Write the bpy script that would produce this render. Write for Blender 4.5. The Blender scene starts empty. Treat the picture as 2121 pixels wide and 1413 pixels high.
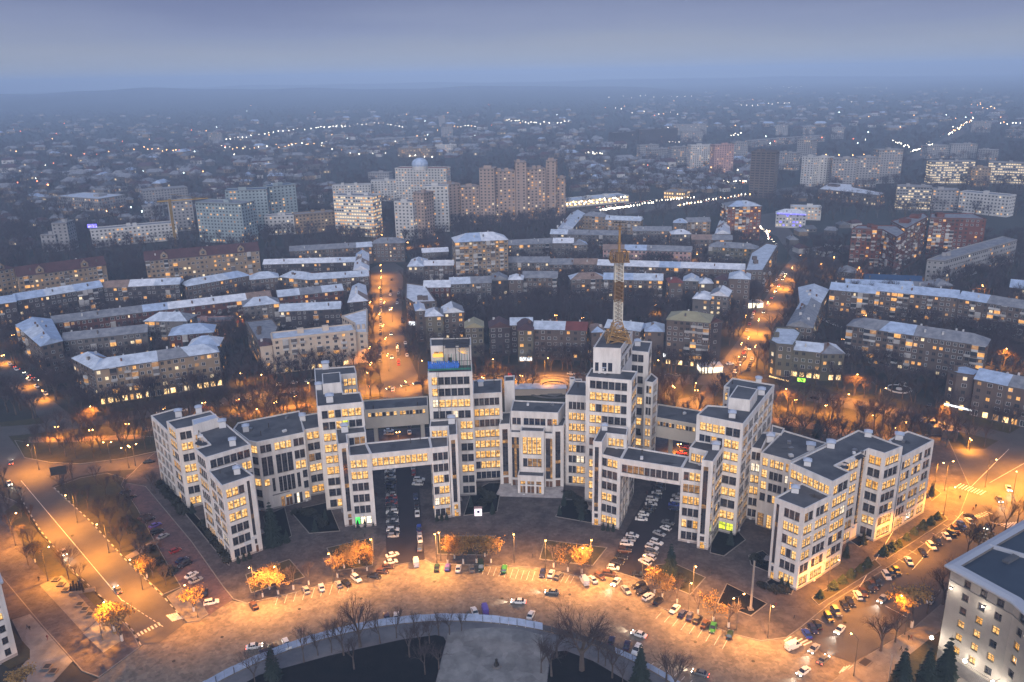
import bpy, math, random, bisect
from mathutils import Vector, Matrix
import numpy as np

SC = bpy.context.scene
# ---------------------------------------------------------------- camera
CAM_H = 155.0
FOC = 1719.598
PITCH, ROLL = 0.310381705, -0.0193018
_F = np.array([0, math.cos(PITCH), -math.sin(PITCH)]); _R0 = np.array([1.0, 0, 0]); _U0 = np.cross(_R0, _F)
_R = math.cos(ROLL) * _R0 + math.sin(ROLL) * _U0
_U = -math.sin(ROLL) * _R0 + math.cos(ROLL) * _U0
cd = bpy.data.cameras.new('camera'); cam = bpy.data.objects.new('camera', cd); SC.collection.objects.link(cam)
cd.sensor_width = 36.0; cd.lens = FOC / 2121 * 36.0; cd.clip_start = 1.0; cd.clip_end = 60000.0
M = Matrix(((_R[0], _U[0], -_F[0]), (_R[1], _U[1], -_F[1]), (_R[2], _U[2], -_F[2])))
cam.matrix_world = Matrix.Translation((0, 0, CAM_H)) @ M.to_4x4()
SC.camera = cam

# ---------------------------------------------------------------- sky, dusk light, exposure
SUN_EL, SUN_AZ = math.radians(20), math.radians(186)      # afterglow low behind the camera (azimuth from +y, clockwise)
world = bpy.data.worlds.new('World'); SC.world = world; world.use_nodes = True
nt = world.node_tree; nt.nodes.clear()
def N(nt, t, **k):
    n = nt.nodes.new(t)
    for a, v in k.items(): setattr(n, a, v)
    return n
wo = N(nt, 'ShaderNodeOutputWorld'); bg = N(nt, 'ShaderNodeBackground'); bg2 = N(nt, 'ShaderNodeBackground'); ad = N(nt, 'ShaderNodeAddShader')
sky = N(nt, 'ShaderNodeTexSky', sky_type='NISHITA'); sky.sun_disc = False
sky.sun_elevation = math.radians(1.5); sky.sun_rotation = SUN_AZ; sky.air_density = 1.5; sky.dust_density = 3.0; sky.ozone_density = 3.0
nt.links.new(sky.outputs[0], bg.inputs[0]); bg.inputs[1].default_value = 0.05
tc = N(nt, 'ShaderNodeTexCoord'); sx = N(nt, 'ShaderNodeSeparateXYZ'); nt.links.new(tc.outputs['Generated'], sx.inputs[0])
mp = N(nt, 'ShaderNodeMapping'); mp.inputs['Scale'].default_value = (1.2, 1.2, 9.0); nt.links.new(tc.outputs['Generated'], mp.inputs[0])
nz = N(nt, 'ShaderNodeTexNoise'); nz.inputs['Scale'].default_value = 1.6; nz.inputs['Detail'].default_value = 8; nt.links.new(mp.outputs[0], nz.inputs[0])
ma = N(nt, 'ShaderNodeMath', operation='MULTIPLY_ADD'); ma.inputs[1].default_value = 0.085; nt.links.new(nz.outputs[0], ma.inputs[0])
m2 = N(nt, 'ShaderNodeMath', operation='SUBTRACT'); m2.inputs[1].default_value = 0.042; nt.links.new(sx.outputs[2], m2.inputs[0]); nt.links.new(m2.outputs[0], ma.inputs[2])
cr = N(nt, 'ShaderNodeValToRGB'); nt.links.new(ma.outputs[0], cr.inputs[0])
def ramp(cr, stops):
    e = cr.color_ramp.elements
    while len(e) > 1: e.remove(e[-1])
    e[0].position, e[0].color = stops[0][0], (*stops[0][1], 1)
    for p, c in stops[1:]:
        x = e.new(p); x.color = (*c, 1)
ramp(cr, [(0.0, (.30, .325, .375)), (.03, (.27, .30, .375)), (.06, (.20, .24, .37)), (.095, (.135, .17, .31)), (.2, (.12, .16, .29)), (.5, (.18, .225, .36)), (1, (.22, .27, .41))])
nt.links.new(cr.outputs[0], bg2.inputs[0]); bg2.inputs[1].default_value = 1.0
nt.links.new(bg.outputs[0], ad.inputs[0]); nt.links.new(bg2.outputs[0], ad.inputs[1]); nt.links.new(ad.outputs[0], wo.inputs[0])
sl = bpy.data.lights.new('afterglow', 'SUN'); sl.energy = 2.5; sl.angle = math.radians(65); sl.color = (1.0, .92, .88)
so = bpy.data.objects.new('afterglow', sl); SC.collection.objects.link(so)
_d = Vector((math.sin(SUN_AZ) * math.cos(SUN_EL), math.cos(SUN_AZ) * math.cos(SUN_EL), math.sin(SUN_EL)))
so.rotation_euler = _d.to_track_quat('Z', 'Y').to_euler(); so.location = (0, -50, 200)
SC.view_settings.view_transform = 'Standard'; SC.view_settings.look = 'None'; SC.view_settings.exposure = 0.28; SC.view_settings.gamma = 1.0
SC.view_settings.use_curve_mapping = False
SC.cycles.use_denoising = True
SC.cycles.max_bounces = 4; SC.cycles.diffuse_bounces = 2; SC.cycles.glossy_bounces = 2; SC.cycles.transparent_max_bounces = 4; SC.cycles.volume_bounces = 0
SC.cycles.sample_clamp_indirect = 4.0
SC.cycles.sample_clamp_direct = 20.0

# ---------------------------------------------------------------- places
def G(x, y, z=0.0):
    d = _F * FOC + _R * (x - 1060.5) - _U * (y - 706.5)
    t = (CAM_H - z) / -d[2]
    return Vector((d[0] * t, d[1] * t))
def Pj(X, Y, Z):
    d = np.array([X, Y, Z - CAM_H]); w = d @ _F
    return 1060.5 + FOC * (d @ _R) / w, 706.5 - FOC * (d @ _U) / w
def T(ox, oy, s):
    return lambda x, y: (ox + x / s, oy + y / s)
ID = lambda x, y: (x, y)
c1 = T(300, 820, 3.7175); c2 = T(600, 680, 3.2125); c3 = T(860, 680, 3.2125); c4 = T(1130, 680, 3.2125); c5 = T(1360, 760, 2.945); c6 = T(1560, 860, 3.7175)
cc = T(1000, 820, 5.886)
d4 = T(0, 853, 2.5237); d5 = T(680, 1000, 2.79); d6 = T(1361, 1000, 2.79); d3 = T(1361, 740, 2.5237); d1 = T(300, 640, 2.5237); d2 = T(860, 640, 2.5237)
e1 = T(0, 480, 3.533); e2 = T(480, 460, 3.925); e3 = T(820, 440, 3.925); e4 = T(1140, 400, 3.533); e5 = T(1560, 420, 3.364)
f6 = T(0, 160, 2.946); f7 = T(640, 200, 3.2136); f8 = T(1240, 160, 2.4075)
def zat(gx, gy, ypx):
    lo, hi = -5.0, 200.0
    for _ in range(40):
        m = (lo + hi) / 2
        if Pj(gx, gy, m)[1] > ypx: lo = m
        else: hi = m
    return lo

# ---------------------------------------------------------------- materials
MATS = {}
def mat(name, col, rough=.8, metal=0.0, var=0.0, vs=.15, emis=None, est=0.0, col2=None, spec=.5, detail=4, nosample=True, stretch=None, bump=0.0, bs=2.0, vor=None):
    m = bpy.data.materials.new(name); m.use_nodes = True; t = m.node_tree; b = t.nodes['Principled BSDF']
    b.inputs['Base Color'].default_value = (*col, 1); b.inputs['Roughness'].default_value = rough; b.inputs['Metallic'].default_value = metal
    b.inputs['Specular IOR Level'].default_value = spec
    if var or col2 or bump:
        g = t.nodes.new('ShaderNodeNewGeometry'); mp = t.nodes.new('ShaderNodeMapping'); t.links.new(g.outputs['Position'], mp.inputs[0])
        if stretch: mp.inputs['Scale'].default_value = stretch
    if var or col2:
        n = t.nodes.new('ShaderNodeTexNoise'); n.inputs['Scale'].default_value = vs; n.inputs['Detail'].default_value = detail; n.inputs['Roughness'].default_value = .65
        t.links.new(mp.outputs[0], n.inputs[0])
        r = t.nodes.new('ShaderNodeValToRGB')
        c2_ = col2 or tuple(c * (1 - var) for c in col); c1_ = col if col2 else tuple(min(1, c * (1 + var)) for c in col)
        ramp(r, [(.34, c2_), (.66, c1_)])
        t.links.new(n.outputs[0], r.inputs[0]); t.links.new(r.outputs[0], b.inputs['Base Color'])
    if vor:
        vo = t.nodes.new('ShaderNodeTexVoronoi'); vo.inputs['Scale'].default_value = vor[0]; t.links.new(mp.outputs[0], vo.inputs['Vector'])
        sp = t.nodes.new('ShaderNodeSeparateColor'); t.links.new(vo.outputs['Color'], sp.inputs[0])
        mr = t.nodes.new('ShaderNodeMapRange'); mr.inputs['To Min'].default_value = 1 - vor[1]; mr.inputs['To Max'].default_value = 1 + vor[1] * .6; t.links.new(sp.outputs[0], mr.inputs[0])
        vm = t.nodes.new('ShaderNodeVectorMath'); vm.operation = 'SCALE'; t.links.new(r.outputs[0], vm.inputs[0]); t.links.new(mr.outputs[0], vm.inputs['Scale']); t.links.new(vm.outputs[0], b.inputs['Base Color'])
    if bump:
        n2 = t.nodes.new('ShaderNodeTexNoise'); n2.inputs['Scale'].default_value = bs; n2.inputs['Detail'].default_value = 3; t.links.new(mp.outputs[0], n2.inputs[0])
        bp = t.nodes.new('ShaderNodeBump'); bp.inputs['Strength'].default_value = bump; bp.inputs['Distance'].default_value = .2
        t.links.new(n2.outputs[0], bp.inputs['Height']); t.links.new(bp.outputs[0], b.inputs['Normal'])
    if emis:
        b.inputs['Emission Color'].default_value = (*emis, 1); b.inputs['Emission Strength'].default_value = est
        if nosample: m.cycles.emission_sampling = 'NONE'
    MATS[name] = m
    return m
def litmat(name, ca, cb, st, vs=.8, lo=.35):
    """a lit room behind glass: brightness and colour vary over a metre or two"""
    m = bpy.data.materials.new(name); m.use_nodes = True; t = m.node_tree; b = t.nodes['Principled BSDF']
    b.inputs['Base Color'].default_value = (.05, .04, .03, 1); b.inputs['Roughness'].default_value = .15
    g = t.nodes.new('ShaderNodeNewGeometry')
    n = t.nodes.new('ShaderNodeTexNoise'); n.inputs['Scale'].default_value = vs; n.inputs['Detail'].default_value = 3.5; t.links.new(g.outputs['Position'], n.inputs[0])
    r = t.nodes.new('ShaderNodeValToRGB'); ramp(r, [(.32, tuple(c * lo for c in ca)), (.5, ca), (.68, cb)]); t.links.new(n.outputs[0], r.inputs[0])
    t.links.new(r.outputs[0], b.inputs['Emission Color']); b.inputs['Emission Strength'].default_value = st
    m.cycles.emission_sampling = 'NONE'; MATS[name] = m; return m

mat('plaster', (.78, .745, .725), .85, col2=(.55, .52, .50), vs=.4, bump=.15, stretch=(1, 1, .22), detail=7)
mat('plaster_warm', (.60, .56, .50), .85, var=.07, vs=.12)
mat('plinth', (.34, .32, .32), .9, var=.15, vs=.3)
mat('tar', (.028, .028, .034), .55, var=.2, vs=.5)
mat('roof_felt', (.115, .12, .135), .8, col2=(.045, .048, .060), vs=.09, detail=9, bump=.2)
mat('frame', (.06, .05, .045), .6)
mat('mullion', (.45, .43, .43), .8)
mat('glass_dark', (.035, .04, .055), .08, spec=.9, var=.5, vs=.5)
mat('glass_blue', (.02, .03, .06), .06, spec=1.0)
litmat('lit', (.95, .47, .11), (1.0, .72, .34), 1.2, vs=1.1, lo=.16)
litmat('lit_orange', (.85, .38, .06), (.95, .55, .13), 1.05, vs=1.1, lo=.2)
litmat('lit_white', (.95, .74, .50), (1.0, .90, .74), 1.3)
litmat('lit_dim', (.22, .11, .04), (.55, .28, .08), 1.0, lo=.4)
litmat('lit_green', (.75, .85, .03), (.95, .9, .1), 1.3)
litmat('sign_green', (.05, .8, .1), (.1, .95, .2), 1.6, lo=.8)
litmat('shop', (.9, .75, .5), (1, .95, .85), 2.2, lo=.7)
mat('metal_grey', (.25, .25, .27), .5, .6)
mat('vent_white', (.62, .62, .64), .7)
mat('vent_cap', (.5, .56, .68), .45, .3)
mat('door_wood', (.16, .07, .03), .5)
mat('steel_dark', (.05, .045, .045), .6, .4)
mat('steps', (.36, .34, .35), .9, var=.2, vs=.5)
LITC = {'L': 'lit', 'D': 'glass_dark', 'O': 'lit_orange', 'W': 'lit_white', 'M': 'lit_dim', 'Y': 'lit_green', 'B': 'glass_blue', 'S': 'shop', 'G': 'sign_green', 'P': 'door_wood'}

# ---------------------------------------------------------------- mesh building
class MB:
    def __init__(s): s.v = []; s.f = []; s.m = []; s.mats = []; s.mi = {}
    def k(s, name):
        if name not in s.mi: s.mi[name] = len(s.mats); s.mats.append(MATS[name])
        return s.mi[name]
    def face(s, pts, m):
        i = len(s.v); s.v.extend([tuple(p) for p in pts]); s.f.append(tuple(range(i, i + len(pts)))); s.m.append(s.k(m))
    def frustum(s, lo, hi, m, mt=None, bottom=True):
        """lo, hi: matching loops (CCW from above)"""
        i = len(s.v); n = len(lo); s.v.extend([tuple(p) for p in lo]); s.v.extend([tuple(p) for p in hi]); k = s.k(m)
        for a in range(n):
            b = (a + 1) % n; s.f.append((i + a, i + b, i + n + b, i + n + a)); s.m.append(k)
        s.f.append(tuple(range(i + n, i + 2 * n))); s.m.append(s.k(mt or m))
        if bottom: s.f.append(tuple(reversed(range(i, i + n)))); s.m.append(k)
    def prism(s, poly, z0, z1, m, mt=None):
        s.frustum([(p[0], p[1], z0) for p in poly], [(p[0], p[1], z1) for p in poly], m, mt)
    def box(s, cx, cy, cz, sx, sy, sz, m, rz=0.0):
        c, n = math.cos(rz), math.sin(rz)
        q = [(cx + a * sx / 2 * c - b * sy / 2 * n, cy + a * sx / 2 * n + b * sy / 2 * c) for a, b in ((-1, -1), (1, -1), (1, 1), (-1, 1))]
        s.prism(q, cz - sz / 2, cz + sz / 2, m)
    def tube(s, a, b, ra, rb, m, n=4, cap=True):
        a = Vector(a); b = Vector(b); d = (b - a)
        if d.length < 1e-6: return
        d.normalize(); u = d.orthogonal().normalized(); w = d.cross(u); i = len(s.v); k = s.k(m)
        for c, r in ((a, ra), (b, rb)):
            for j in range(n):
                t = 2 * math.pi * j / n; s.v.append(tuple(c + (u * math.cos(t) + w * math.sin(t)) * r))
        for j in range(n):
            l = (j + 1) % n; s.f.append((i + j, i + l, i + n + l, i + n + j)); s.m.append(k)
        if cap:
            s.f.append(tuple(range(i + n, i + 2 * n))); s.m.append(k)
    def ball(s, c, r, m, seg=6, rings=4, sz=1.0):
        i = len(s.v); k = s.k(m); cx, cy, cz = c
        s.v.append((cx, cy, cz + r * sz))
        for a in range(1, rings):
            ph = math.pi * a / rings
            for b in range(seg):
                t = 2 * math.pi * b / seg; s.v.append((cx + r * math.sin(ph) * math.cos(t), cy + r * math.sin(ph) * math.sin(t), cz + r * sz * math.cos(ph)))
        s.v.append((cx, cy, cz - r * sz)); e = len(s.v) - 1
        for b in range(seg):
            c2 = (b + 1) % seg; s.f.append((i, i + 1 + b, i + 1 + c2)); s.m.append(k)
            for a in range(rings - 2):
                p = i + 1 + a * seg; s.f.append((p + b, p + seg + b, p + seg + c2, p + c2)); s.m.append(k)
            p = i + 1 + (rings - 2) * seg; s.f.append((p + b, e, p + c2)); s.m.append(k)
    def add(s, o, mtx=None):
        i = len(s.v)
        s.v.extend([tuple(mtx @ Vector(p)) for p in o.v] if mtx is not None else o.v)
        km = [s.k(m.name if m.name in MATS else m.name) for m in o.mats]
        for f, m in zip(o.f, o.m): s.f.append(tuple(i + a for a in f)); s.m.append(km[m])
    def mesh(s, name, origin=None):
        me = bpy.data.meshes.new(name)
        v = s.v
        if origin is not None:
            ox, oy, oz = origin; v = [(a - ox, b - oy, c - oz) for a, b, c in v]
        me.from_pydata(v, [], s.f)
        for m in s.mats: me.materials.append(m)
        if s.m: me.polygons.foreach_set('material_index', s.m)
        me.update(); return me
    def build(s, name, parent=None, **k):
        """mesh given in world space; the object sits at its parent's origin"""
        o = None
        org = parent['_o'] if parent is not None and '_o' in parent else None
        me = s.mesh(name, org)
        return link(name, me, parent, **k)
COL = SC.collection
def link(name, me, parent=None, loc=None, rz=None, mtx=None, **props):
    o = bpy.data.objects.new(name, me); COL.objects.link(o)
    if parent is not None: o.parent = parent
    if parent is not None and '_o' in parent: o['_o'] = list(parent['_o'])
    if loc is not None: o.location = loc
    if rz is not None: o.rotation_euler = (0, 0, rz)
    for k, v in props.items(): o[k] = v
    return o
def thing(name, label, cat, loc=(0, 0, 0), rz=0.0, group=None, me=None):
    o = bpy.data.objects.new(name, me); COL.objects.link(o); o.location = loc; o.rotation_euler = (0, 0, rz)
    o['label'] = label; o['category'] = cat
    if rz == 0.0 and me is None: o['_o'] = [float(c) for c in loc]
    if group: o['group'] = group
    return o
def struct(name, mb, kind='structure'):
    o = mb.build(name); o['kind'] = kind; return o
def ccw(p):
    a = sum(p[i][0] * p[(i + 1) % len(p)][1] - p[(i + 1) % len(p)][0] * p[i][1] for i in range(len(p)))
    return a > 0
def inset(p, d):
    n = len(p); out = []
    for i in range(n):
        a, b, c = Vector(p[i - 1]), Vector(p[i]), Vector(p[(i + 1) % n])
        e1_ = (b - a).normalized(); e2_ = (c - b).normalized(); n1 = Vector((-e1_.y, e1_.x)); n2 = Vector((-e2_.y, e2_.x))
        k = 1 + n1.dot(n2)
        out.append(b + (n1 + n2) * (d / max(k, .25)))
    return out
def subdiv_poly(pts):
    return [Vector(p) for p in pts]
# ================================================================ the great white office building
ST = 4.492
def ZN(n): return ST * n + 1.57
OFF = thing('office_building', 'huge white office complex of stepped towers joined by bridges, windows half lit', 'building', (0, 290, 0))
WINCACHE = {}
def win_mesh(w, h, k, pat, kind='std'):
    key = (round(w, 2), round(h, 2), k, pat, kind)
    if key in WINCACHE: return WINCACHE[key]
    mb = MB()
    def bar(x0, x1, z0, z1, m='frame', y0=0.0, y1=.09):
        mb.face([(x0, -y1, z0), (x1, -y1, z0), (x1, -y1, z1), (x0, -y1, z1)], m)
        mb.face([(x0, y0, z1), (x0, -y1, z1), (x1, -y1, z1), (x1, y0, z1)], m)
        mb.face([(x0, y0, z0), (x0, -y1, z0), (x0, -y1, z1), (x0, y0, z1)], m)
        mb.face([(x1, -y1, z0), (x1, y0, z0), (x1, y0, z1), (x1, -y1, z1)], m)
    g = .26 if kind != 'stair' else .1
    sw = (w - g * (k - 1)) / k
    for j in range(k):
        x0 = -w / 2 + j * (sw + g); x1 = x0 + sw; c = pat[min(j, len(pat) - 1)]
        if j: bar(x0 - g, x0, 0, h, 'mullion' if kind != 'stair' else 'frame', 0, .2)
        if kind == 'stair':
            nb = max(2, int(h / 1.5))
            for i in range(nb):
                cm = c
                if c == 'D' and (i * 7 + int(w * 10)) % 9 == 3: cm = 'M'
                mb.face([(x0, 0, h * i / nb), (x1, 0, h * i / nb), (x1, 0, h * (i + 1) / nb), (x0, 0, h * (i + 1) / nb)], LITC[cm])
                if i: bar(x0, x1, h * i / nb - .04, h * i / nb + .04)
            continue
        t = h * .62
        if kind == 'tall':
            zs = [0, h * .2, h * .4, h * .6, h * .8, h]
        else: zs = [0, t, h]
        for a, b in zip(zs[:-1], zs[1:]):
            mb.face([(x0, 0, a), (x1, 0, a), (x1, 0, b), (x0, 0, b)], LITC[c])
            if a: bar(x0, x1, a - .05, a + .05)
        xm = (x0 + x1) / 2; bar(xm - .05, xm + .05, 0, h)
        bar(x0, x0 + .09, 0, h); bar(x1 - .09, x1, 0, h); bar(x0, x1, 0, .1); bar(x0, x1, h - .09, h)
    bar(-w / 2 - .05, w / 2 + .05, -.08, 0, 'mullion', 0, .42)
    me = mb.mesh('window'); WINCACHE[key] = (me, mb); return WINCACHE[key]
ALLWIN = []      # (apparent size, me, mb, matrix)
rw = random.Random(5)
def rpat(k, p=.5):
    t = rw.random()
    if t < p * .62: c = rw.choice('LLLOW'); return c * k
    if t < p * .62 + (1 - p) * .72: return 'D' * k
    c = rw.choice('LLO'); return ''.join(rw.choice([c, c, 'D', 'M']) for _ in range(k))
def wall_edge(mb, A, B, z0, z1, rects, m='plaster', collect=None, rec=.32, base=None):
    """wall from A to B with true openings; each rect = (u0,u1,v0,v1,k,pat,kind)"""
    A = Vector(A); B = Vector(B); d = B - A; L = d.length; d.normalize(); nrm = Vector((d.y, -d.x))
    us = sorted({0.0, L} | {round(r[0], 3) for r in rects} | {round(r[1], 3) for r in rects})
    vs = sorted({z0, z1} | {round(r[2], 3) for r in rects} | {round(r[3], 3) for r in rects} | ({base} if base else set()))
    if L - us[-2] < 1e-3 and len(us) > 2: us.pop(-2)
    def P(u, v, o=0.0):
        q = A + d * u - nrm * o; return (q.x, q.y, v)
    for j in range(len(vs) - 1):
        run = None
        vm = (vs[j] + vs[j + 1]) / 2
        mm = 'plinth' if base and vm < base else m
        for i in range(len(us) - 1):
            um = (us[i] + us[i + 1]) / 2
            hole = any(r[0] < um < r[1] and r[2] < vm < r[3] for r in rects)
            if not hole:
                if run is None: run = us[i]
            if hole or i == len(us) - 2:
                e = us[i] if hole else us[i + 1]
                if run is not None and e > run: mb.face([P(run, vs[j]), P(e, vs[j]), P(e, vs[j + 1]), P(run, vs[j + 1])], mm)
                run = None
    for (u0, u1, v0, v1, k, pat, kind) in rects:
        mb.face([P(u0, v0), P(u1, v0), P(u1, v0, rec), P(u0, v0, rec)], m)
        mb.face([P(u0, v1, rec), P(u1, v1, rec), P(u1, v1), P(u0, v1)], m)
        mb.face([P(u0, v0), P(u0, v0, rec), P(u0, v1, rec), P(u0, v1)], m)
        mb.face([P(u1, v0, rec), P(u1, v0), P(u1, v1), P(u1, v1, rec)], m)
        me, wmb = win_mesh(u1 - u0, v1 - v0, k, pat, kind)
        q = A + d * ((u0 + u1) / 2) - nrm * rec
        mt = Matrix.Translation((q.x, q.y, v0)) @ Matrix.Rotation(math.atan2(d.y, d.x), 4, 'Z')
        view = Vector((-q.x, -q.y)).normalized().dot(nrm)
        dist = math.hypot(q.x, q.y)
        size = (u1 - u0) * (v1 - v0) * max(view, 0) / dist ** 2 * 1e5 if view > 0 else 0
        (collect if collect is not None else ALLWIN).append((size, me, wmb, mt))
def expand(L, spec, z1):
    """spec entries: (f0,f1,k,rows,lits)  rows=iterable of storey numbers or explicit (z0,z1,kind)"""
    out = []
    for e in spec:
        f0, f1, k, rows = e[:4]; lits = e[4] if len(e) > 4 else None; kind = 'std'
        if isinstance(rows, tuple) and len(rows) == 3 and isinstance(rows[2], str):
            out.append((L * f0, L * f1, rows[0], rows[1], k, (lits or rpat(k)), rows[2])); continue
        rr = list(rows); ls = lits.split() if lits else None
        for i, r in enumerate(sorted(rr, reverse=True)):
            pat = ls[i % len(ls)] if ls else rpat(k)
            if pat == '?': pat = rpat(k)
            out.append((L * f0, L * f1, r * ST + 1.35, r * ST + 4.35, k, pat, kind))
    return out
EPS = [0]
NOGO = []
ROOFS = []
def block(name, cf, pts, z1, fac=None, z0=0.0, depth=None, m='plaster', roof='roof_felt', parapet=.45, label=None, parent=None, base=.9):
    EPS[0] += 1; z1 = z1 + .013 * EPS[0]
    P = [G(*cf(*p), z1) for p in pts] if cf else [Vector(p) for p in pts]
    if depth is not None:
        d = (P[1] - P[0]).normalized(); n = Vector((-d.y, d.x)) * depth; P = [P[0], P[1], P[1] + n, P[0] + n]
    if not ccw(P): print('WARNING cw', name, pts)
    mb = MB(); fac = fac or {}; NOGO.append(P)
    for i in range(len(P)):
        a, b = P[i], P[(i + 1) % len(P)]
        L = (b - a).length
        wall_edge(mb, a, b, z0, z1, expand(L, fac.get(i, ()), z1), m, base=base if z0 == 0 else None)
    Q = inset(P, .38)
    n = len(P)
    for i in range(n):
        j = (i + 1) % n
        mb.face([(*P[i], z1), (*P[j], z1), (*Q[j], z1), (*Q[i], z1)], 'vent_white' if m == 'plaster' else m)
        mb.face([(*Q[i], z1), (*Q[j], z1), (*Q[j], z1 - parapet), (*Q[i], z1 - parapet)], m)
    if z0 > 0: mb.face([(*p, z0) for p in reversed(P)], m)
    o = mb.build(name, parent or OFF)
    if label: o['label'] = label
    ROOFS.append((Q, z1)); r = MB(); r.face([(*q, z1 - parapet) for q in Q], roof); r.build('roof', o)
    return P, z1, o
def fan(n0, n1): return range(n0, n1)
A6, A7, A9 = range(6), range(7), range(9)
# ---- left wing
Lf, zL1, oL1 = block('wing', c1, [(590, 692), (838, 610), (700, 512), (488, 576)], 28.9,
      {0: [(.11, .67, 3, A6, 'LLD LLL LLL DDD DDD BDB'), (.76, .86, 2, (7.0, 27.5, 'stair'), 'DD'), (.78, .86, 1, (3.6, 5.4, 'std'), 'D'), (.79, .88, 1, (.2, 3.0, 'door'), 'P')],
       3: [(.04, .46, 3, A6), (.54, .94, 3, A6)]})
block('wing', c1, [(465, 475), (815, 372), (505, 112), (165, 195), (235, 258), (365, 232), (500, 372), (385, 405)], 32.9,
      {0: [(.09, .96, 6, [6], 'DDDDDD'), (.76, .97, 2, range(6), 'LL DD DD DD LL DD')], 3: [(.15, .9, 3, A7)], 4: [(.22, .9, 2, A7, 'DD LL DD LL LL DD LL')],
       5: [(.1, .45, 3, A7), (.52, .9, 3, A7)], 7: [(.12, .9, 4, A7)]})
block('wing', c1, [(172, 269), (332, 229), (240, 95), (45, 150)], 28.5, {3: [(.04, .24, 3, A6), (.29, .49, 3, A6), (.54, .74, 3, A6), (.78, .96, 3, A6, '? ? ? ? WLL ?')]})
block('penthouse', c1, [(372, 226), (562, 168), (545, 138), (362, 184)], 36.2, z0=32.2, roof='vent_cap', parapet=.1)
block('wing', c1, [(862, 356), (1228, 280), (1190, 112), (715, 205), (680, 252), (800, 345)], 28.6,
      {0: [(.05, .28, 2, [5], 'DD'), (.35, .70, 3, [5], 'LLL'), (.75, .97, 2, [5], 'DD'), (.05, .28, 2, (14.4, 22.0, 'tall'), 'DD'), (.35, .70, 3, (14.4, 22.0, 'tall'), 'DDD'),
           (.75, .97, 2, (18.6, 22.0, 'tall'), 'DD'), (.75, .97, 2, (14.3, 17.6, 'std'), 'LL'), (.06, .17, 1, (10.2, 12.9, 'std'), 'L'), (.22, .28, 1, (7.4, 12.9, 'tall'), 'D'),
           (.36, .70, 4, (6.6, 12.9, 'tall'), 'DDDD'), (.75, .82, 1, (6.9, 12.9, 'tall'), 'D'), (.88, .98, 1, [2, 1], 'D D'), (.88, .98, 1, [0], 'L'),
           (.36, .44, 1, (.2, 4.6, 'door'), 'M'), (.47, .60, 2, (.2, 3.4, 'door'), 'PP'), (.47, .60, 1, (3.6, 4.8, 'std'), 'O'), (.64, .82, 3, (.2, 4.6, 'door'), 'DSD')],
       5: [(.1, .9, 1, A6, 'L D D L D D')]}, m='plaster')
block('wing', c1, [(1226, 262), (1345, 240), (1335, 128), (1185, 152)], 28.2, {0: [(.14, .92, 2, A6, 'LL DD MD LL DD OO')]})
block('tower', c2, [(180, 520), (490, 490), (468, 422), (355, 432), (343, 308), (445, 298), (432, 250), (163, 268)], 42.3,
      {0: [(.09, .50, 3, [8], 'DLD'), (.52, .94, 3, [8], 'LLL'), (.09, .36, 2, [7], 'DD'), (.38, .64, 2, [7], 'LY'), (.66, .94, 2, [7], 'DD'), (.09, .40, 2, range(7), 'LL LL LL LL DD DD DL')],
       1: [(.1, .9, 2, A9)], 4: [(.12, .9, 3, [8, 7, 6], 'LLL LLL DDD')], 7: [(.05, .3, 3, A9), (.4, .65, 3, A9), (.72, .95, 3, A9)]})
block('penthouse', c2, [(218, 372), (342, 360), (336, 290), (214, 302)], 46.0, z0=41.8, parapet=.1)
block('stair_tower', c2, [(318, 772), (387, 762), (380, 706), (507, 690), (498, 648), (303, 664)], 32.8,
      {0: [(.36, .78, 2, (6.2, 31.0, 'stair'), 'DD'), (.4, .75, 1, (3.4, 5.0, 'std'), 'M'), (.42, .76, 1, (.2, 2.8, 'door'), 'P')], 2: [(.1, .92, 3, [6], 'BMM')], 3: [(.1, .9, 3, A7)], 5: [(.2, .8, 1, A7)]})
block('pylon', c2, [(396, 848), (541, 836), (505, 762), (393, 780)], 28.7, {0: [(.03, .79, 3, A6, 'LLL LLL DDD DDD DDD GSS')], 1: [(.15, .85, 2, range(5))]})
block('bridge', c2, [(542, 836), (942, 797), (928, 722), (506, 762)], 28.72, {0: [(.0 + .01, .93, 10, (23.9, 27.0, 'std'), 'LLLLLLLLLL')], 2: [(.05, .95, 10, (23.9, 27.0, 'std'), 'LDLLLDLLLL')]}, z0=22.4)
block('pylon', c2, [(943, 797), (1056, 785), (1052, 715), (929, 722)], 28.76, {0: [(.06, .95, 3, A6, 'DDD DDD LLD DLL WLL DDM')], 3: [(.15, .85, 2, range(5))]})
block('stair_tower', c2, [(1057, 712), (1116, 705), (1110, 600), (935, 613), (930, 655), (1052, 650)], 32.9,
      {0: [(.25, .72, 2, (6.2, 31.0, 'stair'), 'DD'), (.3, .75, 1, (3.2, 5.2, 'std'), 'L'), (.3, .78, 1, (.2, 2.8, 'door'), 'O')], 4: [(.12, .95, 3, [6], 'LLL')], 1: [(.3, .7, 1, A7, 'D D D D D D D')], 3: [(.2, .8, 1, A7)]})
# ---- left tower of the centre with the sign scaffold
block('tower', c2, [(918, 297), (1215, 287), (1212, 232), (925, 242)], 51.0,
      {0: [(.08, .93, 6, [10, 9, 8, 7], 'LDDDDD LDDDDD WLLLLL DDBWDD'), (.69, .965, 2, range(7), 'LL LL DD DD LL DD DD')], 1: [(.1, .9, 3, range(11))], 3: [(.2, .8, 2, range(11))]})
block('tower', c2, [(937, 118), (1205, 112), (1207, 60), (935, 66)], 58.5, {0: [(.08, .3, 2, (54.3, 56.3, 'std'), 'OO'), (.42, .52, 1, (51.5, 54, 'std'), 'D')]}, z0=0)
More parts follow.
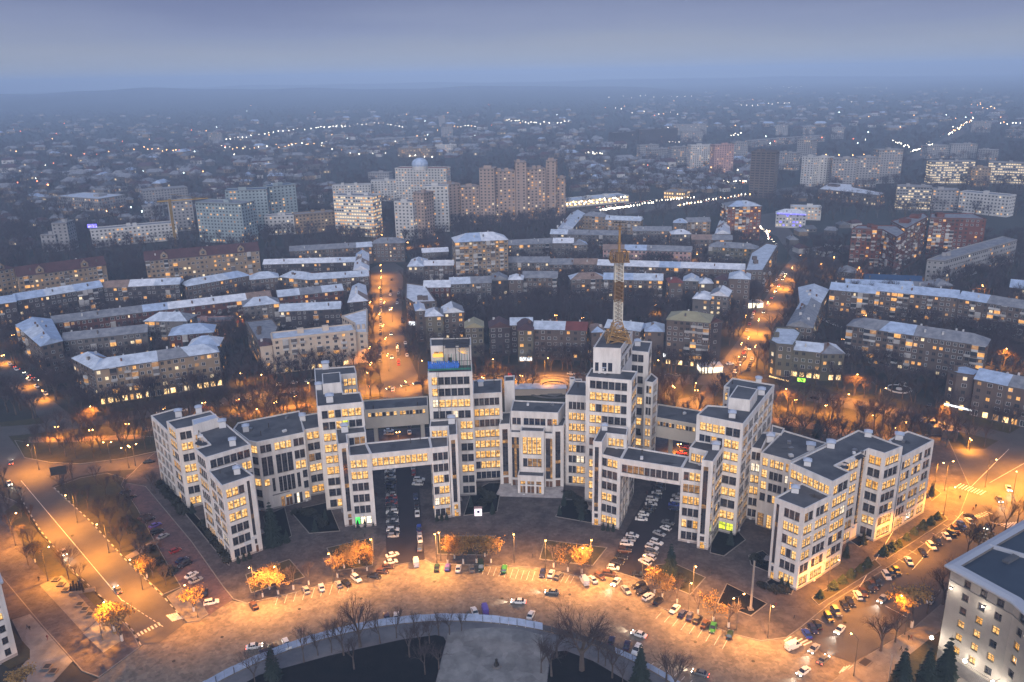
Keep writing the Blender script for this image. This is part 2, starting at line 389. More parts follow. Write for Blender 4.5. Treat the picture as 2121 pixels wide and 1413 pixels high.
# ---- centre
block('wing', c3, [(383, 437), (577, 427), (575, 337), (385, 345)], 37.6, {0: [(.04, .9, 5, range(8), 'DDDDD OLLLL MDDDD LLLLL LLLLL LLOLL DLLLL BBDBB')]})
block('penthouse', c3, [(592, 352), (660, 348), (662, 312), (594, 316)], 38.5)
block('penthouse', c3, [(1027, 340), (1062, 340), (1062, 322), (1027, 322)], 39.0)
block('penthouse', c3, [(1062, 352), (1110, 352), (1110, 335), (1062, 335)], 38.2)
block('wing', cc, [(340, 184), (920, 207), (1005, 78), (370, 50)], 31.2, {0: [(.03, .21, 2, (25.9, 28.7, 'std'), 'BB'), (.27, .73, 4, (25.9, 28.7, 'std'), 'BBBB'), (.77, .97, 2, (25.9, 28.7, 'std'), 'BO')]})
PMID, _, _ = block('wing', cc, [(335, 442), (855, 462), (852, 345), (345, 335)], 23.6, {0: [(.03, .20, 3, (4.6, 21.8, 'stair'), 'DMD'), (.83, .985, 3, (4.6, 21.8, 'stair'), 'DDM'), (.03, .20, 2, (1.05, 3.6, 'door'), 'PP'), (.83, .985, 2, (1.05, 3.6, 'door'), 'PP')]})
block('stair_tower', cc, [(198, 347), (334, 340), (345, 192), (240, 198)], 26.4, {0: [(.27, .76, 2, (4.8, 24.5, 'stair'), 'DD'), (.3, .76, 1, (1.05, 3.9, 'door'), 'P')]})
block('stair_tower', cc, [(850, 372), (985, 365), (1022, 268), (915, 205)], 26.5, {0: [(.25, .72, 2, (4.8, 24.5, 'stair'), 'DD'), (.28, .72, 1, (1.05, 3.9, 'door'), 'P')], 1: [(.3, .7, 1, (5, 24, 'stair'), 'D')]})
_A, _B = PMID[0], PMID[1]; _d = (_B - _A).normalized(); _n = Vector((_d.y, -_d.x)); _L = (_B - _A).length
def _front(f0, f1, o0, o1): return [_A + _d * _L * f0 + _n * o1, _A + _d * _L * f1 + _n * o1, _A + _d * _L * f1 + _n * o0, _A + _d * _L * f0 + _n * o0]
block('portal', None, _front(.25, .80, -3, 1.6), 25.0, {0: [(.09, .88, 4, (15.6, 22.7, 'tall'), 'LLLL'), (.1, .89, 4, (10.3, 13.8, 'std'), 'DMMM')]})
block('portal', None, _front(.20, .815, 1.2, 5.6), 8.1, {0: [(.1, .29, 2, (1.05, 4.0, 'door'), 'MP'), (.37, .63, 2, (1.05, 4.0, 'door'), 'PP'), (.71, .9, 2, (1.05, 4.0, 'door'), 'PO'), (.1, .29, 1, (4.7, 6.1, 'std'), 'L'), (.37, .63, 2, (4.7, 6.1, 'std'), 'MM'), (.71, .9, 1, (4.7, 6.1, 'std'), 'M')]})
block('wing', c3, [(1000, 442), (1160, 452), (1135, 352), (1058, 348)], 38.2, {0: [(.14, .95, 5, range(8), 'DDDDD LLLLL LLLLL LLLLL LLDDD DDWWD DDLLL DLLLL')]})
# ---- tall tower with the mast
block('tower', c4, [(268, 322), (575, 347), (612, 285), (305, 262)], 50.2,
      {0: [(.09, .9, 6, [10, 9, 8, 7], 'DDDDDD LLLLDD LDOOLD LLDDDD'), (.09, .35, 2, range(7), 'LO DD DD LL LL LL LL')], 1: [(.12, .9, 3, range(11))]})
block('tower', c4, [(318, 127), (502, 134), (580, 22), (392, 14)], 59.6, {0: [(.07, .2, 1, (50.9, 54.2, 'std'), 'B'), (.33, .49, 1, (50.9, 54.2, 'std'), 'B'), (.54, .70, 1, (50.9, 54.2, 'std'), 'B')], 1: [(.06, .3, 2, (51.2, 54.4, 'std'), 'DD'), (.38, .62, 2, (51.2, 54.4, 'std'), 'DD'), (.7, .94, 2, (51.2, 54.4, 'std'), 'DD'), (.1, .9, 6, (56.3, 57.2, 'std'), 'DDDDDD')]})
block('tower', c4, [(560, 148), (687, 160), (708, 88), (590, 80)], 50.3, {0: [(.13, .73, 2, range(11), 'DD DD DD DD LL BB LL DD LL LL LL')], 1: [(.1, .9, 3, range(11))]})
block('tower', c4, [(660, 352), (716, 362), (748, 332), (704, 296)], 41.6, {1: [(.1, .9, 4, A9)], 0: [(.2, .8, 2, A9)]})
block('stair_tower', c4, [(315, 752), (376, 757), (408, 697), (541, 712), (549, 660), (374, 642)], 32.7,
      {0: [(.22, .66, 2, (6.0, 31.0, 'stair'), 'DD'), (.26, .66, 1, (3.4, 5.0, 'std'), 'D'), (.25, .7, 1, (.2, 2.8, 'door'), 'O')], 2: [(.08, .84, 4, [6], 'LLLL')], 3: [(.1, .9, 3, A7)], 5: [(.15, .85, 3, A7)]})
block('pylon', c4, [(374, 838), (500, 868), (556, 765), (406, 745)], 27.6, {0: [(.02, .83, 3, A6, 'DLL DDD DDD LLD DDD LLL')], 1: [(.04, .32, 3, range(5), '? LLL ? LLL ?'), (.36, .64, 3, range(5)), (.68, .96, 3, range(5), 'LLL ? LLL LLL ?')]})
block('bridge', c4, [(501, 868), (903, 929), (948, 852), (546, 785)], 27.62, {0: [(.02, .965, 10, (23.0, 26.0, 'std'), 'DMMMDDDDDD')], 2: [(.05, .95, 10, (23.0, 26.0, 'std'), 'DLDDDDDDDD')]}, z0=21.5)
block('pylon', c4, [(904, 929), (1040, 948), (1052, 868), (949, 852)], 27.65, {0: [(.13, .94, 3, A6, 'DLL MMM OLL DDD LDO DDD')], 3: [(.15, .85, 2, range(5))]})
block('stair_tower', c5, [(275, 568), (346, 578), (415, 475), (237, 445), (200, 490), (306, 515)], 32.8,
      {0: [(.2, .62, 2, (6.0, 31.0, 'stair'), 'DD'), (.22, .62, 1, (3.2, 5, 'std'), 'D'), (.25, .68, 1, (.2, 2.8, 'door'), 'O')], 1: [(.06, .2, 1, A7, 'M L O L L Y D'), (.34, .94, 3, A7, 'DDD DMD LLL DDM DLD LLL DDD')], 4: [(.12, .92, 3, [6], 'LLL')]})
block('tower', c5, [(245, 292), (530, 347), (720, 108), (462, 66), (410, 118), (440, 124), (430, 240), (310, 232)], 42.2,
      {0: [(.08, .62, 4, [8], 'LLLL'), (.64, .94, 2, [8], 'DD'), (.08, .58, 4, [7], 'BDOD'), (.62, .93, 2, range(8), 'LL LL LL DD LL DD LL YY')],
       1: [(.03, .16, 3, A9), (.19, .32, 3, A9), (.35, .48, 3, A9), (.51, .64, 3, A9), (.67, .80, 3, A9), (.83, .96, 3, A9)], 4: [(.3, .8, 1, A9)]})
block('penthouse', c5, [(440, 188), (572, 203), (618, 135), (492, 112)], 46.0, z0=41.8, parapet=.1)
block('wing', c5, [(576, 490), (642, 502), (690, 395), (620, 400)], 27.9, {0: [(.12, .9, 2, A6, 'DD WW LL LL DD DD')]})
block('wing', c5, [(636, 522), (822, 572), (1045, 465), (775, 385)], 27.95,
      {0: [(.07, .25, 1, [5, 4, 3], 'L L L'), (.33, .76, 3, [5, 4, 3], 'LLL DDD DDD'), (.84, .93, 1, [5, 4, 3], 'O W D'), (.07, .25, 1, [2], 'D'), (.33, .76, 3, [2], 'DLL'), (.05, .27, 1, (.2, 5.4, 'tall'), 'M'), (.36, .52, 1, (.2, 5.4, 'tall'), 'L'), (.6, .8, 1, (.2, 5.0, 'tall'), 'D')], 3: [(.1, .3, 3, A6), (.4, .6, 3, A6), (.7, .9, 3, A6)]})
block('wing', c5, [(700, 398), (762, 408), (781, 374), (704, 352)], 28.3)
# ---- right wing
block('wing', c6, [(166, 634), (395, 722), (600, 620), (375, 520)], 28.3,
      {0: [(.07, .18, 2, (6.2, 27.0, 'stair'), 'DD'), (.08, .17, 1, (3.2, 5, 'std'), 'D'), (.07, .19, 1, (.2, 2.8, 'door'), 'O'), (.35, .87, 3, A6, 'DDD LLL DLL LDL DDD LLL')],
       1: [(.05, .37, 2, A6, '? LL LL LL DD LL'), (.48, .95, 3, A6, 'DDL LLL ? DDD DLD LLL')]})
block('wing', c6, [(285, 365), (615, 512), (754, 438), (632, 384), (892, 256), (1015, 294), (1153, 240), (810, 113)], 32.9,
      {0: [(.03, .30, 2, [6], 'LL'), (.32, .93, 5, [6], 'LLLLL'), (.02, .2, 1, range(6))], 1: [(.1, .9, 3, A7, 'LDD LLL LLW LLO DLD LDD LLL')], 3: [(.26, .72, 4, A7, 'LLLL ? LLLL LLLL DDDD MMMM LLLL'), (.80, .92, 2, (6.0, 31.0, 'stair'), 'DM')],
       4: [(.06, .82, 2, A7, 'OO DD OO DD DD LL DD')], 5: [(.1, .86, 3, A7, 'LLL DDD LLL DDD DDL ? LLL')]})
block('wing', c6, [(1149, 320), (1395, 190), (1190, 120), (1045, 186)], 28.6, {0: [(.03, .3, 3, A6, 'DLL LLD LLL DDL ? LLL'), (.37, .66, 3, A6, 'LLD LDL LLL ? LLL WWL'), (.73, .94, 2, A6, 'DD DD DD LL ? LL')]})
# rear links over the side roads
block('bridge', c2, [(497, 545), (921, 514), (918, 450), (488, 480)], 24.0, {0: [(.05, .5, 8, (21.2, 23.0, 'std'), 'LDLLDLDL'), (.55, .95, 8, (21.2, 23.0, 'std'), 'OLDDLDDL')]}, z0=16.2, m='plaster_warm')
block('bridge', c2, [(500, 592), (923, 562), (921, 540), (499, 568)], 20.5, {0: [(.04, .985, 14, (17.9, 19.2, 'std'), 'DDDDDDDDDDDDDD')]}, z0=16.1, m='plaster_warm')
block('bridge', c4, [(735, 592), (1010, 640), (1040, 548), (745, 502)], 24.0, {0: [(.04, .45, 6, (21.2, 23.0, 'std'), 'LDMDLD'), (.5, .95, 6, (21.2, 23.0, 'std'), 'LLLDDL')]}, z0=16.2, m='plaster_warm')
block('bridge', c4, [(598, 612), (1003, 672), (1015, 645), (606, 590)], 20.5, {0: [(.04, .12, 1, (17.9, 19.4, 'std'), 'D'), (.16, .985, 12, (17.9, 19.2, 'std'), 'DLDMDDDDDDDD')]}, z0=16.1, m='plaster_warm')
for cf, x, y in ((c2, 570, 664), (c2, 882, 640), (c4, 635, 672), (c4, 838, 705)):
    g = G(*cf(x, y), 16.1); mb = MB(); mb.box(g.x, g.y + 1.2, 8.03, 1.6, 1.6, 16.04, 'plaster_warm'); mb.build('column', OFF)
# ---- windows: the 300 that show largest as parts, the rest as one
ALLWIN.sort(key=lambda t: -t[0])
rest = MB()
for i, (s_, me, wmb, mt) in enumerate(ALLWIN):
    if i < 299:
        o = link('window', me, OFF); o.matrix_local = Matrix.Translation((-OFF.location.x, -OFF.location.y, 0)) @ mt
    elif s_ > 0: rest.add(wmb, mt)
o = rest.build('window', OFF); o['kind'] = 'stuff'
print('office windows', len(ALLWIN))
# ---- air conditioners and down pipes scattered over the fronts
for i, (s_, me, wmb, mt) in enumerate(ALLWIN[:420]):
    if rw.random() < .22:
        c = mt @ Vector((rw.uniform(-1.2, 1.2), -.62, -.75)); mb = MB(); mb.box(c.x, c.y, c.z, .85, .4, .6, 'vent_white', math.atan2(mt[1][0], mt[0][0])); mb.build('air_conditioner', OFF)
# ---- tar patches and small clutter on the flat roofs
for P, z1 in ROOFS:
    A2 = abs(sum(P[i].x * P[(i + 1) % len(P)].y - P[(i + 1) % len(P)].x * P[i].y for i in range(len(P)))) / 2
    c = sum(P, Vector((0, 0))) / len(P)
    for k in range(min(4, int(A2 / 110))):
        q = c.lerp(rw.choice(P), rw.uniform(.05, .55)); R_ = rw.uniform(1.2, 3.2); st_ = rw.uniform(.3, .9); a0_ = rw.uniform(0, 3.1); mb = MB(); n_ = 14
        ring = []
        for i in range(n_):
            t = math.tau * i / n_; r_ = R_ * rw.uniform(.55, 1.2); x_, y_ = r_ * math.cos(t), r_ * st_ * math.sin(t); ring.append((q.x + x_ * math.cos(a0_) - y_ * math.sin(a0_), q.y + x_ * math.sin(a0_) + y_ * math.cos(a0_), z1 - .432 + k * .004))
        mb.face(ring, 'tar'); mb.build('tar_patch', OFF)
for P, z1 in ROOFS:
    A2 = abs(sum(P[i].x * P[(i + 1) % len(P)].y - P[(i + 1) % len(P)].x * P[i].y for i in range(len(P)))) / 2
    c = sum(P, Vector((0, 0))) / len(P)
    for k in range(min(5, int(A2 / 90))):
        a = rw.choice(P); q = c.lerp(a, rw.uniform(.1, .75))
        mb = MB()
        if rw.random() < .5: mb.tube((q.x, q.y, z1 - .5), (q.x, q.y, z1 + rw.uniform(.6, 1.6)), .18, .18, 'frame', 5); mb.build('vent_pipe', OFF)
        else: mb.box(q.x, q.y, z1 - .1, rw.uniform(.8, 1.8), rw.uniform(.8, 1.4), .8, rw.choice(['vent_white', 'metal_grey']), rw.uniform(0, 1.5)); mb.build('roof_hatch', OFF)
# ---- steps and landing
a, b = G(*cc(212, 1100)), G(*cc(985, 1122)); dd = (b - a).normalized(); nn = Vector((dd.y, -dd.x))
for i in range(9):
    z = 1.0 - i * .125; w = 4.2 if i == 0 else .75; o_ = 0 if i == 0 else 4.2 + (i - 1) * .75
    mb = MB(); e = .18 * i
    p = [a - dd * e + nn * (o_ + w), b + dd * e + nn * (o_ + w), b + dd * e + nn * (o_ - (1.5 if i == 0 else 0)), a - dd * e + nn * (o_ - (1.5 if i == 0 else 0))]
    mb.prism(p, 0.02, z, 'steps'); mb.build('step', OFF)
# ---- canopies over the stair doors
for cf, x0, y0, x1, y1, z in ((c1, 822, 1082, 922, 1050, 5.6), (c2, 345, 1222, 412, 1212, 5.4), (c2, 1080, 1152, 1150, 1142, 5.6), (c4, 280, 1202, 356, 1212, 5.4), (c5, 252, 1008, 336, 1022, 5.4), (c6, 82, 1108, 186, 1136, 5.4), (c1, 985, 765, 1215, 705, 6.2), (c5, 600, 846, 712, 872, 6.2), (c6, 712, 838, 810, 790, 6.4)):
    p, q = G(*cf(x0, y0), z), G(*cf(x1, y1), z); dd = (q - p).normalized(); nn = Vector((-dd.y, dd.x)) * 2.6
    mb = MB(); mb.prism([p, q, q + nn, p + nn], z - .35, z, 'metal_grey'); mb.build('canopy', OFF)
# ---- roof vents
VENTS = [(c1, 262, 150, 28), (c1, 418, 120, 32.4), (c1, 600, 232, 32.4), (c1, 678, 372, 32.4), (c1, 712, 590, 28.4), (c1, 780, 265, 28.1), (c1, 1215, 175, 28.1),
         (c2, 268, 482, 41.8), (c2, 240, 262, 41.8), (c2, 195, 400, 41.8), (c2, 88, 605, 28), (c2, 368, 680, 32.3), (c2, 1078, 625, 32.4), (c4, 382, 290, 49.7), (c4, 480, 288, 49.7), (c4, 612, 112, 49.8), (c4, 392, 672, 32.3),
         (c4, 1130, 795, 32.3), (c4, 1240, 592, 41.7), (c3, 437, 378, 37), (c5, 621, 92, 41.8), (c5, 638, 165, 41.8), (c5, 460, 305, 41.8), (c5, 692, 445, 27.5), (c5, 938, 505, 27.5), (c5, 1060, 488, 32.4), (c5, 918, 600, 32.4),
         (c6, 130, 195, 27.5), (c6, 882, 165, 32.4), (c6, 1120, 188, 28.1), (c6, 320, 595, 27.8), (c6, 595, 250, 32.4), (c5, 360, 500, 32.3)]
for cf, x, y, z in VENTS:
    g = G(*cf(x, y + 8), z); rz = math.atan2(g.x, g.y) * -.9; s_ = rw.uniform(.85, 1.1)
    mb = MB(); mb.box(g.x, g.y, z + 1.15 * s_, 2.3 * s_, 2.3 * s_, 2.3 * s_, 'vent_white', rz); v = mb.build('roof_vent', OFF)
    mb = MB()
    c, n = math.cos(rz), math.sin(rz); zt = z + 2.75 * s_
    q = [(g.x + (i * c - j * n) * 1.5 * s_, g.y + (i * n + j * c) * 1.5 * s_, zt) for i, j in ((-1, -1), (1, -1), (1, 1), (-1, 1))]
    mb.frustum([(a_, b_, zt - .12) for a_, b_, _ in q], [(g.x + (a_ - g.x) * .35, g.y + (b_ - g.y) * .35, zt + .5) for a_, b_, _ in q], 'vent_cap'); mb.build('cap', v)
    for i, j in ((-1, -1), (1, -1), (1, 1), (-1, 1)):
        pass

# ---- lattice mast on the tall tower
mat('mast_orange', (.36, .21, .07), .6); mat('mast_white', (.62, .58, .50), .6); mat('mast_brown', (.20, .12, .06), .6)
mg = G(*c4(478, 82), 59.2); mx, my = mg.x, mg.y
def lattice(mb, cx, cy, z0, z1, h0, h1, n, m, t=.16):
    for k in range(n):
        za, zb = z0 + (z1 - z0) * k / n, z0 + (z1 - z0) * (k + 1) / n; ha, hb = h0 + (h1 - h0) * k / n, h0 + (h1 - h0) * (k + 1) / n
        ca = [(cx + i * ha, cy + j * ha, za) for i, j in ((-1, -1), (1, -1), (1, 1), (-1, 1))]; cb = [(cx + i * hb, cy + j * hb, zb) for i, j in ((-1, -1), (1, -1), (1, 1), (-1, 1))]
        for i in range(4):
            j = (i + 1) % 4
            mb.tube(ca[i], cb[i], t, t, m); mb.tube(ca[i], cb[j], t * .6, t * .6, m, 3); mb.tube(ca[j], cb[i], t * .6, t * .6, m, 3); mb.tube(cb[i], cb[j], t * .8, t * .8, m, 3)
zm = lambda y: zat(mx, my, y)
zs = [59.2, zm(e4(0, 935)[1]), zm(e4(0, 790)[1]), zm(e4(0, 645)[1]), zm(e4(0, 500)[1]), zm(e4(0, 425)[1]), zm(e4(0, 240)[1]), zm(e4(0, 205)[1])]
MAST = thing('radio_mast', 'tall lattice mast banded white and rust brown on the roof of the highest office tower', 'mast', (mx, my, 59.16))
mb = MB(); lattice(mb, mx, my, 59.2, 59.2 + (zs[1] - 59.2) * .45, 4.6, 3.6, 2, 'mast_orange', .2); lattice(mb, mx, my, 59.2, zs[1], 3.9, 1.4, 4, 'mast_orange', .2)
for i in range(10): mb.tube((mx + rw.uniform(-5, 5), my + rw.uniform(-4, 4), 59.2), (mx + rw.uniform(-3, 3), my + rw.uniform(-3, 3), 59.2 + rw.uniform(3, 7)), .16, .16, 'mast_orange')
mb.build('mast_base', MAST)
for i, m in ((1, 'mast_white'), (2, 'mast_brown'), (3, 'mast_white')):
    mb = MB(); lattice(mb, mx, my, zs[i], zs[i + 1], 1.5, 1.45, 5, m, .26 if m == 'mast_brown' else .22); mb.tube((mx, my, zs[i]), (mx, my, zs[i + 1]), .22, .22, 'mast_brown', 5); mb.build('lattice_section', MAST)
mb = MB(); mb.box(mx, my, zs[4] + .3, 7, 7, .3, 'mast_brown'); lattice(mb, mx, my, zs[4] + .4, zs[5], 3.3, 2.6, 1, 'mast_brown', .2); mb.box(mx, my, (zs[4] + zs[5]) / 2, 2.6, 2.6, (zs[5] - zs[4]) * .8, 'mast_brown')
for i in range(14):
    a_ = i * .45; mb.tube((mx + 3.2 * math.cos(a_), my + 3.2 * math.sin(a_), zs[4]), (mx + 3.5 * math.cos(a_), my + 3.5 * math.sin(a_), zs[4] + 3.4), .12, .1, 'mast_orange')
mb.build('platform', MAST)
mb = MB(); mb.tube((mx, my, zs[5] - 1), (mx, my, zs[6]), .45, .38, 'mast_orange', 6); mb.tube((mx, my, zs[6]), (mx, my, zs[7]), .2, .12, 'steel_dark', 5)
for z in (zs[5] + 3, zs[5] + 8, zs[6]): mb.box(mx, my, z, 1.6, 1.6, .3, 'mast_brown')
mb.box(mx, my, zs[6] + 1.2, 4.5, .25, .25, 'steel_dark'); mb.build('aerial', MAST)
# ---- scaffold and signs on the left tower of the centre
mat('banner_blue', (.01, .10, .42), .6, var=.35, vs=.9, emis=(.01, .12, .5), est=.12); mat('sign_rail', (.02, .25, .18), .6); mat('amber_panel', (.6, .3, .05), .5, emis=(1, .55, .1), est=.9); mat('emblem_face', (.45, .52, .45), .5); mat('emblem_rim', (.7, .62, .45), .5); mat('slab_dark', (.06, .065, .09), .7)
SG = T(870, 690, 12.843)
SC_ = thing('roof_sign_frame', 'blue banner lettering frame with green rails and amber emblem on the roof of the left central tower', 'sign', (G(*SG(780, 960), 51)[0], G(*SG(780, 960), 51)[1], 50.6))
def front_pt(x, z, off): # point above the roof edge line of the left central tower
    pa, pb = G(*SG(195, 1045), 51), G(*SG(1390, 1000), 51); t = (x - 195) / 1195; d_ = (pb - pa).normalized(); q = pa + (pb - pa) * t + Vector((-d_.y, d_.x)) * off
    return (q.x, q.y, z)
mb = MB()
for i in range(14):
    x0, x1 = 215 + i * 59, 215 + (i + 1) * 59 - 14; zt = 54.4 + rw.uniform(-.3, .4)
    mb.face([front_pt(x0, 51.9, .9), front_pt(x1, 51.9, .9), front_pt(x1, zt, 1.4), front_pt(x0 + rw.uniform(-8, 8), zt, 1.4)], 'banner_blue')
    mb.face([front_pt(x1, 52.3, 1.3), front_pt(x1 + 20, 52.3, 1.3), front_pt(x1 + 20, 53.7, 1.3), front_pt(x1, 53.9, 1.3)], 'banner_blue')
mb.build('banner', SC_)
mb = MB()
for z in (51.5, 51.9): mb.tube(front_pt(200, z, .6), front_pt(1370, z, .6), .12, .12, 'sign_rail')
mb.tube(front_pt(200, 54.5, 1.5), front_pt(1370, 54.5, 1.5), .08, .08, 'steel_dark')
for i in range(13): mb.tube(front_pt(210 + i * 95, 50.6, .7), front_pt(210 + i * 95, 54.6, 1.6), .09, .09, 'steel_dark')
mb.build('rail', SC_)
for nm, m, x0, x1, z0, z1, off in (('amber_panel', 'amber_panel', 350, 640, 55.6, 57.0, 3.2), ('emblem_rim', 'emblem_rim', 370, 620, 51.6, 55.5, 3.3), ('emblem', 'emblem_face', 430, 550, 52.4, 54.7, 3.1)):
    mb = MB(); a_, b_ = front_pt(x0, z0, off), front_pt(x1, z0, off); d_ = Vector((b_[0] - a_[0], b_[1] - a_[1])).normalized(); n_ = Vector((-d_.y, d_.x)) * .3
    if nm == 'emblem_rim':
        cx = (x0 + x1) / 2; rx = (x1 - x0) / 2; cz = (z0 + z1) / 2; rz_ = (z1 - z0) / 2; pts = []
        for k in range(16):
            t = math.tau * k / 16; cs, sn = math.cos(t), math.sin(t); pts.append(front_pt(cx + rx * math.copysign(abs(cs) ** .5, cs), cz + rz_ * math.copysign(abs(sn) ** .5, sn), off))
        mb.face(pts, m)
    else: mb.prism([a_, b_, (b_[0] + n_.x, b_[1] + n_.y), (a_[0] + n_.x, a_[1] + n_.y)], z0, z1, m)
    mb.build(nm, SC_)
mb = MB()
for x in (640, 960, 1060, 1330):
    for off in (2.5, 9): mb.tube(front_pt(x, 50.6, off), front_pt(x, 59.4, off), .16, .16, 'steel_dark')
    mb.tube(front_pt(x, 59.4, 2.5), front_pt(x, 59.4, 15), .16, .16, 'steel_dark')
for k in range(6): mb.tube(front_pt(630, 59.4, 2.5 + k * 2.4), front_pt(1340, 59.4, 2.5 + k * 2.4), .14, .14, 'steel_dark')
for k in range(9): mb.tube(front_pt(640 + k * 80, 50.7, 2.6), front_pt(680 + k * 75 + rw.uniform(-30, 30), 57, 2.6), .1, .1, 'mast_brown' if k % 2 else 'sign_rail', 3)
for k in range(7):
    t = k * .45 - .2; mb.tube(front_pt(1140, 57.2, 2.3), front_pt(1140 + 150 * math.cos(t), 57.2 + 2.2 * math.sin(t), 2.3), .1, .05, 'amber_panel', 3)
mb.build('scaffold', SC_)
mb = MB()
for x0, x1 in ((690, 950), (1055, 1315)):
    a_, b_, c_, e_ = front_pt(x0, 0, 4), front_pt(x1, 0, 4), front_pt(x1, 0, 12.5), front_pt(x0, 0, 12.5); mb.prism([a_, b_, c_, e_], 58.75, 58.95, 'slab_dark')
mb.build('roof_sheet', SC_)
# ---- fire ladders, shop fascia, small roof aerials
for cf, x, y0, zt, zb in ((c2, 985, 300, 51, 33), (c4, 470, 335, 50, 33), (c2, 325, 505, 42, 33)):
    g = G(*cf(x, y0), zt); n_ = Vector((-g.x, -g.y)).normalized(); q = g + n_ * .35; w_ = Vector((n_.y, -n_.x)) * .35; mb = MB()
    for s_ in (-1, 1): mb.tube((*(q + w_ * s_), zb), (*(q + w_ * s_), zt + 1), .07, .07, 'frame', 3)
    for k in range(int((zt - zb) / .7)): mb.tube((*(q - w_), zb + k * .7), (*(q + w_), zb + k * .7), .05, .05, 'frame', 3)
    mb.build('fire_ladder', OFF)
for cf, x0, y0, x1, y1, z, m in ((c2, 432, 1247, 545, 1236, 4.3, 'shop'), (c2, 955, 1195, 1070, 1186, 4.5, 'lit_orange'), (c1, 685, 1165, 815, 1122, 5.0, 'vent_white')):
    p, q = G(*cf(x0, y0), z), G(*cf(x1, y1), z); dd = (q - p).normalized(); nn = Vector((dd.y, -dd.x)) * .5; mb = MB(); mb.prism([p + nn, q + nn, q, p], z, z + .8, m); mb.build('sign_board', OFF)
# ================================================================ the ground, roads, squares, lawns
mat('earth', (.034, .034, .030), .95, col2=(.016, .018, .018), vs=.02, detail=8)
mat('asphalt', (.075, .068, .068), .8, var=.18, vs=.12, detail=6)
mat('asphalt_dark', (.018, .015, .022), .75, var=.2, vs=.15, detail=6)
mat('cobbles', (.205, .175, .14), .75, col2=(.12, .098, .08), vs=.3, detail=12, bump=.5, bs=1.6, vor=(1.1, .32))
mat('cobbles_worn', (.10, .085, .088), .8, col2=(.035, .03, .036), vs=.16, detail=9, bump=.5, bs=1.4, vor=(1.0, .3))
mat('brick_paving', (.12, .075, .08), .85, col2=(.08, .055, .065), vs=.2, detail=8, bump=.3, vor=(1.0, .25))
mat('pavement', (.20, .18, .165), .85, col2=(.14, .125, .12), vs=.25, detail=8, bump=.2, vor=(.6, .18))
mat('pale_slabs', (.25, .25, .25), .85, col2=(.13, .13, .135), vs=.16, detail=10, vor=(.35, .2))
mat('ring_path', (.15, .15, .165), .85, col2=(.09, .09, .105), vs=.14, detail=8)
mat('dead_grass', (.055, .046, .018), .95, col2=(.028, .027, .014), vs=.3, detail=8, bump=.6, bs=1.0)
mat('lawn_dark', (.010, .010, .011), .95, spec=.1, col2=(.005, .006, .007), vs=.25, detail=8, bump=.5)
mat('kerb', (.19, .18, .17), .8, var=.15, vs=.6)
mat('kerb_pale', (.36, .35, .33), .8)
mat('kerb_black', (.03, .03, .03), .8)
mat('paint', (.62, .60, .56), .7, var=.25, vs=.8)
mat('sand_path', (.16, .11, .07), .9, var=.25, vs=.2)
g_ = MB(); g_.face([(-13500, -900, 0), (13500, -900, 0), (13500, 15800, 0), (-13500, 15800, 0)], 'earth'); struct('ground', g_)
LAY = [0]
def sheet(name, pts, m, cf=ID, z=None, kerb=None, h=0.0):
    """flat sheet from photograph-traced outline, each a little above the last; h>0 makes a raised bed or pavement"""
    LAY[0] += 1; zz = (z if z is not None else .03 + .012 * LAY[0]) + h
    P = [G(*cf(*p), zz) for p in pts]
    if not ccw(P): P.reverse()
    mb = MB(); mb.face([(p.x, p.y, zz) for p in P], m)
    if h:
        n = len(P)
        for i in range(n):
            j = (i + 1) % n; mb.face([(P[i].x, P[i].y, 0), (P[j].x, P[j].y, 0), (P[j].x, P[j].y, zz), (P[i].x, P[i].y, zz)], kerb or 'kerb')
    o = struct(name, mb)
    if kerb:
        kb = MB(); n = len(P); Q = inset(P, .28)
        for i in range(n):
            j = (i + 1) % n; kb.face([(P[i].x, P[i].y, zz + .06), (P[j].x, P[j].y, zz + .06), (Q[j].x, Q[j].y, zz + .06), (Q[i].x, Q[i].y, zz + .06)], kerb)
            kb.face([(Q[j].x, Q[j].y, zz), (Q[i].x, Q[i].y, zz), (Q[i].x, Q[i].y, zz + .06), (Q[j].x, Q[j].y, zz + .06)], kerb)
            kb.face([(P[i].x, P[i].y, zz), (P[j].x, P[j].y, zz), (P[j].x, P[j].y, zz + .06), (P[i].x, P[i].y, zz + .06)], kerb)
        k = kb.build('kerb'); k['kind'] = 'structure'
    return P
# broad park ground behind the office and the pavement it stands on
sheet('park_ground', [(-300, 1000), (-300, 905), (120, 862), (300, 842), (560, 808), (860, 775), (1100, 770), (1480, 772), (1720, 800), (2121, 880), (2400, 930), (2400, 1150), (1950, 1020), (1700, 950), (300, 950)], 'dead_grass')
sheet('pavement', [(253, 1000), (293, 960), (330, 930), (600, 900), (1000, 880), (1650, 900), (1960, 900), (2010, 1010), (1985, 1075), (1892, 1143), (1719, 1251), (1658, 1301), (1630, 1321), (1576, 1328), (1522, 1315), (1361, 1256), (1336, 1203), (1262, 1181), (1236, 1194), (1200, 1194), (1110, 1176), (985, 1170), (895, 1168), (880, 1160), (803, 1174), (770, 1190), (680, 1208), (600, 1230), (511, 1250), (483, 1241), (463, 1217), (396, 1122), (301, 1008)], 'cobbles_worn', h=.12, kerb='kerb', z=.05)
ROADS = []
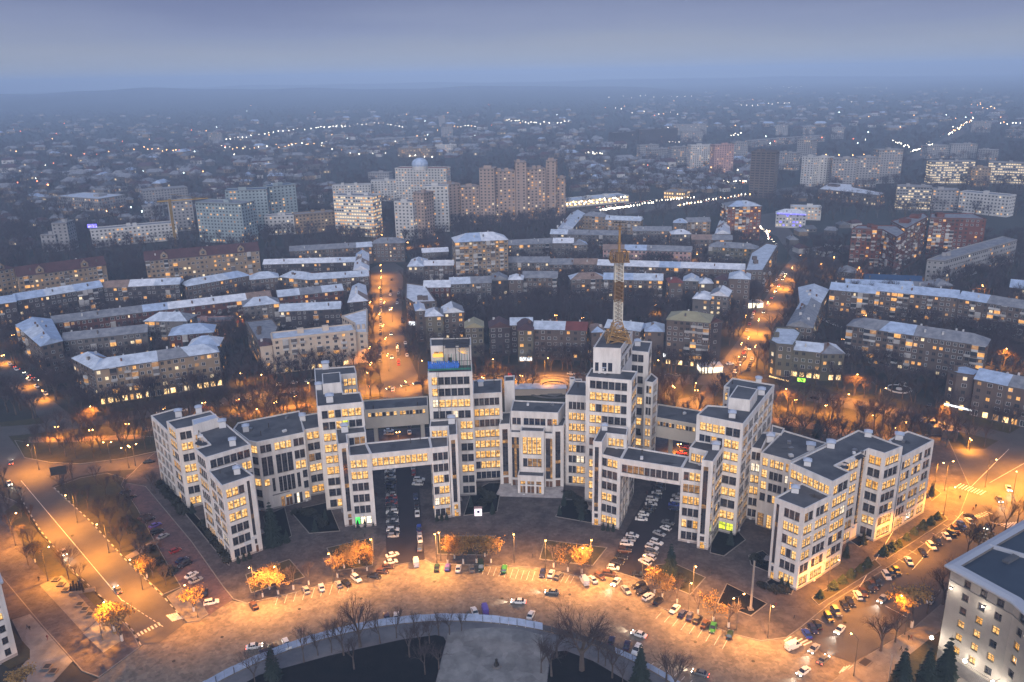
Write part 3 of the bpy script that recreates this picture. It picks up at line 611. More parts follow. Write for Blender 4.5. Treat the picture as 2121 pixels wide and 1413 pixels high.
# square roadway
SQ = sheet('square', [(-120, 1500), (60, 1480), (205, 1405), (292, 1340), (330, 1300), (386, 1291), (432, 1273), (480, 1244), (511, 1250), (600, 1230), (680, 1208), (770, 1190), (803, 1174), (880, 1160), (985, 1170), (1110, 1176), (1200, 1194), (1262, 1181), (1336, 1203), (1361, 1256), (1522, 1315), (1576, 1328), (1630, 1321), (1658, 1301), (1719, 1251), (1830, 1335), (1766, 1375), (1700, 1440), (1500, 1600), (1060, 1750), (400, 1700), (-100, 1600)], 'cobbles', z=.02)
def road(name, pts, m, cf=ID, **k):
    P = sheet(name, pts, m, cf, **k); ROADS.append(P); return P
# left road and its junction
road('left_road', [(0, 984), (26, 1000), (42, 1028), (83, 1099), (158, 1190), (222, 1249), (277, 1309), (292, 1336), (330, 1332), (386, 1289), (337, 1235), (258, 1158), (190, 1083), (109, 1007), (115, 1003), (166, 986), (222, 976), (285, 972), (330, 955), (329, 936), (254, 952), (166, 963), (103, 960), (51, 948), (24, 912), (0, 880), (-200, 800), (-300, 860), (-260, 960)], 'asphalt')
road('parking_street', [(329, 940), (329, 966), (293, 1000), (301, 1008), (396, 1122), (463, 1217), (483, 1241), (432, 1275), (412, 1240), (376, 1217), (357, 1182), (325, 1126), (285, 1051), (254, 1004), (262, 985), (285, 973)], 'brick_paving')
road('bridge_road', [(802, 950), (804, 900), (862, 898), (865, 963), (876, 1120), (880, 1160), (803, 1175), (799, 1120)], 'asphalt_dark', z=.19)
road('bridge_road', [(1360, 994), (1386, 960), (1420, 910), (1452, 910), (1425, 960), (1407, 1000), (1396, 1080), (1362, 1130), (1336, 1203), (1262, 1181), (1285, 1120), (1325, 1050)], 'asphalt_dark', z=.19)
road('side_street', [(1984, 1075), (1892, 1143), (1719, 1251), (1658, 1301), (1700, 1350), (1766, 1373), (1827, 1337), (1891, 1301), (1970, 1233), (2060, 1150), (2180, 1080), (2400, 960), (2400, 860), (2121, 900), (2050, 930), (1960, 985), (1975, 1030)], 'asphalt')
road('avenue', [(2121, 1010), (2060, 1000), (1960, 985), (1925, 975), (1900, 940), (1935, 930), (2040, 930), (2121, 880), (2400, 790), (2400, 960), (2200, 1080)], 'asphalt')
road('back_street', [(-300, 905), (60, 880), (136, 872), (297, 848), (538, 810), (640, 800), (786, 795), (850, 780), (1060, 772), (1300, 772), (1480, 778), (1560, 790), (1720, 815), (1880, 850), (2121, 905), (2121, 925), (1880, 870), (1700, 835), (1500, 800), (1300, 790), (1060, 788), (880, 798), (830, 815), (640, 822), (538, 830), (297, 866), (136, 892), (0, 905), (-300, 940)], 'asphalt')
road('street', [(768, 556), (790, 545), (818, 545), (836, 556), (832, 640), (840, 720), (872, 792), (878, 830), (795, 850), (790, 790), (776, 700), (770, 620)], 'asphalt')
road('street', [(1500, 790), (1470, 842), (1400, 850), (1390, 830), (1440, 820), (1480, 770), (1540, 690), (1590, 610), (1618, 560), (1645, 530), (1662, 530), (1655, 570), (1640, 620), (1590, 700), (1560, 760)], 'asphalt')
road('street', [(-60, 700), (0, 730), (40, 770), (90, 815), (150, 862), (140, 890), (95, 880), (50, 830), (-20, 770), (-120, 740)], 'asphalt')
road('street', [(1560, 470), (1575, 445), (1605, 440), (1640, 480), (1665, 530), (1640, 535), (1610, 490)], 'asphalt')
road('highway', [(1150, 440), (1280, 428), (1400, 415), (1560, 398), (1700, 380), (1700, 392), (1560, 412), (1400, 432), (1280, 446), (1150, 462)], 'asphalt')
road('street', [(1870, 330), (1930, 300), (1990, 268), (2030, 240), (2034, 244), (2000, 276), (1945, 308), (1890, 338)], 'asphalt')
road('footpath', [(300, 885), (420, 868), (560, 845), (640, 835), (650, 842), (560, 853), (420, 876), (300, 895)], 'sand_path')
road('footpath', [(1400, 850), (1470, 845), (1560, 860), (1720, 880), (1900, 930), (1895, 940), (1700, 892), (1560, 872), (1400, 862)], 'sand_path')
road('footpath', [(60, 905), (160, 905), (290, 900), (300, 908), (160, 915), (60, 916)], 'sand_path')
road('fountain_plaza', [(1115, 805), (1118, 788), (1140, 780), (1165, 783), (1180, 795), (1178, 812), (1150, 822), (1120, 818)], 'pavement')
# left side: pavement, beds by the left road
sheet('verge', [(109, 1010), (190, 1083), (258, 1158), (337, 1232), (376, 1215), (357, 1184), (325, 1128), (285, 1053), (252, 1004), (258, 990), (222, 980), (166, 990)], 'dead_grass', h=.1, kerb='kerb', z=.1)
sheet('footpath', [(258, 1153), (266, 1160), (330, 1124), (322, 1116)], 'pavement', z=.23)
sheet('pavement', [(345, 1236), (376, 1217), (412, 1240), (432, 1272), (412, 1286), (384, 1289)], 'pavement', h=.12, kerb='kerb', z=.1)
sheet('verge', [(50, 948), (103, 958), (166, 961), (254, 950), (328, 934), (320, 905), (250, 900), (160, 915), (60, 916), (30, 912)], 'dead_grass', h=.1, kerb='kerb', z=.1)
sheet('pavement', [(-10, 1020), (36, 1040), (80, 1100), (156, 1190), (222, 1250), (275, 1310), (290, 1340), (205, 1403), (170, 1390), (90, 1300), (-10, 1180)], 'cobbles_worn', h=.1, kerb='kerb', z=.1)
sheet('verge', [(36, 1040), (80, 1100), (155, 1190), (100, 1197), (60, 1150), (10, 1060)], 'dead_grass', z=.26)
sheet('verge', [(128, 1192), (165, 1190), (222, 1248), (205, 1262), (160, 1218)], 'dead_grass', z=.26)
sheet('terrace', [(82, 1212), (128, 1192), (205, 1280), (172, 1310)], 'pavement', z=.3)
sheet('terrace', [(172, 1312), (205, 1282), (255, 1325), (214, 1352)], 'pale_slabs', z=.3)
sheet('terrace', [(24, 1284), (62, 1272), (150, 1370), (95, 1430), (0, 1430), (62, 1360)], 'pale_slabs', z=.28)
sheet('side_lane', [(-60, 1080), (0, 1090), (30, 1130), (130, 1250), (190, 1330), (150, 1370), (62, 1272), (20, 1284), (-60, 1180)], 'cobbles_worn', z=.25)
sheet('lawn_bed', [(30, 1310), (62, 1345), (62, 1365), (20, 1386), (-20, 1360)], 'dead_grass', z=.29)
# beds between square and office
def bed(pts, cf=ID, m='dead_grass'):
    return sheet('lawn_bed', pts, m, cf, z=.17, h=.12, kerb='kerb')
bed([(508, 1190), (600, 1158), (632, 1195), (520, 1228)])
bed([(676, 1135), (775, 1112), (772, 1172), (700, 1182)])
bed([(905, 1110), (1022, 1110), (1010, 1150), (905, 1148)])
bed([(1128, 1118), (1258, 1134), (1228, 1172), (1117, 1158)])
bed([(1356, 1170), (1396, 1166), (1462, 1196), (1430, 1232), (1352, 1200)])
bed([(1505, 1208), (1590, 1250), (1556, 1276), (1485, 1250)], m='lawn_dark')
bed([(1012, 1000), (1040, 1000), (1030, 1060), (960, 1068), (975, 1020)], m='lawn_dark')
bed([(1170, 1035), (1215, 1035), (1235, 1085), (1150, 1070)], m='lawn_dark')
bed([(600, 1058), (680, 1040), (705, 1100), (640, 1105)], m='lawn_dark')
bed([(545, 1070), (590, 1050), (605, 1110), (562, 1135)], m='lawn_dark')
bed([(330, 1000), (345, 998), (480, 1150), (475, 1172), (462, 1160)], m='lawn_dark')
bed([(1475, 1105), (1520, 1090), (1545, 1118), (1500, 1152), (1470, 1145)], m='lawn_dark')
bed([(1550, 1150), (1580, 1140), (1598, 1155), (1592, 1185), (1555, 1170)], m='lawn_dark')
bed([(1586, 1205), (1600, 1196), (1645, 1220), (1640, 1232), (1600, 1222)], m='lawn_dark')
bed([(1680, 1238), (1812, 1158), (1826, 1172), (1696, 1254)])
bed([(1820, 1140), (1952, 1062), (1964, 1076), (1838, 1158)])
bed([(1760, 1120), (1790, 1102), (1812, 1112), (1780, 1134)], m='lawn_dark')
bed([(1917, 1018), (1935, 1010), (1950, 1022), (1930, 1038)])
# right pavement by the lit building
sheet('pavement', [(1766, 1375), (1830, 1337), (1891, 1301), (1970, 1233), (2040, 1190), (2040, 1500), (1700, 1600), (1690, 1440)], 'pavement', h=.12, kerb='kerb', z=.1)
sheet('lawn_bed', [(1860, 1375), (1945, 1308), (1990, 1330), (1960, 1560), (1750, 1560)], 'dead_grass', z=.26)
# the round park in front
FC = [G(*d5(0, 905)), G(*d5(480, 805)), G(*d5(800, 775 + 22)), G(*d5(1240, 852)), G(*d5(1600, 950)), G(*d5(1850, 1085)), G(470, 1400)]
A_ = np.array([[2 * p.x, 2 * p.y, 1] for p in FC]); b_ = np.array([p.x ** 2 + p.y ** 2 for p in FC]); sol = np.linalg.lstsq(A_, b_, rcond=None)[0]
PCX, PCY = float(sol[0]), float(sol[1]); PR_ = math.sqrt(sol[2] + PCX ** 2 + PCY ** 2); print('park circle', PCX, PCY, PR_, [round((p - Vector((PCX, PCY))).length - PR_, 1) for p in FC])
mb = MB(); mb.face([(PCX + (PR_ - .6) * math.cos(t * math.tau / 96), PCY + (PR_ - .6) * math.sin(t * math.tau / 96), .07) for t in range(96)], 'ring_path'); struct('park_path', mb)
def px_sheet(name, pts, m, z, cf=d5):
    P = [G(*cf(*p), z) for p in pts]
    if not ccw(P): P.reverse()
    mb = MB(); mb.face([(p.x, p.y, z) for p in P], m); return struct(name, mb)
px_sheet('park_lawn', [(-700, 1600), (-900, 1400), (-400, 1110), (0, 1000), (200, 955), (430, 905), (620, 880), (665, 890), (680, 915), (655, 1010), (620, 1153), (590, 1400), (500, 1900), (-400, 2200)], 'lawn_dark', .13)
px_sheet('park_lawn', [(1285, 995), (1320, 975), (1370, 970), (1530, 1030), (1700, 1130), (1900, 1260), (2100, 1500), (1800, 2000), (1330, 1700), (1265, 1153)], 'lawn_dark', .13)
px_sheet('park_walk', [(690, 870), (800, 845), (960, 835), (1120, 850), (1235, 880), (1275, 990), (1262, 1153), (1280, 1500), (560, 1500), (622, 1153), (658, 1010), (683, 915)], 'pale_slabs', .11)
# painted lines
def line(a, b, w, z, cf=ID, mb=None):
    p, q = G(*cf(*a), z), G(*cf(*b), z); d_ = (q - p)
    if d_.length < .1: return
    d_.normalize(); n_ = Vector((-d_.y, d_.x)) * w / 2
    mb.face([(*(p - n_), z), (*(q - n_), z), (*(q + n_), z), (*(p + n_), z)], 'paint')
mk = MB()
for i in range(9): x = 1440 + i * 47; line((x, 1010 - i * 9), (x + 16, 958 - i * 9), .14, .09, d4, mk)
for i in range(10): x = 895 + i * 32; line((x + 12, 485 + i * 3), (x - 6, 530 + i * 4), .14, .09, d5, mk)
for i in range(6): x = 1270 + i * 28; line((x + 12, 522 + i * 3), (x - 12, 566 + i * 3), .14, .09, d5, mk)
for i in range(9): x = 795 + i * 50; line((x, 762 + i * 4), (x - 5, 790 + i * 7), .14, .09, d5, mk)
for i in range(7): x = 1880 + i * 45; line((x, 1040 + i * 20), (x - 20, 1062 + i * 20), .14, .09, d5, mk)
line((720, 562), (1430, 600), .1, .09, ID, mk) if False else None
for i in range(9): x = 5 + i * 48; line((x + 20, 750 + i * 19), (x - 12, 785 + i * 22), .14, .09, d6, mk)
for i in range(10): line((735 + i * 14, 915 + i * 3), (775 + i * 16, 888 + i * 3), .5, .09, d6, mk) if i % 2 == 0 else None
for i in range(8): line((1045 + i * 8, 1105 - i * 4), (1075 + i * 8, 1065 - i * 2), .4, .26, d6, mk) if i % 2 else None
line((1320, 712), (1440, 775), .3, .28, d6, mk)
line((110, 360), (640, 990), .2, .12, d4, mk)                    # left road centre
for i in range(11):
    x = 640 + i * 20; line((x, 985 + i * 13), (x + 12, 993 + i * 13), .2, .12, d4, mk)
for i in range(8): line((700 + i * 18, 1165 - i * 9), (712 + i * 18, 1180 - i * 9), .5, .12, d4, mk)
for i in range(6): line((872 + i * 12, 1062 - i * 3), (905 + i * 10, 1095 - i * 3), .55, .12, d4, mk)
for i in range(7): line((1815 + i * 14, 195 - i * 5), (1855 + i * 14, 205 - i * 4), .5, .24, d6, mk)
for i in range(8): line((1925 + i * 16, 225 + i * 6), (1965 + i * 16, 240 - i * 2), .5, .24, d6, mk)
for i in range(9): line((1560 + i * 16, 680 + i * 5), (1590 + i * 16, 660 + i * 5), .5, .26, d3, mk)
for a, b in (((1850, 1100), (1760, 1250)), ((1995, 1060), (1890, 1180)), ((2050, 1000), (2121, 960)), ((2010, 1010), (2090, 930))): line(a, b, .2, .26, ID, mk)
for i in range(14):
    t = i / 13; x, y = 1668 + t * 310, 1300 - t * 232; line((x, y), (x + 16, y + 9), .12, .26, ID, mk)
struct('road_markings', mk)
# black and white kerb stones along the left road
kb = MB()
for (a, b, n) in ((G(109, 1008), G(386, 1290), 92), (G(42, 1030), G(292, 1338), 96)):
    pts = [(109, 1008), (190, 1083), (258, 1158), (337, 1235), (386, 1290)] if n == 92 else [(42, 1030), (83, 1099), (158, 1190), (222, 1249), (277, 1309), (292, 1338)]
    W_ = [G(*p) for p in pts]
    acc = 0
    for p, q in zip(W_[:-1], W_[1:]):
        L = (q - p).length; d_ = (q - p) / L; k = max(1, int(L / 2.0)); ang = math.atan2(d_.y, d_.x)
        for i in range(k):
            c = p + d_ * (L * (i + .5) / k); kb.box(c.x, c.y, .16, L / k - .12, .35, .3, 'kerb_pale' if (i + acc) % 2 else 'kerb_black', ang)
        acc += k
struct('kerb', kb)
mat('iron', (.02, .02, .02), .5, .5)
for i, (x, y) in enumerate([(620, 1262), (748, 1240), (900, 1205), (1040, 1240), (1180, 1232), (1300, 1262), (1440, 1330), (1560, 1370), (460, 1320), (360, 1370), (250, 1230), (150, 1110), (1750, 1290), (1880, 1190)]):
    g = G(x, y); m = MB(); m.tube((g.x, g.y, .05), (g.x, g.y, .30 if x > 1700 or x < 300 else .10), .5, .5, 'iron', 10); o = m.build('manhole_cover'); o['label'] = 'round dark iron manhole cover let into the roadway'; o['category'] = 'manhole cover'; o['group'] = 'manhole covers in the roadways'
# far hills on the horizon
hb = MB()
def hills(y, x0, x1, h, seed, n=60, depth=5000):
    r = random.Random(seed); ph = [r.uniform(0, 6.28) for _ in range(5)]
    pts = []
    for i in range(n + 1):
        x = x0 + (x1 - x0) * i / n; e = math.sin(math.pi * i / n) ** .6
        z = h * e * (.75 + .14 * math.sin(i * .23 + ph[0]) + .08 * math.sin(i * .61 + ph[1]) + .05 * math.sin(i * 1.3 + ph[2])); pts.append((x, z))
    for (xa, za), (xb, zb) in zip(pts[:-1], pts[1:]):
        hb.face([(xa, y, -1), (xb, y, -1), (xb, y + depth * .5, zb), (xa, y + depth * .5, za)], 'earth')
        hb.face([(xa, y + depth * .5, za), (xb, y + depth * .5, zb), (xb, y + depth, -1), (xa, y + depth, -1)], 'earth')
hills(4800, -7500, 1500, 105, 3, depth=6200)
hills(10200, -9000, 7000, 90, 9, depth=5000)
struct('hills', hb)
# ================================================================ the city behind
mat('w_brown', (.115, .09, .082), .9, var=.15, vs=.1); mat('w_grey', (.125, .115, .115), .9, var=.15, vs=.1); mat('w_brick', (.11, .042, .036), .9, var=.18, vs=.12); mat('w_dark', (.055, .044, .05), .9, var=.2, vs=.1)
mat('w_tan', (.26, .195, .135), .9, var=.12, vs=.1); mat('w_cream', (.55, .45, .36), .9, var=.08, vs=.1); mat('w_white', (.50, .50, .50), .9, var=.08, vs=.1); mat('w_olive', (.125, .115, .085), .9, var=.12, vs=.1)
mat('w_teal', (.26, .32, .35), .9, var=.1, vs=.1); mat('w_pink', (.42, .27, .26), .9, var=.1, vs=.1); mat('w_brick_red', (.13, .042, .03), .9, var=.15, vs=.1); mat('w_tower', (.33, .255, .22), .9, var=.08, vs=.05); mat('w_slab', (.27, .27, .285), .9, var=.1, vs=.05)
mat('w_redtower', (.12, .035, .03), .9)
mat('r_pale', (.62, .69, .80), .5, .0, col2=(.36, .42, .52), vs=.3, detail=6); mat('r_blue', (.46, .57, .76), .45, .0, col2=(.27, .35, .50), vs=.3, detail=6); mat('r_grey', (.27, .28, .31), .6, .0, col2=(.14, .15, .18), vs=.3)
mat('r_rust', (.24, .17, .14), .7, var=.25, vs=.3); mat('r_maroon', (.075, .032, .034), .6, var=.2, vs=.2); mat('r_red', (.17, .04, .032), .6, var=.2, vs=.2); mat('r_ochre', (.32, .29, .18), .6, var=.15, vs=.2); mat('r_white', (.80, .83, .90), .6, col2=(.48, .52, .60), vs=.3, detail=6)
mat('r_navy', (.03, .07, .16), .5, .2); mat('w_frame', (.52, .52, .53), .7); mat('pane', (.04, .045, .055), .15, spec=.8); mat('balcony', (.40, .39, .39), .8, var=.15, vs=.3); mat('brickish', (.13, .07, .05), .9)
litmat('win_warm', (.85, .38, .09), (1.0, .56, .19), 1.15, lo=.7); litmat('win_pale', (.9, .68, .40), (1.0, .82, .55), 1.2, lo=.7); litmat('win_dim', (.35, .17, .06), (.5, .28, .12), 1.0, lo=.7); litmat('shopfront', (.95, .55, .2), (1, .8, .45), 2.2, lo=.6); litmat('led_blue', (.12, .10, 1.0), (.4, .35, 1.0), 2.5, lo=.8); litmat('neon_white', (.9, .95, 1), (1, 1, 1), 2, lo=.9)
litmat('neon_green', (.3, 1, .05), (.5, 1, .1), 3.5, lo=.9)
mat('w_redtower', (.16, .06, .045), .9)
mat('slate', (.10, .105, .12), .7, var=.2, vs=.1)
rc = random.Random(11)
HOUSES = []
def city_house(name, label, cf, A, B, h=None, d=14.0, roof='gable', wall='w_grey', rm='r_pale', fl=None, lit=.16, cat='building', yb=None, group=None, poly=None, bal=0, litm=None, shop=False, win=True, rise=None, spacing=3.1, ww=1.5, big=False, frames=True, z0h=3.15, dorm=0, side=True, chim=3):
    if yb is not None:
        ga = G(*cf(A[0], yb)); h = zat(ga.x, ga.y, cf(*A)[1])
    if poly: P = [G(*cf(*p), h) for p in poly]
    else:
        a, b = G(*cf(*A), h), G(*cf(*B), h); n_ = (b - a).normalized(); n_ = Vector((-n_.y, n_.x)) * d; P = [a, b, b + n_, a + n_]
    if not ccw(P): print('cw house', label); P.reverse()
    ctr = sum(P, Vector((0, 0))) / len(P)
    t = thing(name, label, cat, (ctr.x, ctr.y, 0), group=group)
    mb = MB()
    for i in range(len(P)):
        p, q = P[i], P[(i + 1) % len(P)]
        mb.face([(*p, 0), (*q, 0), (*q, h), (*p, h)], wall)
    mb.face([(*p, h) for p in P], wall)
    cor = MB(); Q = inset(P, -.35); cor.prism(Q, h - .5, h + .02, wall if wall in ('w_cream', 'w_white') else 'w_grey')
    mb.add(cor)
    mb.build('wall', t)
    # roof
    r = MB(); O = inset(P, -.5)
    if len(P) == 4 and roof in ('gable', 'hip'):
        La = (O[1] - O[0]).length; Lb = (O[2] - O[1]).length
        if La < Lb: O = O[1:] + O[:1]; La, Lb = Lb, La
        rs = rise or min(Lb * .26, 4.2); hi = min(Lb * .5, La * .4) if roof == 'hip' else .01
        m0 = (O[0] + O[3]) / 2; m1 = (O[1] + O[2]) / 2; ax = (m1 - m0).normalized(); m0 = m0 + ax * hi; m1 = m1 - ax * hi
        zt = h + rs; e = h + .03
        R0, R1 = (*m0, zt), (*m1, zt)
        n = max(1, int(La / 14)); 
        for s_, (p, q) in enumerate(((O[0], O[1]), (O[2], O[3]))):
            ra, rb = (R0, R1) if s_ == 0 else (R1, R0)
            for k in range(n):
                f0, f1 = k / n, (k + 1) / n
                lp = lambda u, v, f: tuple(u[i] + (v[i] - u[i]) * f for i in range(3))
                a0, a1 = lp((*p, e), (*q, e), f0), lp((*p, e), (*q, e), f1); b0, b1 = lp(ra, rb, f0), lp(ra, rb, f1)
                mm = rm if rc.random() < .6 or rm in ('r_maroon', 'r_red', 'r_ochre', 'r_navy') else rc.choice(['r_pale', 'r_blue', 'r_white', 'r_grey', 'r_pale', 'r_rust'])
                r.face([a0, a1, b1, b0], mm)
        r.face([(*O[1], e), (*O[2], e), R1], rm); r.face([(*O[3], e), (*O[0], e), R0], rm)
        ro = r.build('roof', t)
        if chim:
            for k in range(max(1, int(La / 9))):
                c = MB()
                f = rc.uniform(.08, .92); off = rc.choice([-.24, .24, .1]); p = m0 + (m1 - m0) * f + Vector((-ax.y, ax.x)) * off * Lb; zb = h + rs * (1 - abs(off) * 2)
                c.box(p.x, p.y, zb + .4, .8, rc.uniform(.7, 1.6), rc.uniform(1.4, 2.4), rc.choice(['brickish', 'w_grey', 'w_frame']), math.atan2(ax.y, ax.x)); c.build('chimney', ro)
        for k in range(dorm):
            f = (k + .5) / dorm; mo = MB(); s_ = Vector((ax.y, -ax.x))
            if s_.dot(-ctr) < 0: s_ = -s_
            p = m0 + (m1 - m0) * f + s_ * Lb * .36; zz = h + rs * .25; w = 2.6
            q = [p - ax * w + s_ * 1.5, p + ax * w + s_ * 1.5]
            mo.face([(*q[0], h - 2), (*q[1], h - 2), (*q[1], zz + 1.8), (*((q[0] + q[1]) / 2), zz + 4.6), (*q[0], zz + 1.8)], 'w_tan')
            bk = -s_ * Lb * .4
            mo.face([(*q[0], zz + 1.8), (*((q[0] + q[1]) / 2), zz + 4.6), (*((q[0] + q[1]) / 2 + bk), zz + 4.6), (*(q[0] + bk), zz + 1.8)], rm)
            mo.face([(*((q[0] + q[1]) / 2), zz + 4.6), (*q[1], zz + 1.8), (*(q[1] + bk), zz + 1.8), (*((q[0] + q[1]) / 2 + bk), zz + 4.6)], rm)
            mo.ball((*((q[0] + q[1]) / 2 + s_ * .1), zz + 1.2), 1.3, 'pane', 8, 4); mo.build('gable', t)
    else:
        Qi = inset(P, .5)
        for i in range(len(P)):
            j = (i + 1) % len(P)
            r.face([(*P[i], h + .7), (*P[j], h + .7), (*Qi[j], h + .7), (*Qi[i], h + .7)], wall); r.face([(*P[i], h), (*P[j], h), (*P[j], h + .7), (*P[i], h + .7)], wall)
            r.face([(*Qi[i], h + .7), (*Qi[j], h + .7), (*Qi[j], h + .1), (*Qi[i], h + .1)], wall)
        r.face([(*q, h + .1) for q in Qi], rm); ro = r.build('roof', t)
        for k in range(2):
            c = MB()
            f = rc.uniform(.25, .75); p = P[0] + (P[1] - P[0]) * f + (P[-1] - P[0]) * rc.uniform(.35, .65); w = min((P[1] - P[0]).length, (P[-1] - P[0]).length) * .25
            e_ = (P[1] - P[0]).normalized(); c.box(p.x, p.y, h + 1.4, w, w * .8, 2.6, wall, math.atan2(e_.y, e_.x))
            c.build('roof_hut', ro)
    # windows (geometry, joined: a few pixels each) and balconies
    if win:
        fl = fl or max(1, int((h - .8) / z0h)); fh = (h - .9) / fl; wn = MB(); balc = []
        for i in range(len(P)):
            p, q = P[i], P[(i + 1) % len(P)]; d_ = q - p; L = d_.length; d_.normalize(); n_ = Vector((d_.y, -d_.x)); mid = (p + q) / 2
            if n_.dot(-mid) < 0 and rc.random() < 2: continue
            nb = max(1, int((L - 1.2) / spacing))
            bcols = set(rc.sample(range(nb), min(nb, bal))) if bal and L > 20 else set()
            for b_ in range(nb):
                u = (b_ + .5) / nb * L
                stair = (b_ % 9 == 4) and not big
                for k in range(fl):
                    if not big and rc.random() < .05: continue
                    z = .9 + fh * k + fh * .30; hh = fh * .46; w = ww * (rc.choice([1, 1, 1, 1.25]) if not big else 1)
                    if shop and k == 0: z = .6; hh = fh * .75; w = spacing * .7
                    c = p + d_ * u + n_ * .06
                    lt = lit * (2.2 if k == 0 else 1)
                    mm = rc.choice(litm or ['win_warm', 'win_warm', 'win_pale', 'win_dim']) if rc.random() < lt else 'pane'
                    if shop and k == 0 and rc.random() < .7: mm = 'shopfront'
                    if stair: w *= .6
                    o0, o1 = c - d_ * w / 2, c + d_ * w / 2
                    if frames and mm == 'pane' or (frames and rc.random() < .5):
                        g0, g1 = c - d_ * (w / 2 + .16) - n_ * .03, c + d_ * (w / 2 + .16) - n_ * .03
                        fm = 'w_frame' if rc.random() < .62 else wall
                        wn.face([(*g0, z - .16), (*g1, z - .16), (*g1, z + hh + .12), (*g0, z + hh + .12)], fm)
                    cm_ = c; wn.face([(*o0, z), (*(cm_ - d_ * .05), z), (*(cm_ - d_ * .05), z + hh), (*o0, z + hh)], mm); wn.face([(*(cm_ + d_ * .05), z), (*o1, z), (*o1, z + hh), (*(cm_ + d_ * .05), z + hh)], mm)
                    if b_ in bcols and k > 0 and rc.random() < .8: balc.append((p + d_ * u, d_, n_, .9 + fh * k, fh, w))
            # thin string courses
            if not big and L > 12:
                for z in (h * .2,): wn.face([(*(p + n_ * .12), z), (*(q + n_ * .12), z), (*(q + n_ * .12), z + .25), (*(p + n_ * .12), z + .25)], wall)
        if wn.f: o = wn.build('window', t); o['kind'] = 'stuff'
        rc.shuffle(balc)
        for (c, d_, n_, z, fh_, w) in balc[:60]:
            m2_ = MB(); W2 = 1.55; D = 1.1; q = [c - d_ * W2, c - d_ * W2 + n_ * D, c + d_ * W2 + n_ * D, c + d_ * W2]
            q = q if ccw(q) else q[::-1]; tall_ = rc.random() < .55
            m2_.prism(q, z - .1, z + (1.0 if not tall_ else 1.0), rc.choice(['balcony', 'balcony', 'w_frame', 'w_brown']))
            if tall_: m2_.prism([c + (x - c) * .97 for x in q], z + 1.0, z + fh_ - .25, rc.choice(['pane', 'balcony', 'w_grey', 'win_dim']) if rc.random() > .15 else 'win_warm'); m2_.prism(q, z + fh_ - .25, z + fh_ - .12, 'w_frame')
            m2_.build('balcony', t)
    HOUSES.append((P, h)); return t, P, h
H = city_house
apt = 'apartment_building'
# --- row along the ring street, left
H(apt, 'long beige apartment block with pale roof and arched lit shop windows behind the left wing', e1, (690, 1012), (1600, 880), 19, 13, 'hip', 'w_tan', 'r_pale', lit=.2, bal=6, shop=True)
H(apt, 'patchwork roofed wing running back from the left corner of the beige block', e1, (528, 925), (688, 1010), 18.5, 12, 'hip', 'w_brown', 'r_blue', bal=2)
H(apt, 'narrow brown block with blotchy blue roofs along the far left street', e1, None, None, 17.5, poly=[(300, 838), (455, 800), (372, 640), (118, 682)], roof='gable', wall='w_brown', rm='r_blue', bal=3, lit=.1)
H(apt, 'long low grey block with dark passage arch in the left courtyard', e1, (460, 800), (1075, 735), 15, 12, 'gable', 'w_grey', 'r_grey', bal=3)
H(apt, 'grey hip roofed block with white balconies above the pink house', e1, (1052, 655), (1368, 655), 17, 14, 'hip', 'w_grey', 'r_grey', bal=4)
H(apt, 'small brick block with patched blue white roofs at the courtyard corner', e1, (1235, 762), (1560, 735), 13, 16, 'hip', 'w_brick', 'r_blue', bal=1)
H(apt, 'white roofed stub wing behind the right end of the beige block', e1, (1370, 850), (1600, 835), 17, 15, 'hip', 'w_grey', 'r_white')
H('school', 'long pink two storey house with brightly lit windows in the left courtyard', e1, (1388, 668), (1690, 655), 9, 11, 'flat', 'w_pink', 'r_grey', lit=.6)
H(apt, 'dull red brick block with grey roof deep in the left courtyard', e1, (380, 672), (1040, 590), 15, 12, 'gable', 'w_brick', 'r_grey', bal=2)
H(apt, 'very long brick block under a bright snow pale roof left of the lit street', e1, (1036, 590), (1985, 478), 15, 12, 'gable', 'w_brick', 'r_white', bal=4, lit=.2)
H(apt, 'long dark six storey block with scattered lit windows at the left edge', e1, (120, 505), (750, 405), 19, 13, 'gable', 'w_dark', 'r_blue', bal=5, lit=.18)
H(apt, 'dark block cut by the left picture edge with blue roof', e1, (-220, 560), (118, 512), 19, 13, 'gable', 'w_dark', 'r_blue', bal=3)
H(apt, 'dark block with white gables and lit balconies left of centre', e1, (752, 412), (1310, 385), 18, 13, 'gable', 'w_dark', 'r_pale', bal=4, lit=.2)
H(apt, 'brown block with warm lit entrance under snowy roof near the red castle roofs', e1, (1370, 400), (1830, 320), 16, 13, 'hip', 'w_brown', 'r_pale', lit=.2)
H('mansion_block', 'tan castle like block with maroon roof and two round gables, left one', e1, (130, 330), (775, 245), 24, 15, 'gable', 'w_tan', 'r_maroon', lit=.14, dorm=2, bal=4, rise=6)
H('mansion_block', 'tan castle like block with maroon roof and three round gables, right one', e1, (1062, 215), (1895, 140), 25, 15, 'gable', 'w_tan', 'r_maroon', lit=.16, dorm=3, bal=5, rise=6)
H('mansion_block', 'tan maroon roofed block cut by the left picture edge', e1, (-80, 300), (100, 265), 26, 15, 'hip', 'w_tan', 'r_maroon', lit=.2, dorm=1)
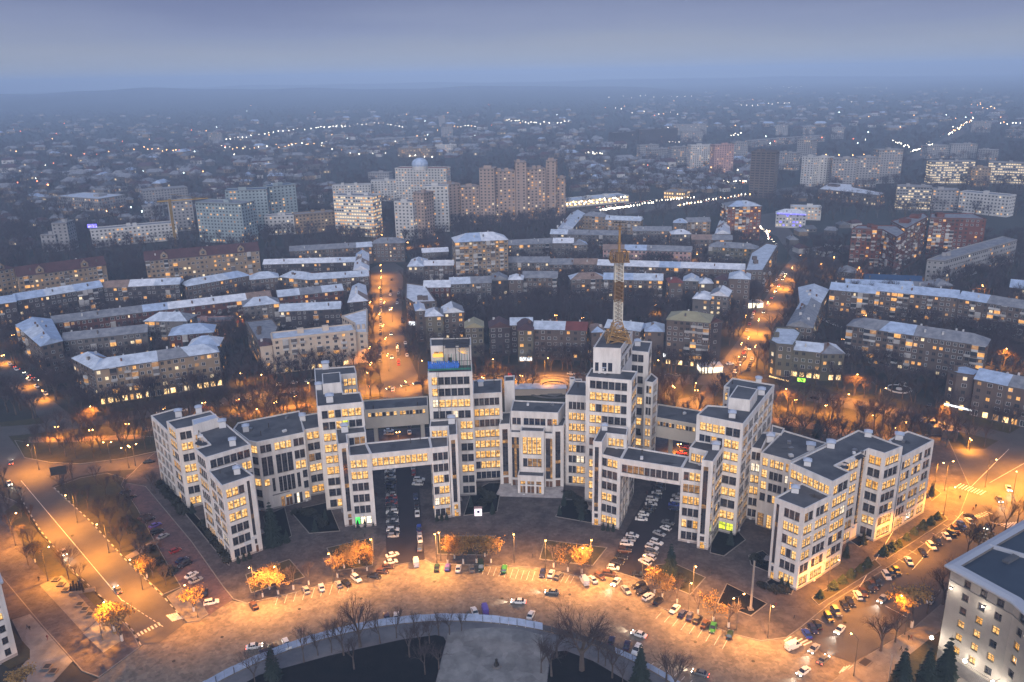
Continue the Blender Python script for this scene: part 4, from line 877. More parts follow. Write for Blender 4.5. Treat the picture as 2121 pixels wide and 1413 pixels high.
# --- around the white house
H(apt, 'tall cream block with white balcony bays and glowing ground floor behind the left tower', e2, (330, 962), (1005, 888), 19.5, 14, 'flat', 'w_cream', 'r_pale', fl=6, lit=.05, shop=True, bal=6, spacing=4.2)
H(apt, 'narrow cream annex at the left end of the cream block', e2, (232, 1012), (328, 1000), 16.5, 12, 'hip', 'w_cream', 'r_maroon', fl=5)
H(apt, 'dark wing with tilted grey roofs left of the cream block', e2, None, None, 16, poly=[(225, 1000), (330, 970), (380, 860), (330, 790), (115, 815)], roof='flat', wall='w_brown', rm='r_grey')
H(apt, 'wing with crossing snowy roofs running back right of the cream block', e2, None, None, 17.5, poly=[(1006, 905), (1102, 905), (1100, 712), (895, 770), (1000, 830)], roof='flat', wall='w_cream', rm='r_white', lit=.1)
H(apt, 'dark block with pale blue roof behind the cream block', e2, (388, 728), (880, 705), 17, 12, 'gable', 'w_dark', 'r_pale', bal=3, lit=.2)
H(apt, 'grey blue block with hip roof left of the brick row', e2, (92, 690), (385, 660), 17, 14, 'hip', 'w_grey', 'r_grey', bal=2)
H(apt, 'red brick row with grey and dark blue roof left of the lit street', e2, (380, 610), (905, 555), 15, 12, 'gable', 'w_brick', 'r_grey', lit=.2)
H(apt, 'street end house with snowy hip roof on the left kerb of the lit street', e2, None, None, 16, poly=[(945, 655), (1105, 640), (1085, 515), (985, 520)], roof='hip', wall='w_dark', rm='r_white', lit=.1)
H(apt, 'brown row house with snowy rumpled roofs and glowing courtyard', e2, (150, 470), (380, 450), 16, 14, 'hip', 'w_brown', 'r_pale', bal=1)
H(apt, 'double gabled grey house between snowy roofs', e2, (385, 445), (620, 470), 15, 14, 'hip', 'w_grey', 'r_pale', bal=2)
H(apt, 'long row with white balconies and patched pale roof near the street', e2, (630, 470), (1112, 440), 15, 12, 'gable', 'w_brown', 'r_pale', bal=6, lit=.14)
H(apt, 'long dark terrace with thin white roof behind the rumpled roofs', e2, (255, 345), (1000, 325), 15, 11, 'gable', 'w_dark', 'r_white', lit=.1)
H(apt, 'long brown terrace with grey roof below the tall pale towers', e2, (472, 238), (1140, 200), 15, 12, 'gable', 'w_brown', 'r_grey', lit=.15)
H(apt, 'brown block with grey hip roof closing the far end of the lit street', e2, (1140, 175), (1402, 170), 17, 14, 'hip', 'w_brown', 'r_grey', lit=.08)
H(apt, 'snowy roofed end wing at the left kerb near the street head', e2, None, None, 15, poly=[(992, 392), (1115, 392), (1112, 255), (1015, 258)], roof='gable', wall='w_brown', rm='r_white', lit=.05)
H(apt, 'grey block with snowy hip roof at the right kerb of the lit street', e2, (1430, 362), (1560, 360), 16, 26, 'hip', 'w_grey', 'r_pale', bal=1)
H(apt, 'row with red balconies under thin white roof right of the lit street', e2, (1562, 355), (1802, 352), 16, 11, 'gable', 'w_brown', 'r_white', bal=4)
H(apt, 'low white roofed row beside the tan tower block', e2, (1550, 250), (1760, 240), 14, 10, 'gable', 'w_grey', 'r_pale')
H(apt, 'snow white roofed wing along the right kerb of the lit street', e3, None, None, 16, poly=[(140, 738), (330, 730), (240, 600), (85, 580), (80, 700)], roof='flat', wall='w_brown', rm='r_white')
H(apt, 'brick row under a broad white roof behind the white wing', e3, (225, 612), (440, 608), 16, 13, 'gable', 'w_brick', 'r_white')
H(apt, 'olive brown corner tower with white roof and stacked balconies facing the ring street', e3, (240, 847), (385, 842), 20.5, 15, 'hip', 'w_olive', 'r_white', bal=1, lit=.1)
H(apt, 'olive brown block with white roof next to the corner tower', e3, (386, 820), (552, 810), 20.5, 14, 'gable', 'w_brown', 'r_white', bal=2, lit=.2)
H(apt, 'narrow stack of enclosed balconies at the street corner', e3, (162, 802), (238, 797), 20, 15, 'gable', 'w_brown', 'r_white', bal=2, lit=.15)
H('tower_block', 'tall tan eleven storey block with stepped balconies and white hip roof', e3, (480, 245), (910, 222), 35, 20, 'hip', 'w_tan', 'r_white', fl=11, lit=.12, bal=8, rise=5)
for lab, cf, A, B, h, w, r_, rt in (
    ('grey row with dormer under grey roof below the tall tan block', e3, (440, 585), (775, 572), 17, 'w_grey', 'r_grey', 'gable'), ('short dark link between two courtyard rows', e3, (776, 553), (912, 548), 16, 'w_dark', 'r_grey', 'gable'),
    ('brown gabled projection with white roof in the middle courtyard', e3, (916, 548), (1030, 548), 18, 'w_brown', 'r_white', 'hip'), ('brown row with long white roof behind the bare courtyard trees', e3, (1031, 532), (1310, 532), 17, 'w_brown', 'r_pale', 'gable'),
    ('brown row left of the mast with blue white roof', e3, (1425, 548), (1700, 538), 17, 'w_brown', 'r_pale', 'hip'), ('brown row with blue white roof just behind the mast', e4, (390, 632), (822, 640), 17, 'w_brown', 'r_pale', 'gable'),
    ('narrow dull brown block with red roof right of the mast', e4, (872, 658), (972, 656), 19, 'w_brown', 'r_red', 'hip'), ('small row with pale roof right of the red roof', e4, (974, 642), (1082, 646), 17, 'w_grey', 'r_pale', 'gable'),
    ('small block with snowy hip roof beside the dark maroon gable', e4, (1092, 662), (1192, 662), 16, 'w_grey', 'r_white', 'hip'), ('block with dark maroon gables near the right lit street', e4, (1198, 632), (1308, 642), 19, 'w_brown', 'r_maroon', 'hip'),
    ('plain grey terrace with dull roof behind the courtyard', e3, (912, 408), (1246, 408), 15, 'w_grey', 'r_grey', 'gable'), ('dull terrace with grey roof left of the mast platform', e3, (1248, 424), (1640, 424), 14, 'w_brown', 'r_grey', 'gable'),
    ('grey row with small snowy roof behind the tan tower', e3, (912, 268), (1276, 250), 15, 'w_grey', 'r_grey', 'gable'), ('row with bright white roof and lit upper windows', e3, (1278, 250), (1442, 250), 16, 'w_grey', 'r_white', 'gable'), ('grey gabled end of the white roofed row', e3, (1442, 265), (1556, 262), 15, 'w_grey', 'r_grey', 'hip'),
    ('low grey terrace with pierced windows left of the aerial tip', e4, (385, 415), (700, 420), 14, 'w_pink', 'r_grey', 'gable'), ('low grey terrace with chimneys right of the aerial', e4, (702, 420), (1032, 430), 14, 'w_pink', 'r_grey', 'gable'),
    ('pale yellow grey block with hip roof near the right street', e4, (1158, 392), (1510, 412), 17, 'w_olive', 'r_grey', 'hip'), ('long grey terrace with flat toned roof in the far courtyard', e4, (0, 300), (512, 310), 14, 'w_grey', 'r_grey', 'gable'),
    ('far grey terrace with lighter ridge', e4, (605, 278), (886, 278), 14, 'w_grey', 'r_grey', 'gable'), ('far block with snow white hipped roof', e4, (888, 302), (1030, 300), 15, 'w_grey', 'r_white', 'hip'), ('far terrace with dull roof left of the dark brick tower', e4, (1036, 340), (1330, 345), 14, 'w_brown', 'r_grey', 'gable'),
    ('small far block with white hip roof', e4, (900, 218), (1000, 220), 14, 'w_grey', 'r_white', 'hip'), ('small far block with grey roof and lit windows', e4, (1002, 212), (1172, 210), 14, 'w_tan', 'r_grey', 'gable'), ('far row with chimneys behind the white streak roof', e4, (232, 165), (400, 175), 14, 'w_tan', 'r_grey', 'hip'), ('far row with pale roof near the green light', e4, (402, 195), (660, 205), 14, 'w_tan', 'r_pale', 'gable')):
    H(apt, lab, cf, A, B, h, 12.5, rt, w, r_, bal=2, lit=.15)
H(apt, 'very long terrace with unbroken bright white roof behind the mast', e4, (345, 528), (1422, 562), 14.5, 12, 'gable', 'w_brown', 'r_white', bal=5, lit=.14)
H(apt, 'snowy roofed terrace running away towards the market lights', e4, None, None, 14, poly=[(20, 300), (150, 270), (250, 150), (150, 150)], roof='gable', wall='w_grey', rm='r_pale')
H(apt, 'white patched roof terrace running away left of the dark brick tower', e4, None, None, 14, poly=[(1205, 300), (1315, 300), (1305, 205), (1240, 205)], roof='gable', wall='w_grey', rm='r_white')
# --- dark front row facing the ring street
for lab, cf, A, B, h, w, r_, rt, dd in (
    ('front row house with ochre green roof and lit stair window', e3, (562, 940), (712, 935), 17.5, 'w_olive', 'r_ochre', 'gable', 12), ('front row house with dark maroon roof', e3, (762, 938), (930, 932), 17.5, 'w_dark', 'r_maroon', 'gable', 12),
    ('recessed front row house with flat pale grey roof', e3, (932, 918), (1110, 915), 18, 'w_dark', 'r_grey', 'gable', 11), ('projecting olive house with maroon roof and lit shop signs', e3, (990, 958), (1118, 956), 19, 'w_olive', 'r_maroon', 'hip', 20),
    ('front row house with light grey roof right of the projecting house', e3, (1120, 950), (1372, 956), 18, 'w_brown', 'r_pale', 'gable', 12), ('front row house with bright red roof', e3, (1373, 956), (1548, 962), 18, 'w_brown', 'r_red', 'gable', 12),
    ('front row house with pale blue hip roof left of the mast foot', e3, (1590, 975), (1700, 972), 18, 'w_brown', 'r_blue', 'hip', 14), ('front row house with blue roof right of the mast foot', e4, (400, 985), (655, 1012), 18, 'w_brown', 'r_blue', 'gable', 12), ('front row house with pale blue hip roof and glazed stair', e4, (692, 1012), (832, 1016), 18, 'w_brown', 'r_blue', 'hip', 15)):
    H(apt, lab, cf, A, B, h, dd, rt, w, r_, bal=3, lit=.13, shop='shop signs' in lab)
H(apt, 'tall brown block with ochre and maroon roofs and white balcony stacks', e4, (852, 925), (1165, 950), 26, 16, 'hip', 'w_brown', 'r_ochre', bal=4, lit=.16, rise=3.5, shop=True)
H(apt, 'dark stack of glazed balconies at the right end of the brown block', e4, (1168, 950), (1255, 940), 24, 14, 'gable', 'w_dark', 'r_maroon', bal=2, lit=.1)
H(apt, 'grey block with snow white hip roof behind the ochre roof', e4, (1042, 772), (1165, 782), 19, 16, 'hip', 'w_grey', 'r_white', bal=1); H(apt, 'grey block with flat white roof behind the ochre roof', e4, (1167, 748), (1302, 758), 20, 16, 'gable', 'w_grey', 'r_white', bal=1, lit=.15)
H(apt, 'tall brown corner block with pale rounded roof beside the right lit street', e4, (1308, 625), (1462, 632), 25, 16, 'hip', 'w_brown', 'r_pale', bal=2, lit=.12)
H(apt, 'long brown street front with crossing snowy gables along the right lit street', e4, None, None, 18, poly=[(1425, 572), (1556, 570), (1666, 385), (1580, 370), (1470, 440)], roof='flat', wall='w_brown', rm='r_pale', bal=6, lit=.05, chim=6)
H('brick_tower', 'dark brick tower with grey gabled attic and many warm windows', e4, (1300, 100), (1545, 95), None, 22, 'hip', 'w_redtower', 'r_grey', yb=350, lit=.3, bal=4, z0h=3.1, rise=4)
H('civic_building', 'white roofed building outlined in blue light', e4, (1652, 152), (1872, 158), 14, 16, 'hip', 'w_white', 'r_white', lit=.3, litm=['win_pale', 'led_blue'])
H('civic_building', 'white office row with even lit windows beside the blue lit building', e4, (1760, 100), (1985, 105), 14, 12, 'flat', 'w_white', 'r_pale', lit=.6)
# --- right
H(apt, 'rounded corner block with pale sloping roof and glowing ground floor shops', e5, None, None, 17.5, poly=[(118, 965), (165, 990), (280, 1000), (335, 910), (290, 880), (160, 875)], roof='flat', wall='w_olive', rm='r_pale', shop=True, lit=.2, fl=4)
H(apt, 'low olive block with green canopy and neon light beside the rounded corner', e5, (280, 1025), (480, 1045), 15, 12, 'gable', 'w_olive', 'r_grey', shop=True, lit=.15, bal=2, fl=4)
H(apt, 'low olive block with grey hip roof and stacked balconies near the neon light', e5, (480, 1052), (637, 1052), 15, 15, 'hip', 'w_olive', 'r_grey', shop=True, bal=3, fl=4)
H(apt, 'big grey brown six storey block with two glazed stair strips behind the right park', e5, (655, 855), (1622, 1000), 21, 14, 'hip', 'w_brown', 'r_grey', fl=6, bal=9, lit=.1, spacing=2.9)
H(apt, 'long brown six storey block with blue white roof and many balconies, left half', e5, (845, 612), (1430, 665), 20, 13, 'gable', 'w_brown', 'r_blue', fl=6, bal=6, lit=.15)
H(apt, 'long brown six storey block with rusty dormers running to the right edge', e5, (1432, 668), (2050, 765), 20, 13, 'gable', 'w_brown', 'r_grey', fl=6, bal=7, lit=.15)
H(apt, 'brown courtyard block with striped balconies left of the long blue roof', e5, (535, 605), (848, 635), 19, 13, 'gable', 'w_brown', 'r_blue', bal=4, lit=.15)
H(apt, 'street wing with grey metal roof running back from the rounded corner', e5, None, None, 16.5, poly=[(235, 858), (412, 872), (470, 705), (330, 698)], roof='gable', wall='w_brown', rm='r_grey')
H(apt, 'far street wing with white and grey roofs along the right lit street', e5, None, None, 16.5, poly=[(330, 696), (466, 706), (525, 605), (318, 590)], roof='gable', wall='w_brown', rm='r_pale')
H(apt, 'curved fronted block with light blue roof at the right edge of the park', e5, None, None, 18, poly=[(1358, 1170), (1420, 1195), (1540, 1212), (1590, 1175), (1480, 1140), (1390, 1145)], roof='flat', wall='w_brown', rm='r_blue', lit=.3, shop=True)
H(apt, 'brown block with light blue roof and glazed stair near the right edge', e5, (1545, 1228), (1765, 1275), 18, 13, 'gable', 'w_brown', 'r_blue', bal=2, lit=.15, shop=True); H(apt, 'brown block with light blue roof cut by the right picture edge', e5, (1768, 1275), (2080, 1335), 18, 13, 'gable', 'w_brown', 'r_blue', bal=3, lit=.25, shop=True)
H('brick_tower', 'dark red brick ten storey block with arched parapet, nearest of the brick group', e5, None, None, 36, poly=[(688, 185), (900, 190), (1000, 245), (1062, 212), (1000, 165), (730, 160)], roof='flat', wall='w_brick_red', rm='r_grey', yb=None, lit=.06, bal=6)
H('brick_tower', 'dark red brick slab running back between the brick towers', e5, None, None, 34, poly=[(1065, 185), (1220, 100), (1190, 75), (960, 130)], roof='flat', wall='w_brick_red', rm='r_grey', lit=.06, bal=5)
H('brick_tower', 'broad dark red brick tower with stepped top, farthest right of the brick group', e5, None, None, 34, poly=[(1232, 110), (1440, 112), (1625, 118), (1530, 78), (1240, 78)], roof='flat', wall='w_brick_red', rm='r_grey', lit=.08, bal=5)
H(apt, 'long grey five storey block in blue dusk right of the brick towers', e5, None, None, 18, poly=[(1212, 400), (1330, 408), (1840, 262), (1740, 238), (1400, 330)], roof='flat', wall='w_slab', rm='r_grey', lit=.08)
H('shed', 'low shed with deep blue roof in front of the brick tower', e5, (780, 545), (1180, 562), 7, 14, 'gable', 'w_grey', 'r_navy', win=False); H('shed', 'long low shed with dull grey roof behind the right blocks', e5, (650, 575), (1280, 600), 7, 12, 'gable', 'w_brown', 'r_grey', lit=.05)
H('house', 'small house with dark hip roof beside the lit stadium field', e5, (580, 480), (715, 490), 8, 14, 'hip', 'w_brown', 'r_grey'); H('house', 'square house with hip roof by the red lit lane', e5, (1272, 585), (1405, 580), 9, 14, 'hip', 'w_brown', 'r_grey', lit=.2)
H('house', 'house with blue roof at the right picture edge', e5, (1790, 590), (1990, 610), 10, 16, 'gable', 'w_brown', 'r_blue', lit=.2)
# --- far towers (front line at the roof, foot at yb)
def TW(lab, cf, x0, y0, x1, y1, yb, wall='w_slab', lit=.12, d=16, **k):
    k.setdefault('rm', 'r_grey'); k.setdefault('ww', 1.7); k.setdefault('spacing', 3.6)
    H(k.pop('name', 'tower_block'), lab, cf, (x0, y0), (x1, y1), None, d, 'flat', wall, k.pop('rm'), yb=yb, lit=lit, big=True, frames=False, z0h=3.1, **k)
TW('white office tower with nearly every window lit', f7, 160, 660, 422, 668, 925, 'w_white', .72, 18, name='office_tower', litm=['win_pale', 'win_pale', 'win_warm'], spacing=2.6, ww=2.0)
TW('white apartment tower with red crown and blue dome', f7, 572, 480, 912, 482, 760, 'w_white', .12, 18, rm='r_red')
TW('white fronted tower lit from below, left end of the brown cluster', f7, 565, 702, 690, 706, 952, 'w_white', .2); TW('pale narrow tower step beside the white fronted tower', f7, 692, 640, 762, 645, 945, 'w_tower', .08)
TW('pale towered step with dark bands', f7, 764, 602, 925, 598, 905, 'w_white', .12); TW('brown windowless shaft, first from the left', f7, 926, 588, 1006, 580, 862, 'w_tower', .02); TW('brown tower bay between the first two shafts', f7, 1008, 605, 1132, 598, 858, 'w_tower', .25)
TW('brown balcony shaft with open crown, second from the left', f7, 1132, 482, 1232, 482, 850, 'w_tower', .05); TW('tall brown tower bay with lit rooms, wider one', f7, 1234, 500, 1372, 495, 840, 'w_tower', .28); TW('tall brown shaft with crown in the middle of the cluster', f7, 1374, 440, 1446, 438, 835, 'w_tower', .05)
TW('tall brown tower bay with lit rooms, right one', f7, 1448, 485, 1574, 480, 825, 'w_tower', .3); TW('tallest brown shaft with a string of stair lights', f7, 1576, 430, 1642, 430, 812, 'w_tower', .18); TW('lower brown end block of the cluster', f7, 1646, 545, 1702, 545, 800, 'w_tower', .2)
TW('long pale block left of the red crowned tower', f7, 155, 595, 410, 588, 720, 'w_white', .12, 14); TW('long pale block joined to the red crowned tower', f7, 412, 565, 580, 560, 700, 'w_white', .12, 14); TW('small pale block above the long pale blocks', f7, 392, 508, 532, 510, 590, 'w_slab', .08, 14)
TW('white striped eight storey block with blue roof sign', f6, 550, 935, 1075, 890, 1042, 'w_white', .16, 15); TW('pale teal tower with a vertical string of lights', f6, 1190, 765, 1470, 775, 1005, 'w_teal', .2, 22)
TW('blue and white stepped tower with blue roof edge', f6, 1372, 695, 1625, 685, 960, 'w_teal', .1, 18, rm='r_navy'); TW('white and blue tower at the right of the teal group', f6, 1640, 670, 1802, 655, 930, 'w_teal', .12, 18, rm='r_navy')
TW('low pale blue block in front of the teal group', f6, 1612, 852, 1792, 845, 965, 'w_white', .1, 14); TW('low cream slab left of the lit office tower', f6, 1798, 842, 2042, 822, 960, 'w_tan', .12, 14)
TW('unfinished tower beside the yellow crane', f6, 1020, 765, 1172, 755, 945, 'w_slab', .15, 18); TW('wide grey block behind the unfinished tower', f6, 868, 695, 1142, 672, 790, 'w_slab', .04, 20); TW('pale low block left of the unfinished tower', f6, 870, 795, 995, 785, 860, 'w_slab', .02, 16)
TW('dark unlit slab at left, lower one', f6, 245, 965, 335, 965, 1065, 'w_slab', .0, 18); TW('dark unlit slab at left, taller one', f6, 312, 895, 405, 892, 1062, 'w_slab', .0, 18)
TW('lone far tower among the orange street lights', f6, 1275, 342, 1352, 338, 425, 'w_slab', .1, 16); TW('low lit works hall far left', f6, 345, 728, 600, 745, 805, 'w_slab', .25, 40, rm='r_pale'); TW('small white roofed hall in the far left haze', f6, 1510, 532, 1625, 535, 565, 'w_slab', .1, 30, rm='r_white')
TW('pale slab of the far left industrial district', f6, 380, 585, 578, 570, 615, 'w_slab', .05, 30, rm='r_pale'); TW('far grey hall with lit front', f6, 640, 690, 775, 670, 715, 'w_slab', .1, 30)
TW('pale long institute hall in the middle haze', f7, 590, 345, 815, 345, 405, 'w_tan', .15, 30); TW('white slab beside the institute hall', f7, 840, 325, 980, 322, 378, 'w_white', .1, 14); TW('far grey slab in the middle haze, higher', f7, 862, 130, 905, 130, 200, 'w_slab', .05, 20); TW('far grey slab in the middle haze, lower', f7, 880, 210, 955, 208, 272, 'w_slab', .1, 20)
TW('low far row near the middle', f7, 230, 340, 325, 338, 375, 'w_slab', .15, 20); TW('dark far row in the middle haze', f7, 430, 290, 760, 270, 325, 'w_slab', .08, 40)
TW('pale courtyard hall left in the middle haze', f7, 125, 262, 260, 255, 298, 'w_slab', .12, 24)
TW('dark ribbed far block', f8, 82, 278, 200, 268, 345, 'w_dark', .02, 20); TW('dark ribbed far block joined on the right', f8, 202, 262, 395, 255, 335, 'w_dark', .02, 20); TW('far pale slab with a bright lamp at its end', f8, 370, 238, 540, 235, 290, 'w_slab', .05, 16)
for i, (x0, y0, x1, y1, yb, w, l) in enumerate([(207, 342, 300, 338, 402, 'w_slab', .1), (262, 362, 365, 355, 425, 'w_slab', .1), (366, 352, 458, 348, 440, 'w_slab', .12), (460, 342, 578, 338, 460, 'w_white', .16), (580, 340, 676, 336, 482, 'w_pink', .18), (678, 328, 746, 325, 430, 'w_slab', .14)]):
    TW(['pale panel block at the left end of the long far row', 'second panel block of the long far row', 'third panel block of the long far row', 'white panel block left of the pink one', 'pinkish panel block above the bright avenue', 'panel block right of the pinkish one'][i], f8, x0, y0, x1, y1, yb, w, l, 16, name='panel_block')
TW('dark unfinished concrete tower', f8, 762, 372, 885, 375, 600, 'w_brown', .01, 22, rm='w_dark', spacing=5.2, ww=4.4)
TW('panel block left of the neon edged tower', f8, 885, 375, 985, 380, 460, 'w_slab', .15, 16, name='panel_block'); TW('tower with a white and pink neon corner', f8, 992, 312, 1068, 315, 440, 'w_slab', .06, 18)
TW('narrow pale tower pair, left one', f8, 1015, 398, 1074, 402, 542, 'w_white', .16, 18); TW('narrow pale tower pair, right one', f8, 1078, 398, 1142, 402, 540, 'w_white', .08, 18)
TW('broad panel tower group, left block', f8, 1170, 408, 1290, 408, 552, 'w_slab', .2, 18); TW('broad panel tower group, middle block', f8, 1292, 402, 1398, 402, 550, 'w_slab', .16, 18); TW('broad panel tower group, tall right block', f8, 1400, 365, 1520, 362, 532, 'w_slab', .2, 18)
TW('long many windowed office slab glowing at the right', f8, 1660, 422, 1880, 420, 535, 'w_slab', .6, 16, name='office_block', litm=['win_pale'], spacing=2.8, ww=2.2); TW('glowing office slab cut by the right picture edge', f8, 1945, 425, 2160, 432, 530, 'w_slab', .65, 16, name='office_block', litm=['win_pale'], spacing=2.8, ww=2.2); TW('pale stepped front between the two glowing slabs', f8, 1865, 452, 1960, 452, 545, 'w_tan', .2, 16)
TW('lit glass office block below the glowing slab', f8, 1490, 545, 1665, 550, 660, 'w_slab', .55, 16, name='office_block', litm=['win_pale'], spacing=2.8, ww=2.2); TW('dull office block in the middle of the lower right row', f8, 1668, 562, 1800, 565, 665, 'w_slab', .12, 16, name='office_block'); TW('white grid fronted office block at right', f8, 1802, 572, 2050, 595, 672, 'w_white', .08, 16, name='office_block')
for i, (x0, y0, x1, y1, yb) in enumerate([(1640, 345, 1758, 340, 408), (1760, 335, 1890, 335, 405), (1892, 362, 1992, 365, 412), (885, 242, 945, 242, 290), (1020, 248, 1080, 248, 285), (1165, 252, 1225, 252, 308), (760, 318, 980, 300, 352), (985, 300, 1130, 292, 330), (415, 272, 520, 270, 325), (1865, 222, 1960, 222, 275), (2030, 262, 2121, 268, 300)]):
    TW('far panel block ' + ['at the left of the right hand cluster', 'in the middle of the right hand cluster', 'at the right of the right hand cluster', 'standing alone above the long row', 'second of three alone above the long row', 'third of three alone above the long row', 'forming the left of the long thin row', 'forming the right of the long thin row', 'below the slab with the bright lamp', 'near the top of the distant avenue', 'in the haze at the right picture edge'][i], f8, x0, y0, x1, y1, yb, 'w_slab', .12, 16, name='panel_block')
H('institute', 'curved low block with snowy roof and orange windows in the trees', f8, None, None, 13, poly=[(1095, 560), (1250, 575), (1400, 592), (1430, 580), (1270, 550), (1262, 535), (1150, 528)], roof='flat', wall='w_brown', rm='r_white', lit=.3)
H('market_hall', 'long low shopping hall with brilliantly lit front', f7, (1702, 700), (2130, 660), 8, 25, 'flat', 'w_white', 'r_pale', lit=.9, litm=['shopfront'], spacing=6, ww=4, big=True); H('market_hall', 'small lit shop block by the far avenue', f8, (325, 570), (425, 575), 10, 25, 'flat', 'w_tan', 'r_grey', lit=.7, litm=['shopfront'], big=True)
# neighbourhood of one-family houses: each its own
def hs_mesh(k):
    r = random.Random(k); mb = MB(); w, d, h = r.uniform(5, 8), r.uniform(4, 5.5), r.uniform(3, 5.5); rm = r.choice(['r_grey', 'r_grey', 'r_grey', 'r_blue', 'slate', 'slate', 'r_maroon']); wl = r.choice(['w_grey', 'w_white', 'w_brick', 'w_tan'])
    mb.prism([(-w, -d), (w, -d), (w, d), (-w, d)], 0, h, wl); e = .5; z = h + .02
    mb.face([(-w - e, -d - e, z), (w + e, -d - e, z), (w * .7, 0, h + 3), (-w * .7, 0, h + 3)], rm); mb.face([(w + e, d + e, z), (-w - e, d + e, z), (-w * .7, 0, h + 3), (w * .7, 0, h + 3)], rm)
    mb.face([(w + e, -d - e, z), (w + e, d + e, z), (w * .7, 0, h + 3)], rm); mb.face([(-w - e, d + e, z), (-w - e, -d - e, z), (-w * .7, 0, h + 3)], rm)
    for i in range(3):
        x = -w * .6 + i * w * .6; mb.box(x, -d, 1.8, 1.3, .2, 1.4, 'win_pale' if r.random() < .22 else 'pane')
    mb.box(w * .3, d * .2, h + 2.6, .8, .8, 2, 'brickish'); mb.rn = {'r_grey': 'grey', 'r_blue': 'pale blue', 'slate': 'dark', 'r_maroon': 'dull red'}[rm]; return mb
HSM = [hs_mesh(k).mesh('small_house') for k in range(14)]; HSB = [hs_mesh(k) for k in range(14)]
def inhouse(x, y, m=12):
    for P, h in HOUSES:
        c = sum(P, Vector((0, 0))) / len(P); R = max((p - c).length for p in P) + m
        if (c.x - x) ** 2 + (c.y - y) ** 2 < R * R:
            # inside test on the grown polygon
            ok = True
            for i in range(len(P)):
                a, b = P[i], P[(i + 1) % len(P)]; e = (b - a)
                if e.length < .01: continue
                e.normalize()
                if e.x * (y - a.y) - e.y * (x - a.x) < -m: ok = False; break
            if ok: return True
    return False
rh = random.Random(77); spots = []; tries = 0
regs = [((1180, 330, 1560, 398), 210), ((0, 240, 700, 470), 520), ((700, 230, 1300, 330), 260), ((1300, 190, 2121, 270), 300), ((1560, 400, 1700, 420), 8), ((1600, 470, 1770, 540), 12), ((0, 500, 90, 520), 6)]
for (x0, y0, x1, y1), n in regs:
    k = 0; t_ = 0
    while k < n and t_ < n * 6:
        t_ += 1; x, y = rh.uniform(x0, x1), rh.uniform(y0, y1); g = G(x, y)
        if inhouse(g.x, g.y, 10): continue
        spots.append((g.length, g.x, g.y)); k += 1
spots.sort(); far = MB()
for i, (d_, x, y) in enumerate(spots):
    j = rh.randrange(14); rz = rh.choice([0, .3, -.4, 1.5, 1.8]) + rh.uniform(-.15, .15)
    if i < 290: thing('small_house', 'small one family house with ' + HSB[j].rn + ' pitched roof in the far low rise district', 'house', (x, y, 0), rz, HSB[j].rn + ' roofed one family houses among trees in the distance', HSM[j])
    else:
        s_ = rh.uniform(1, 1.9); far.add(HSB[j], Matrix.Translation((x, y, 0)) @ Matrix.Rotation(rz, 4, 'Z') @ Matrix.Diagonal((s_ * 1.3, s_, s_, 1)))
o = far.build('small_house'); o['kind'] = 'stuff'; o['label'] = 'hundreds of small houses fading into the blue haze'
# the tower accents
g = G(*f7(738, 440), 62); mb = MB(); mb.ball((g.x, g.y, 88), 9, 'r_blue', 10, 6); 
# crane
cg = G(*f6(1075, 1035)); t = thing('tower_crane', 'thin yellow tower crane beside the unfinished tower', 'crane', (cg.x, cg.y, 0)); mat('crane_yellow', (.35, .22, .04), .6)
hh = zat(cg.x, cg.y, f6(0, 745)[1]); mb = MB(); lattice(mb, cg.x, cg.y, 0, hh, .8, .8, 14, 'crane_yellow', .25); mb.build('crane_mast', t); mb = MB(); mb.tube((cg.x - 12, cg.y, hh - 2), (cg.x + 34, cg.y + 10, hh - 1), .9, .5, 'crane_yellow', 4); mb.tube((cg.x, cg.y, hh + 5), (cg.x + 30, cg.y + 9, hh - 1), .2, .2, 'crane_yellow', 3); mb.build('jib', t)
# ================================================================ street lamps
mat('pole', (.10, .095, .09), .6, .4); mat('pole_pale', (.42, .40, .38), .6)
mat('bulb', (1, .6, .25), .5, emis=(1.0, .46, .12), est=30); mat('bulb_white', (1, .95, .85), .5, emis=(1, .92, .78), est=60); mat('bulb_off', (.5, .5, .5), .3)
def pip(P, x, y):
    c = False; n = len(P); j = n - 1
    for i in range(n):
        if (P[i][1] > y) != (P[j][1] > y) and x < (P[j][0] - P[i][0]) * (y - P[i][1]) / (P[j][1] - P[i][1]) + P[i][0]: c = not c
        j = i
    return c
def lamp_meshes(hgt, arms, arm=1.6):
    p = MB(); p.tube((0, 0, 0), (0, 0, 1.0), .22, .18, 'pole', 6); p.tube((0, 0, 1.0), (0, 0, hgt), .12, .08, 'pole', 6)
    a = MB(); hd = MB(); bl = MB()
    for s_ in arms:
        a.tube((0, 0, hgt - .1), (s_ * arm * .6, 0, hgt + .45), .06, .06, 'pole', 4); a.tube((s_ * arm * .6, 0, hgt + .45), (s_ * arm, 0, hgt + .5), .06, .05, 'pole', 4)
        hd.frustum([(s_ * arm - .35, -.2, hgt + .38), (s_ * arm + .35, -.2, hgt + .38), (s_ * arm + .35, .2, hgt + .38), (s_ * arm - .35, .2, hgt + .38)], [(s_ * arm - .2, -.1, hgt + .6), (s_ * arm + .2, -.1, hgt + .6), (s_ * arm + .2, .1, hgt + .6), (s_ * arm - .2, .1, hgt + .6)], 'pole')
        bl.ball((s_ * arm, 0, hgt + .28), .27, 'bulb', 7, 4)
    return [('pole', p.mesh('pole')), ('arm', a.mesh('arm')), ('lamp_head', hd.mesh('lamp_head')), ('bulb', bl.mesh('bulb'))], arms, arm, hgt
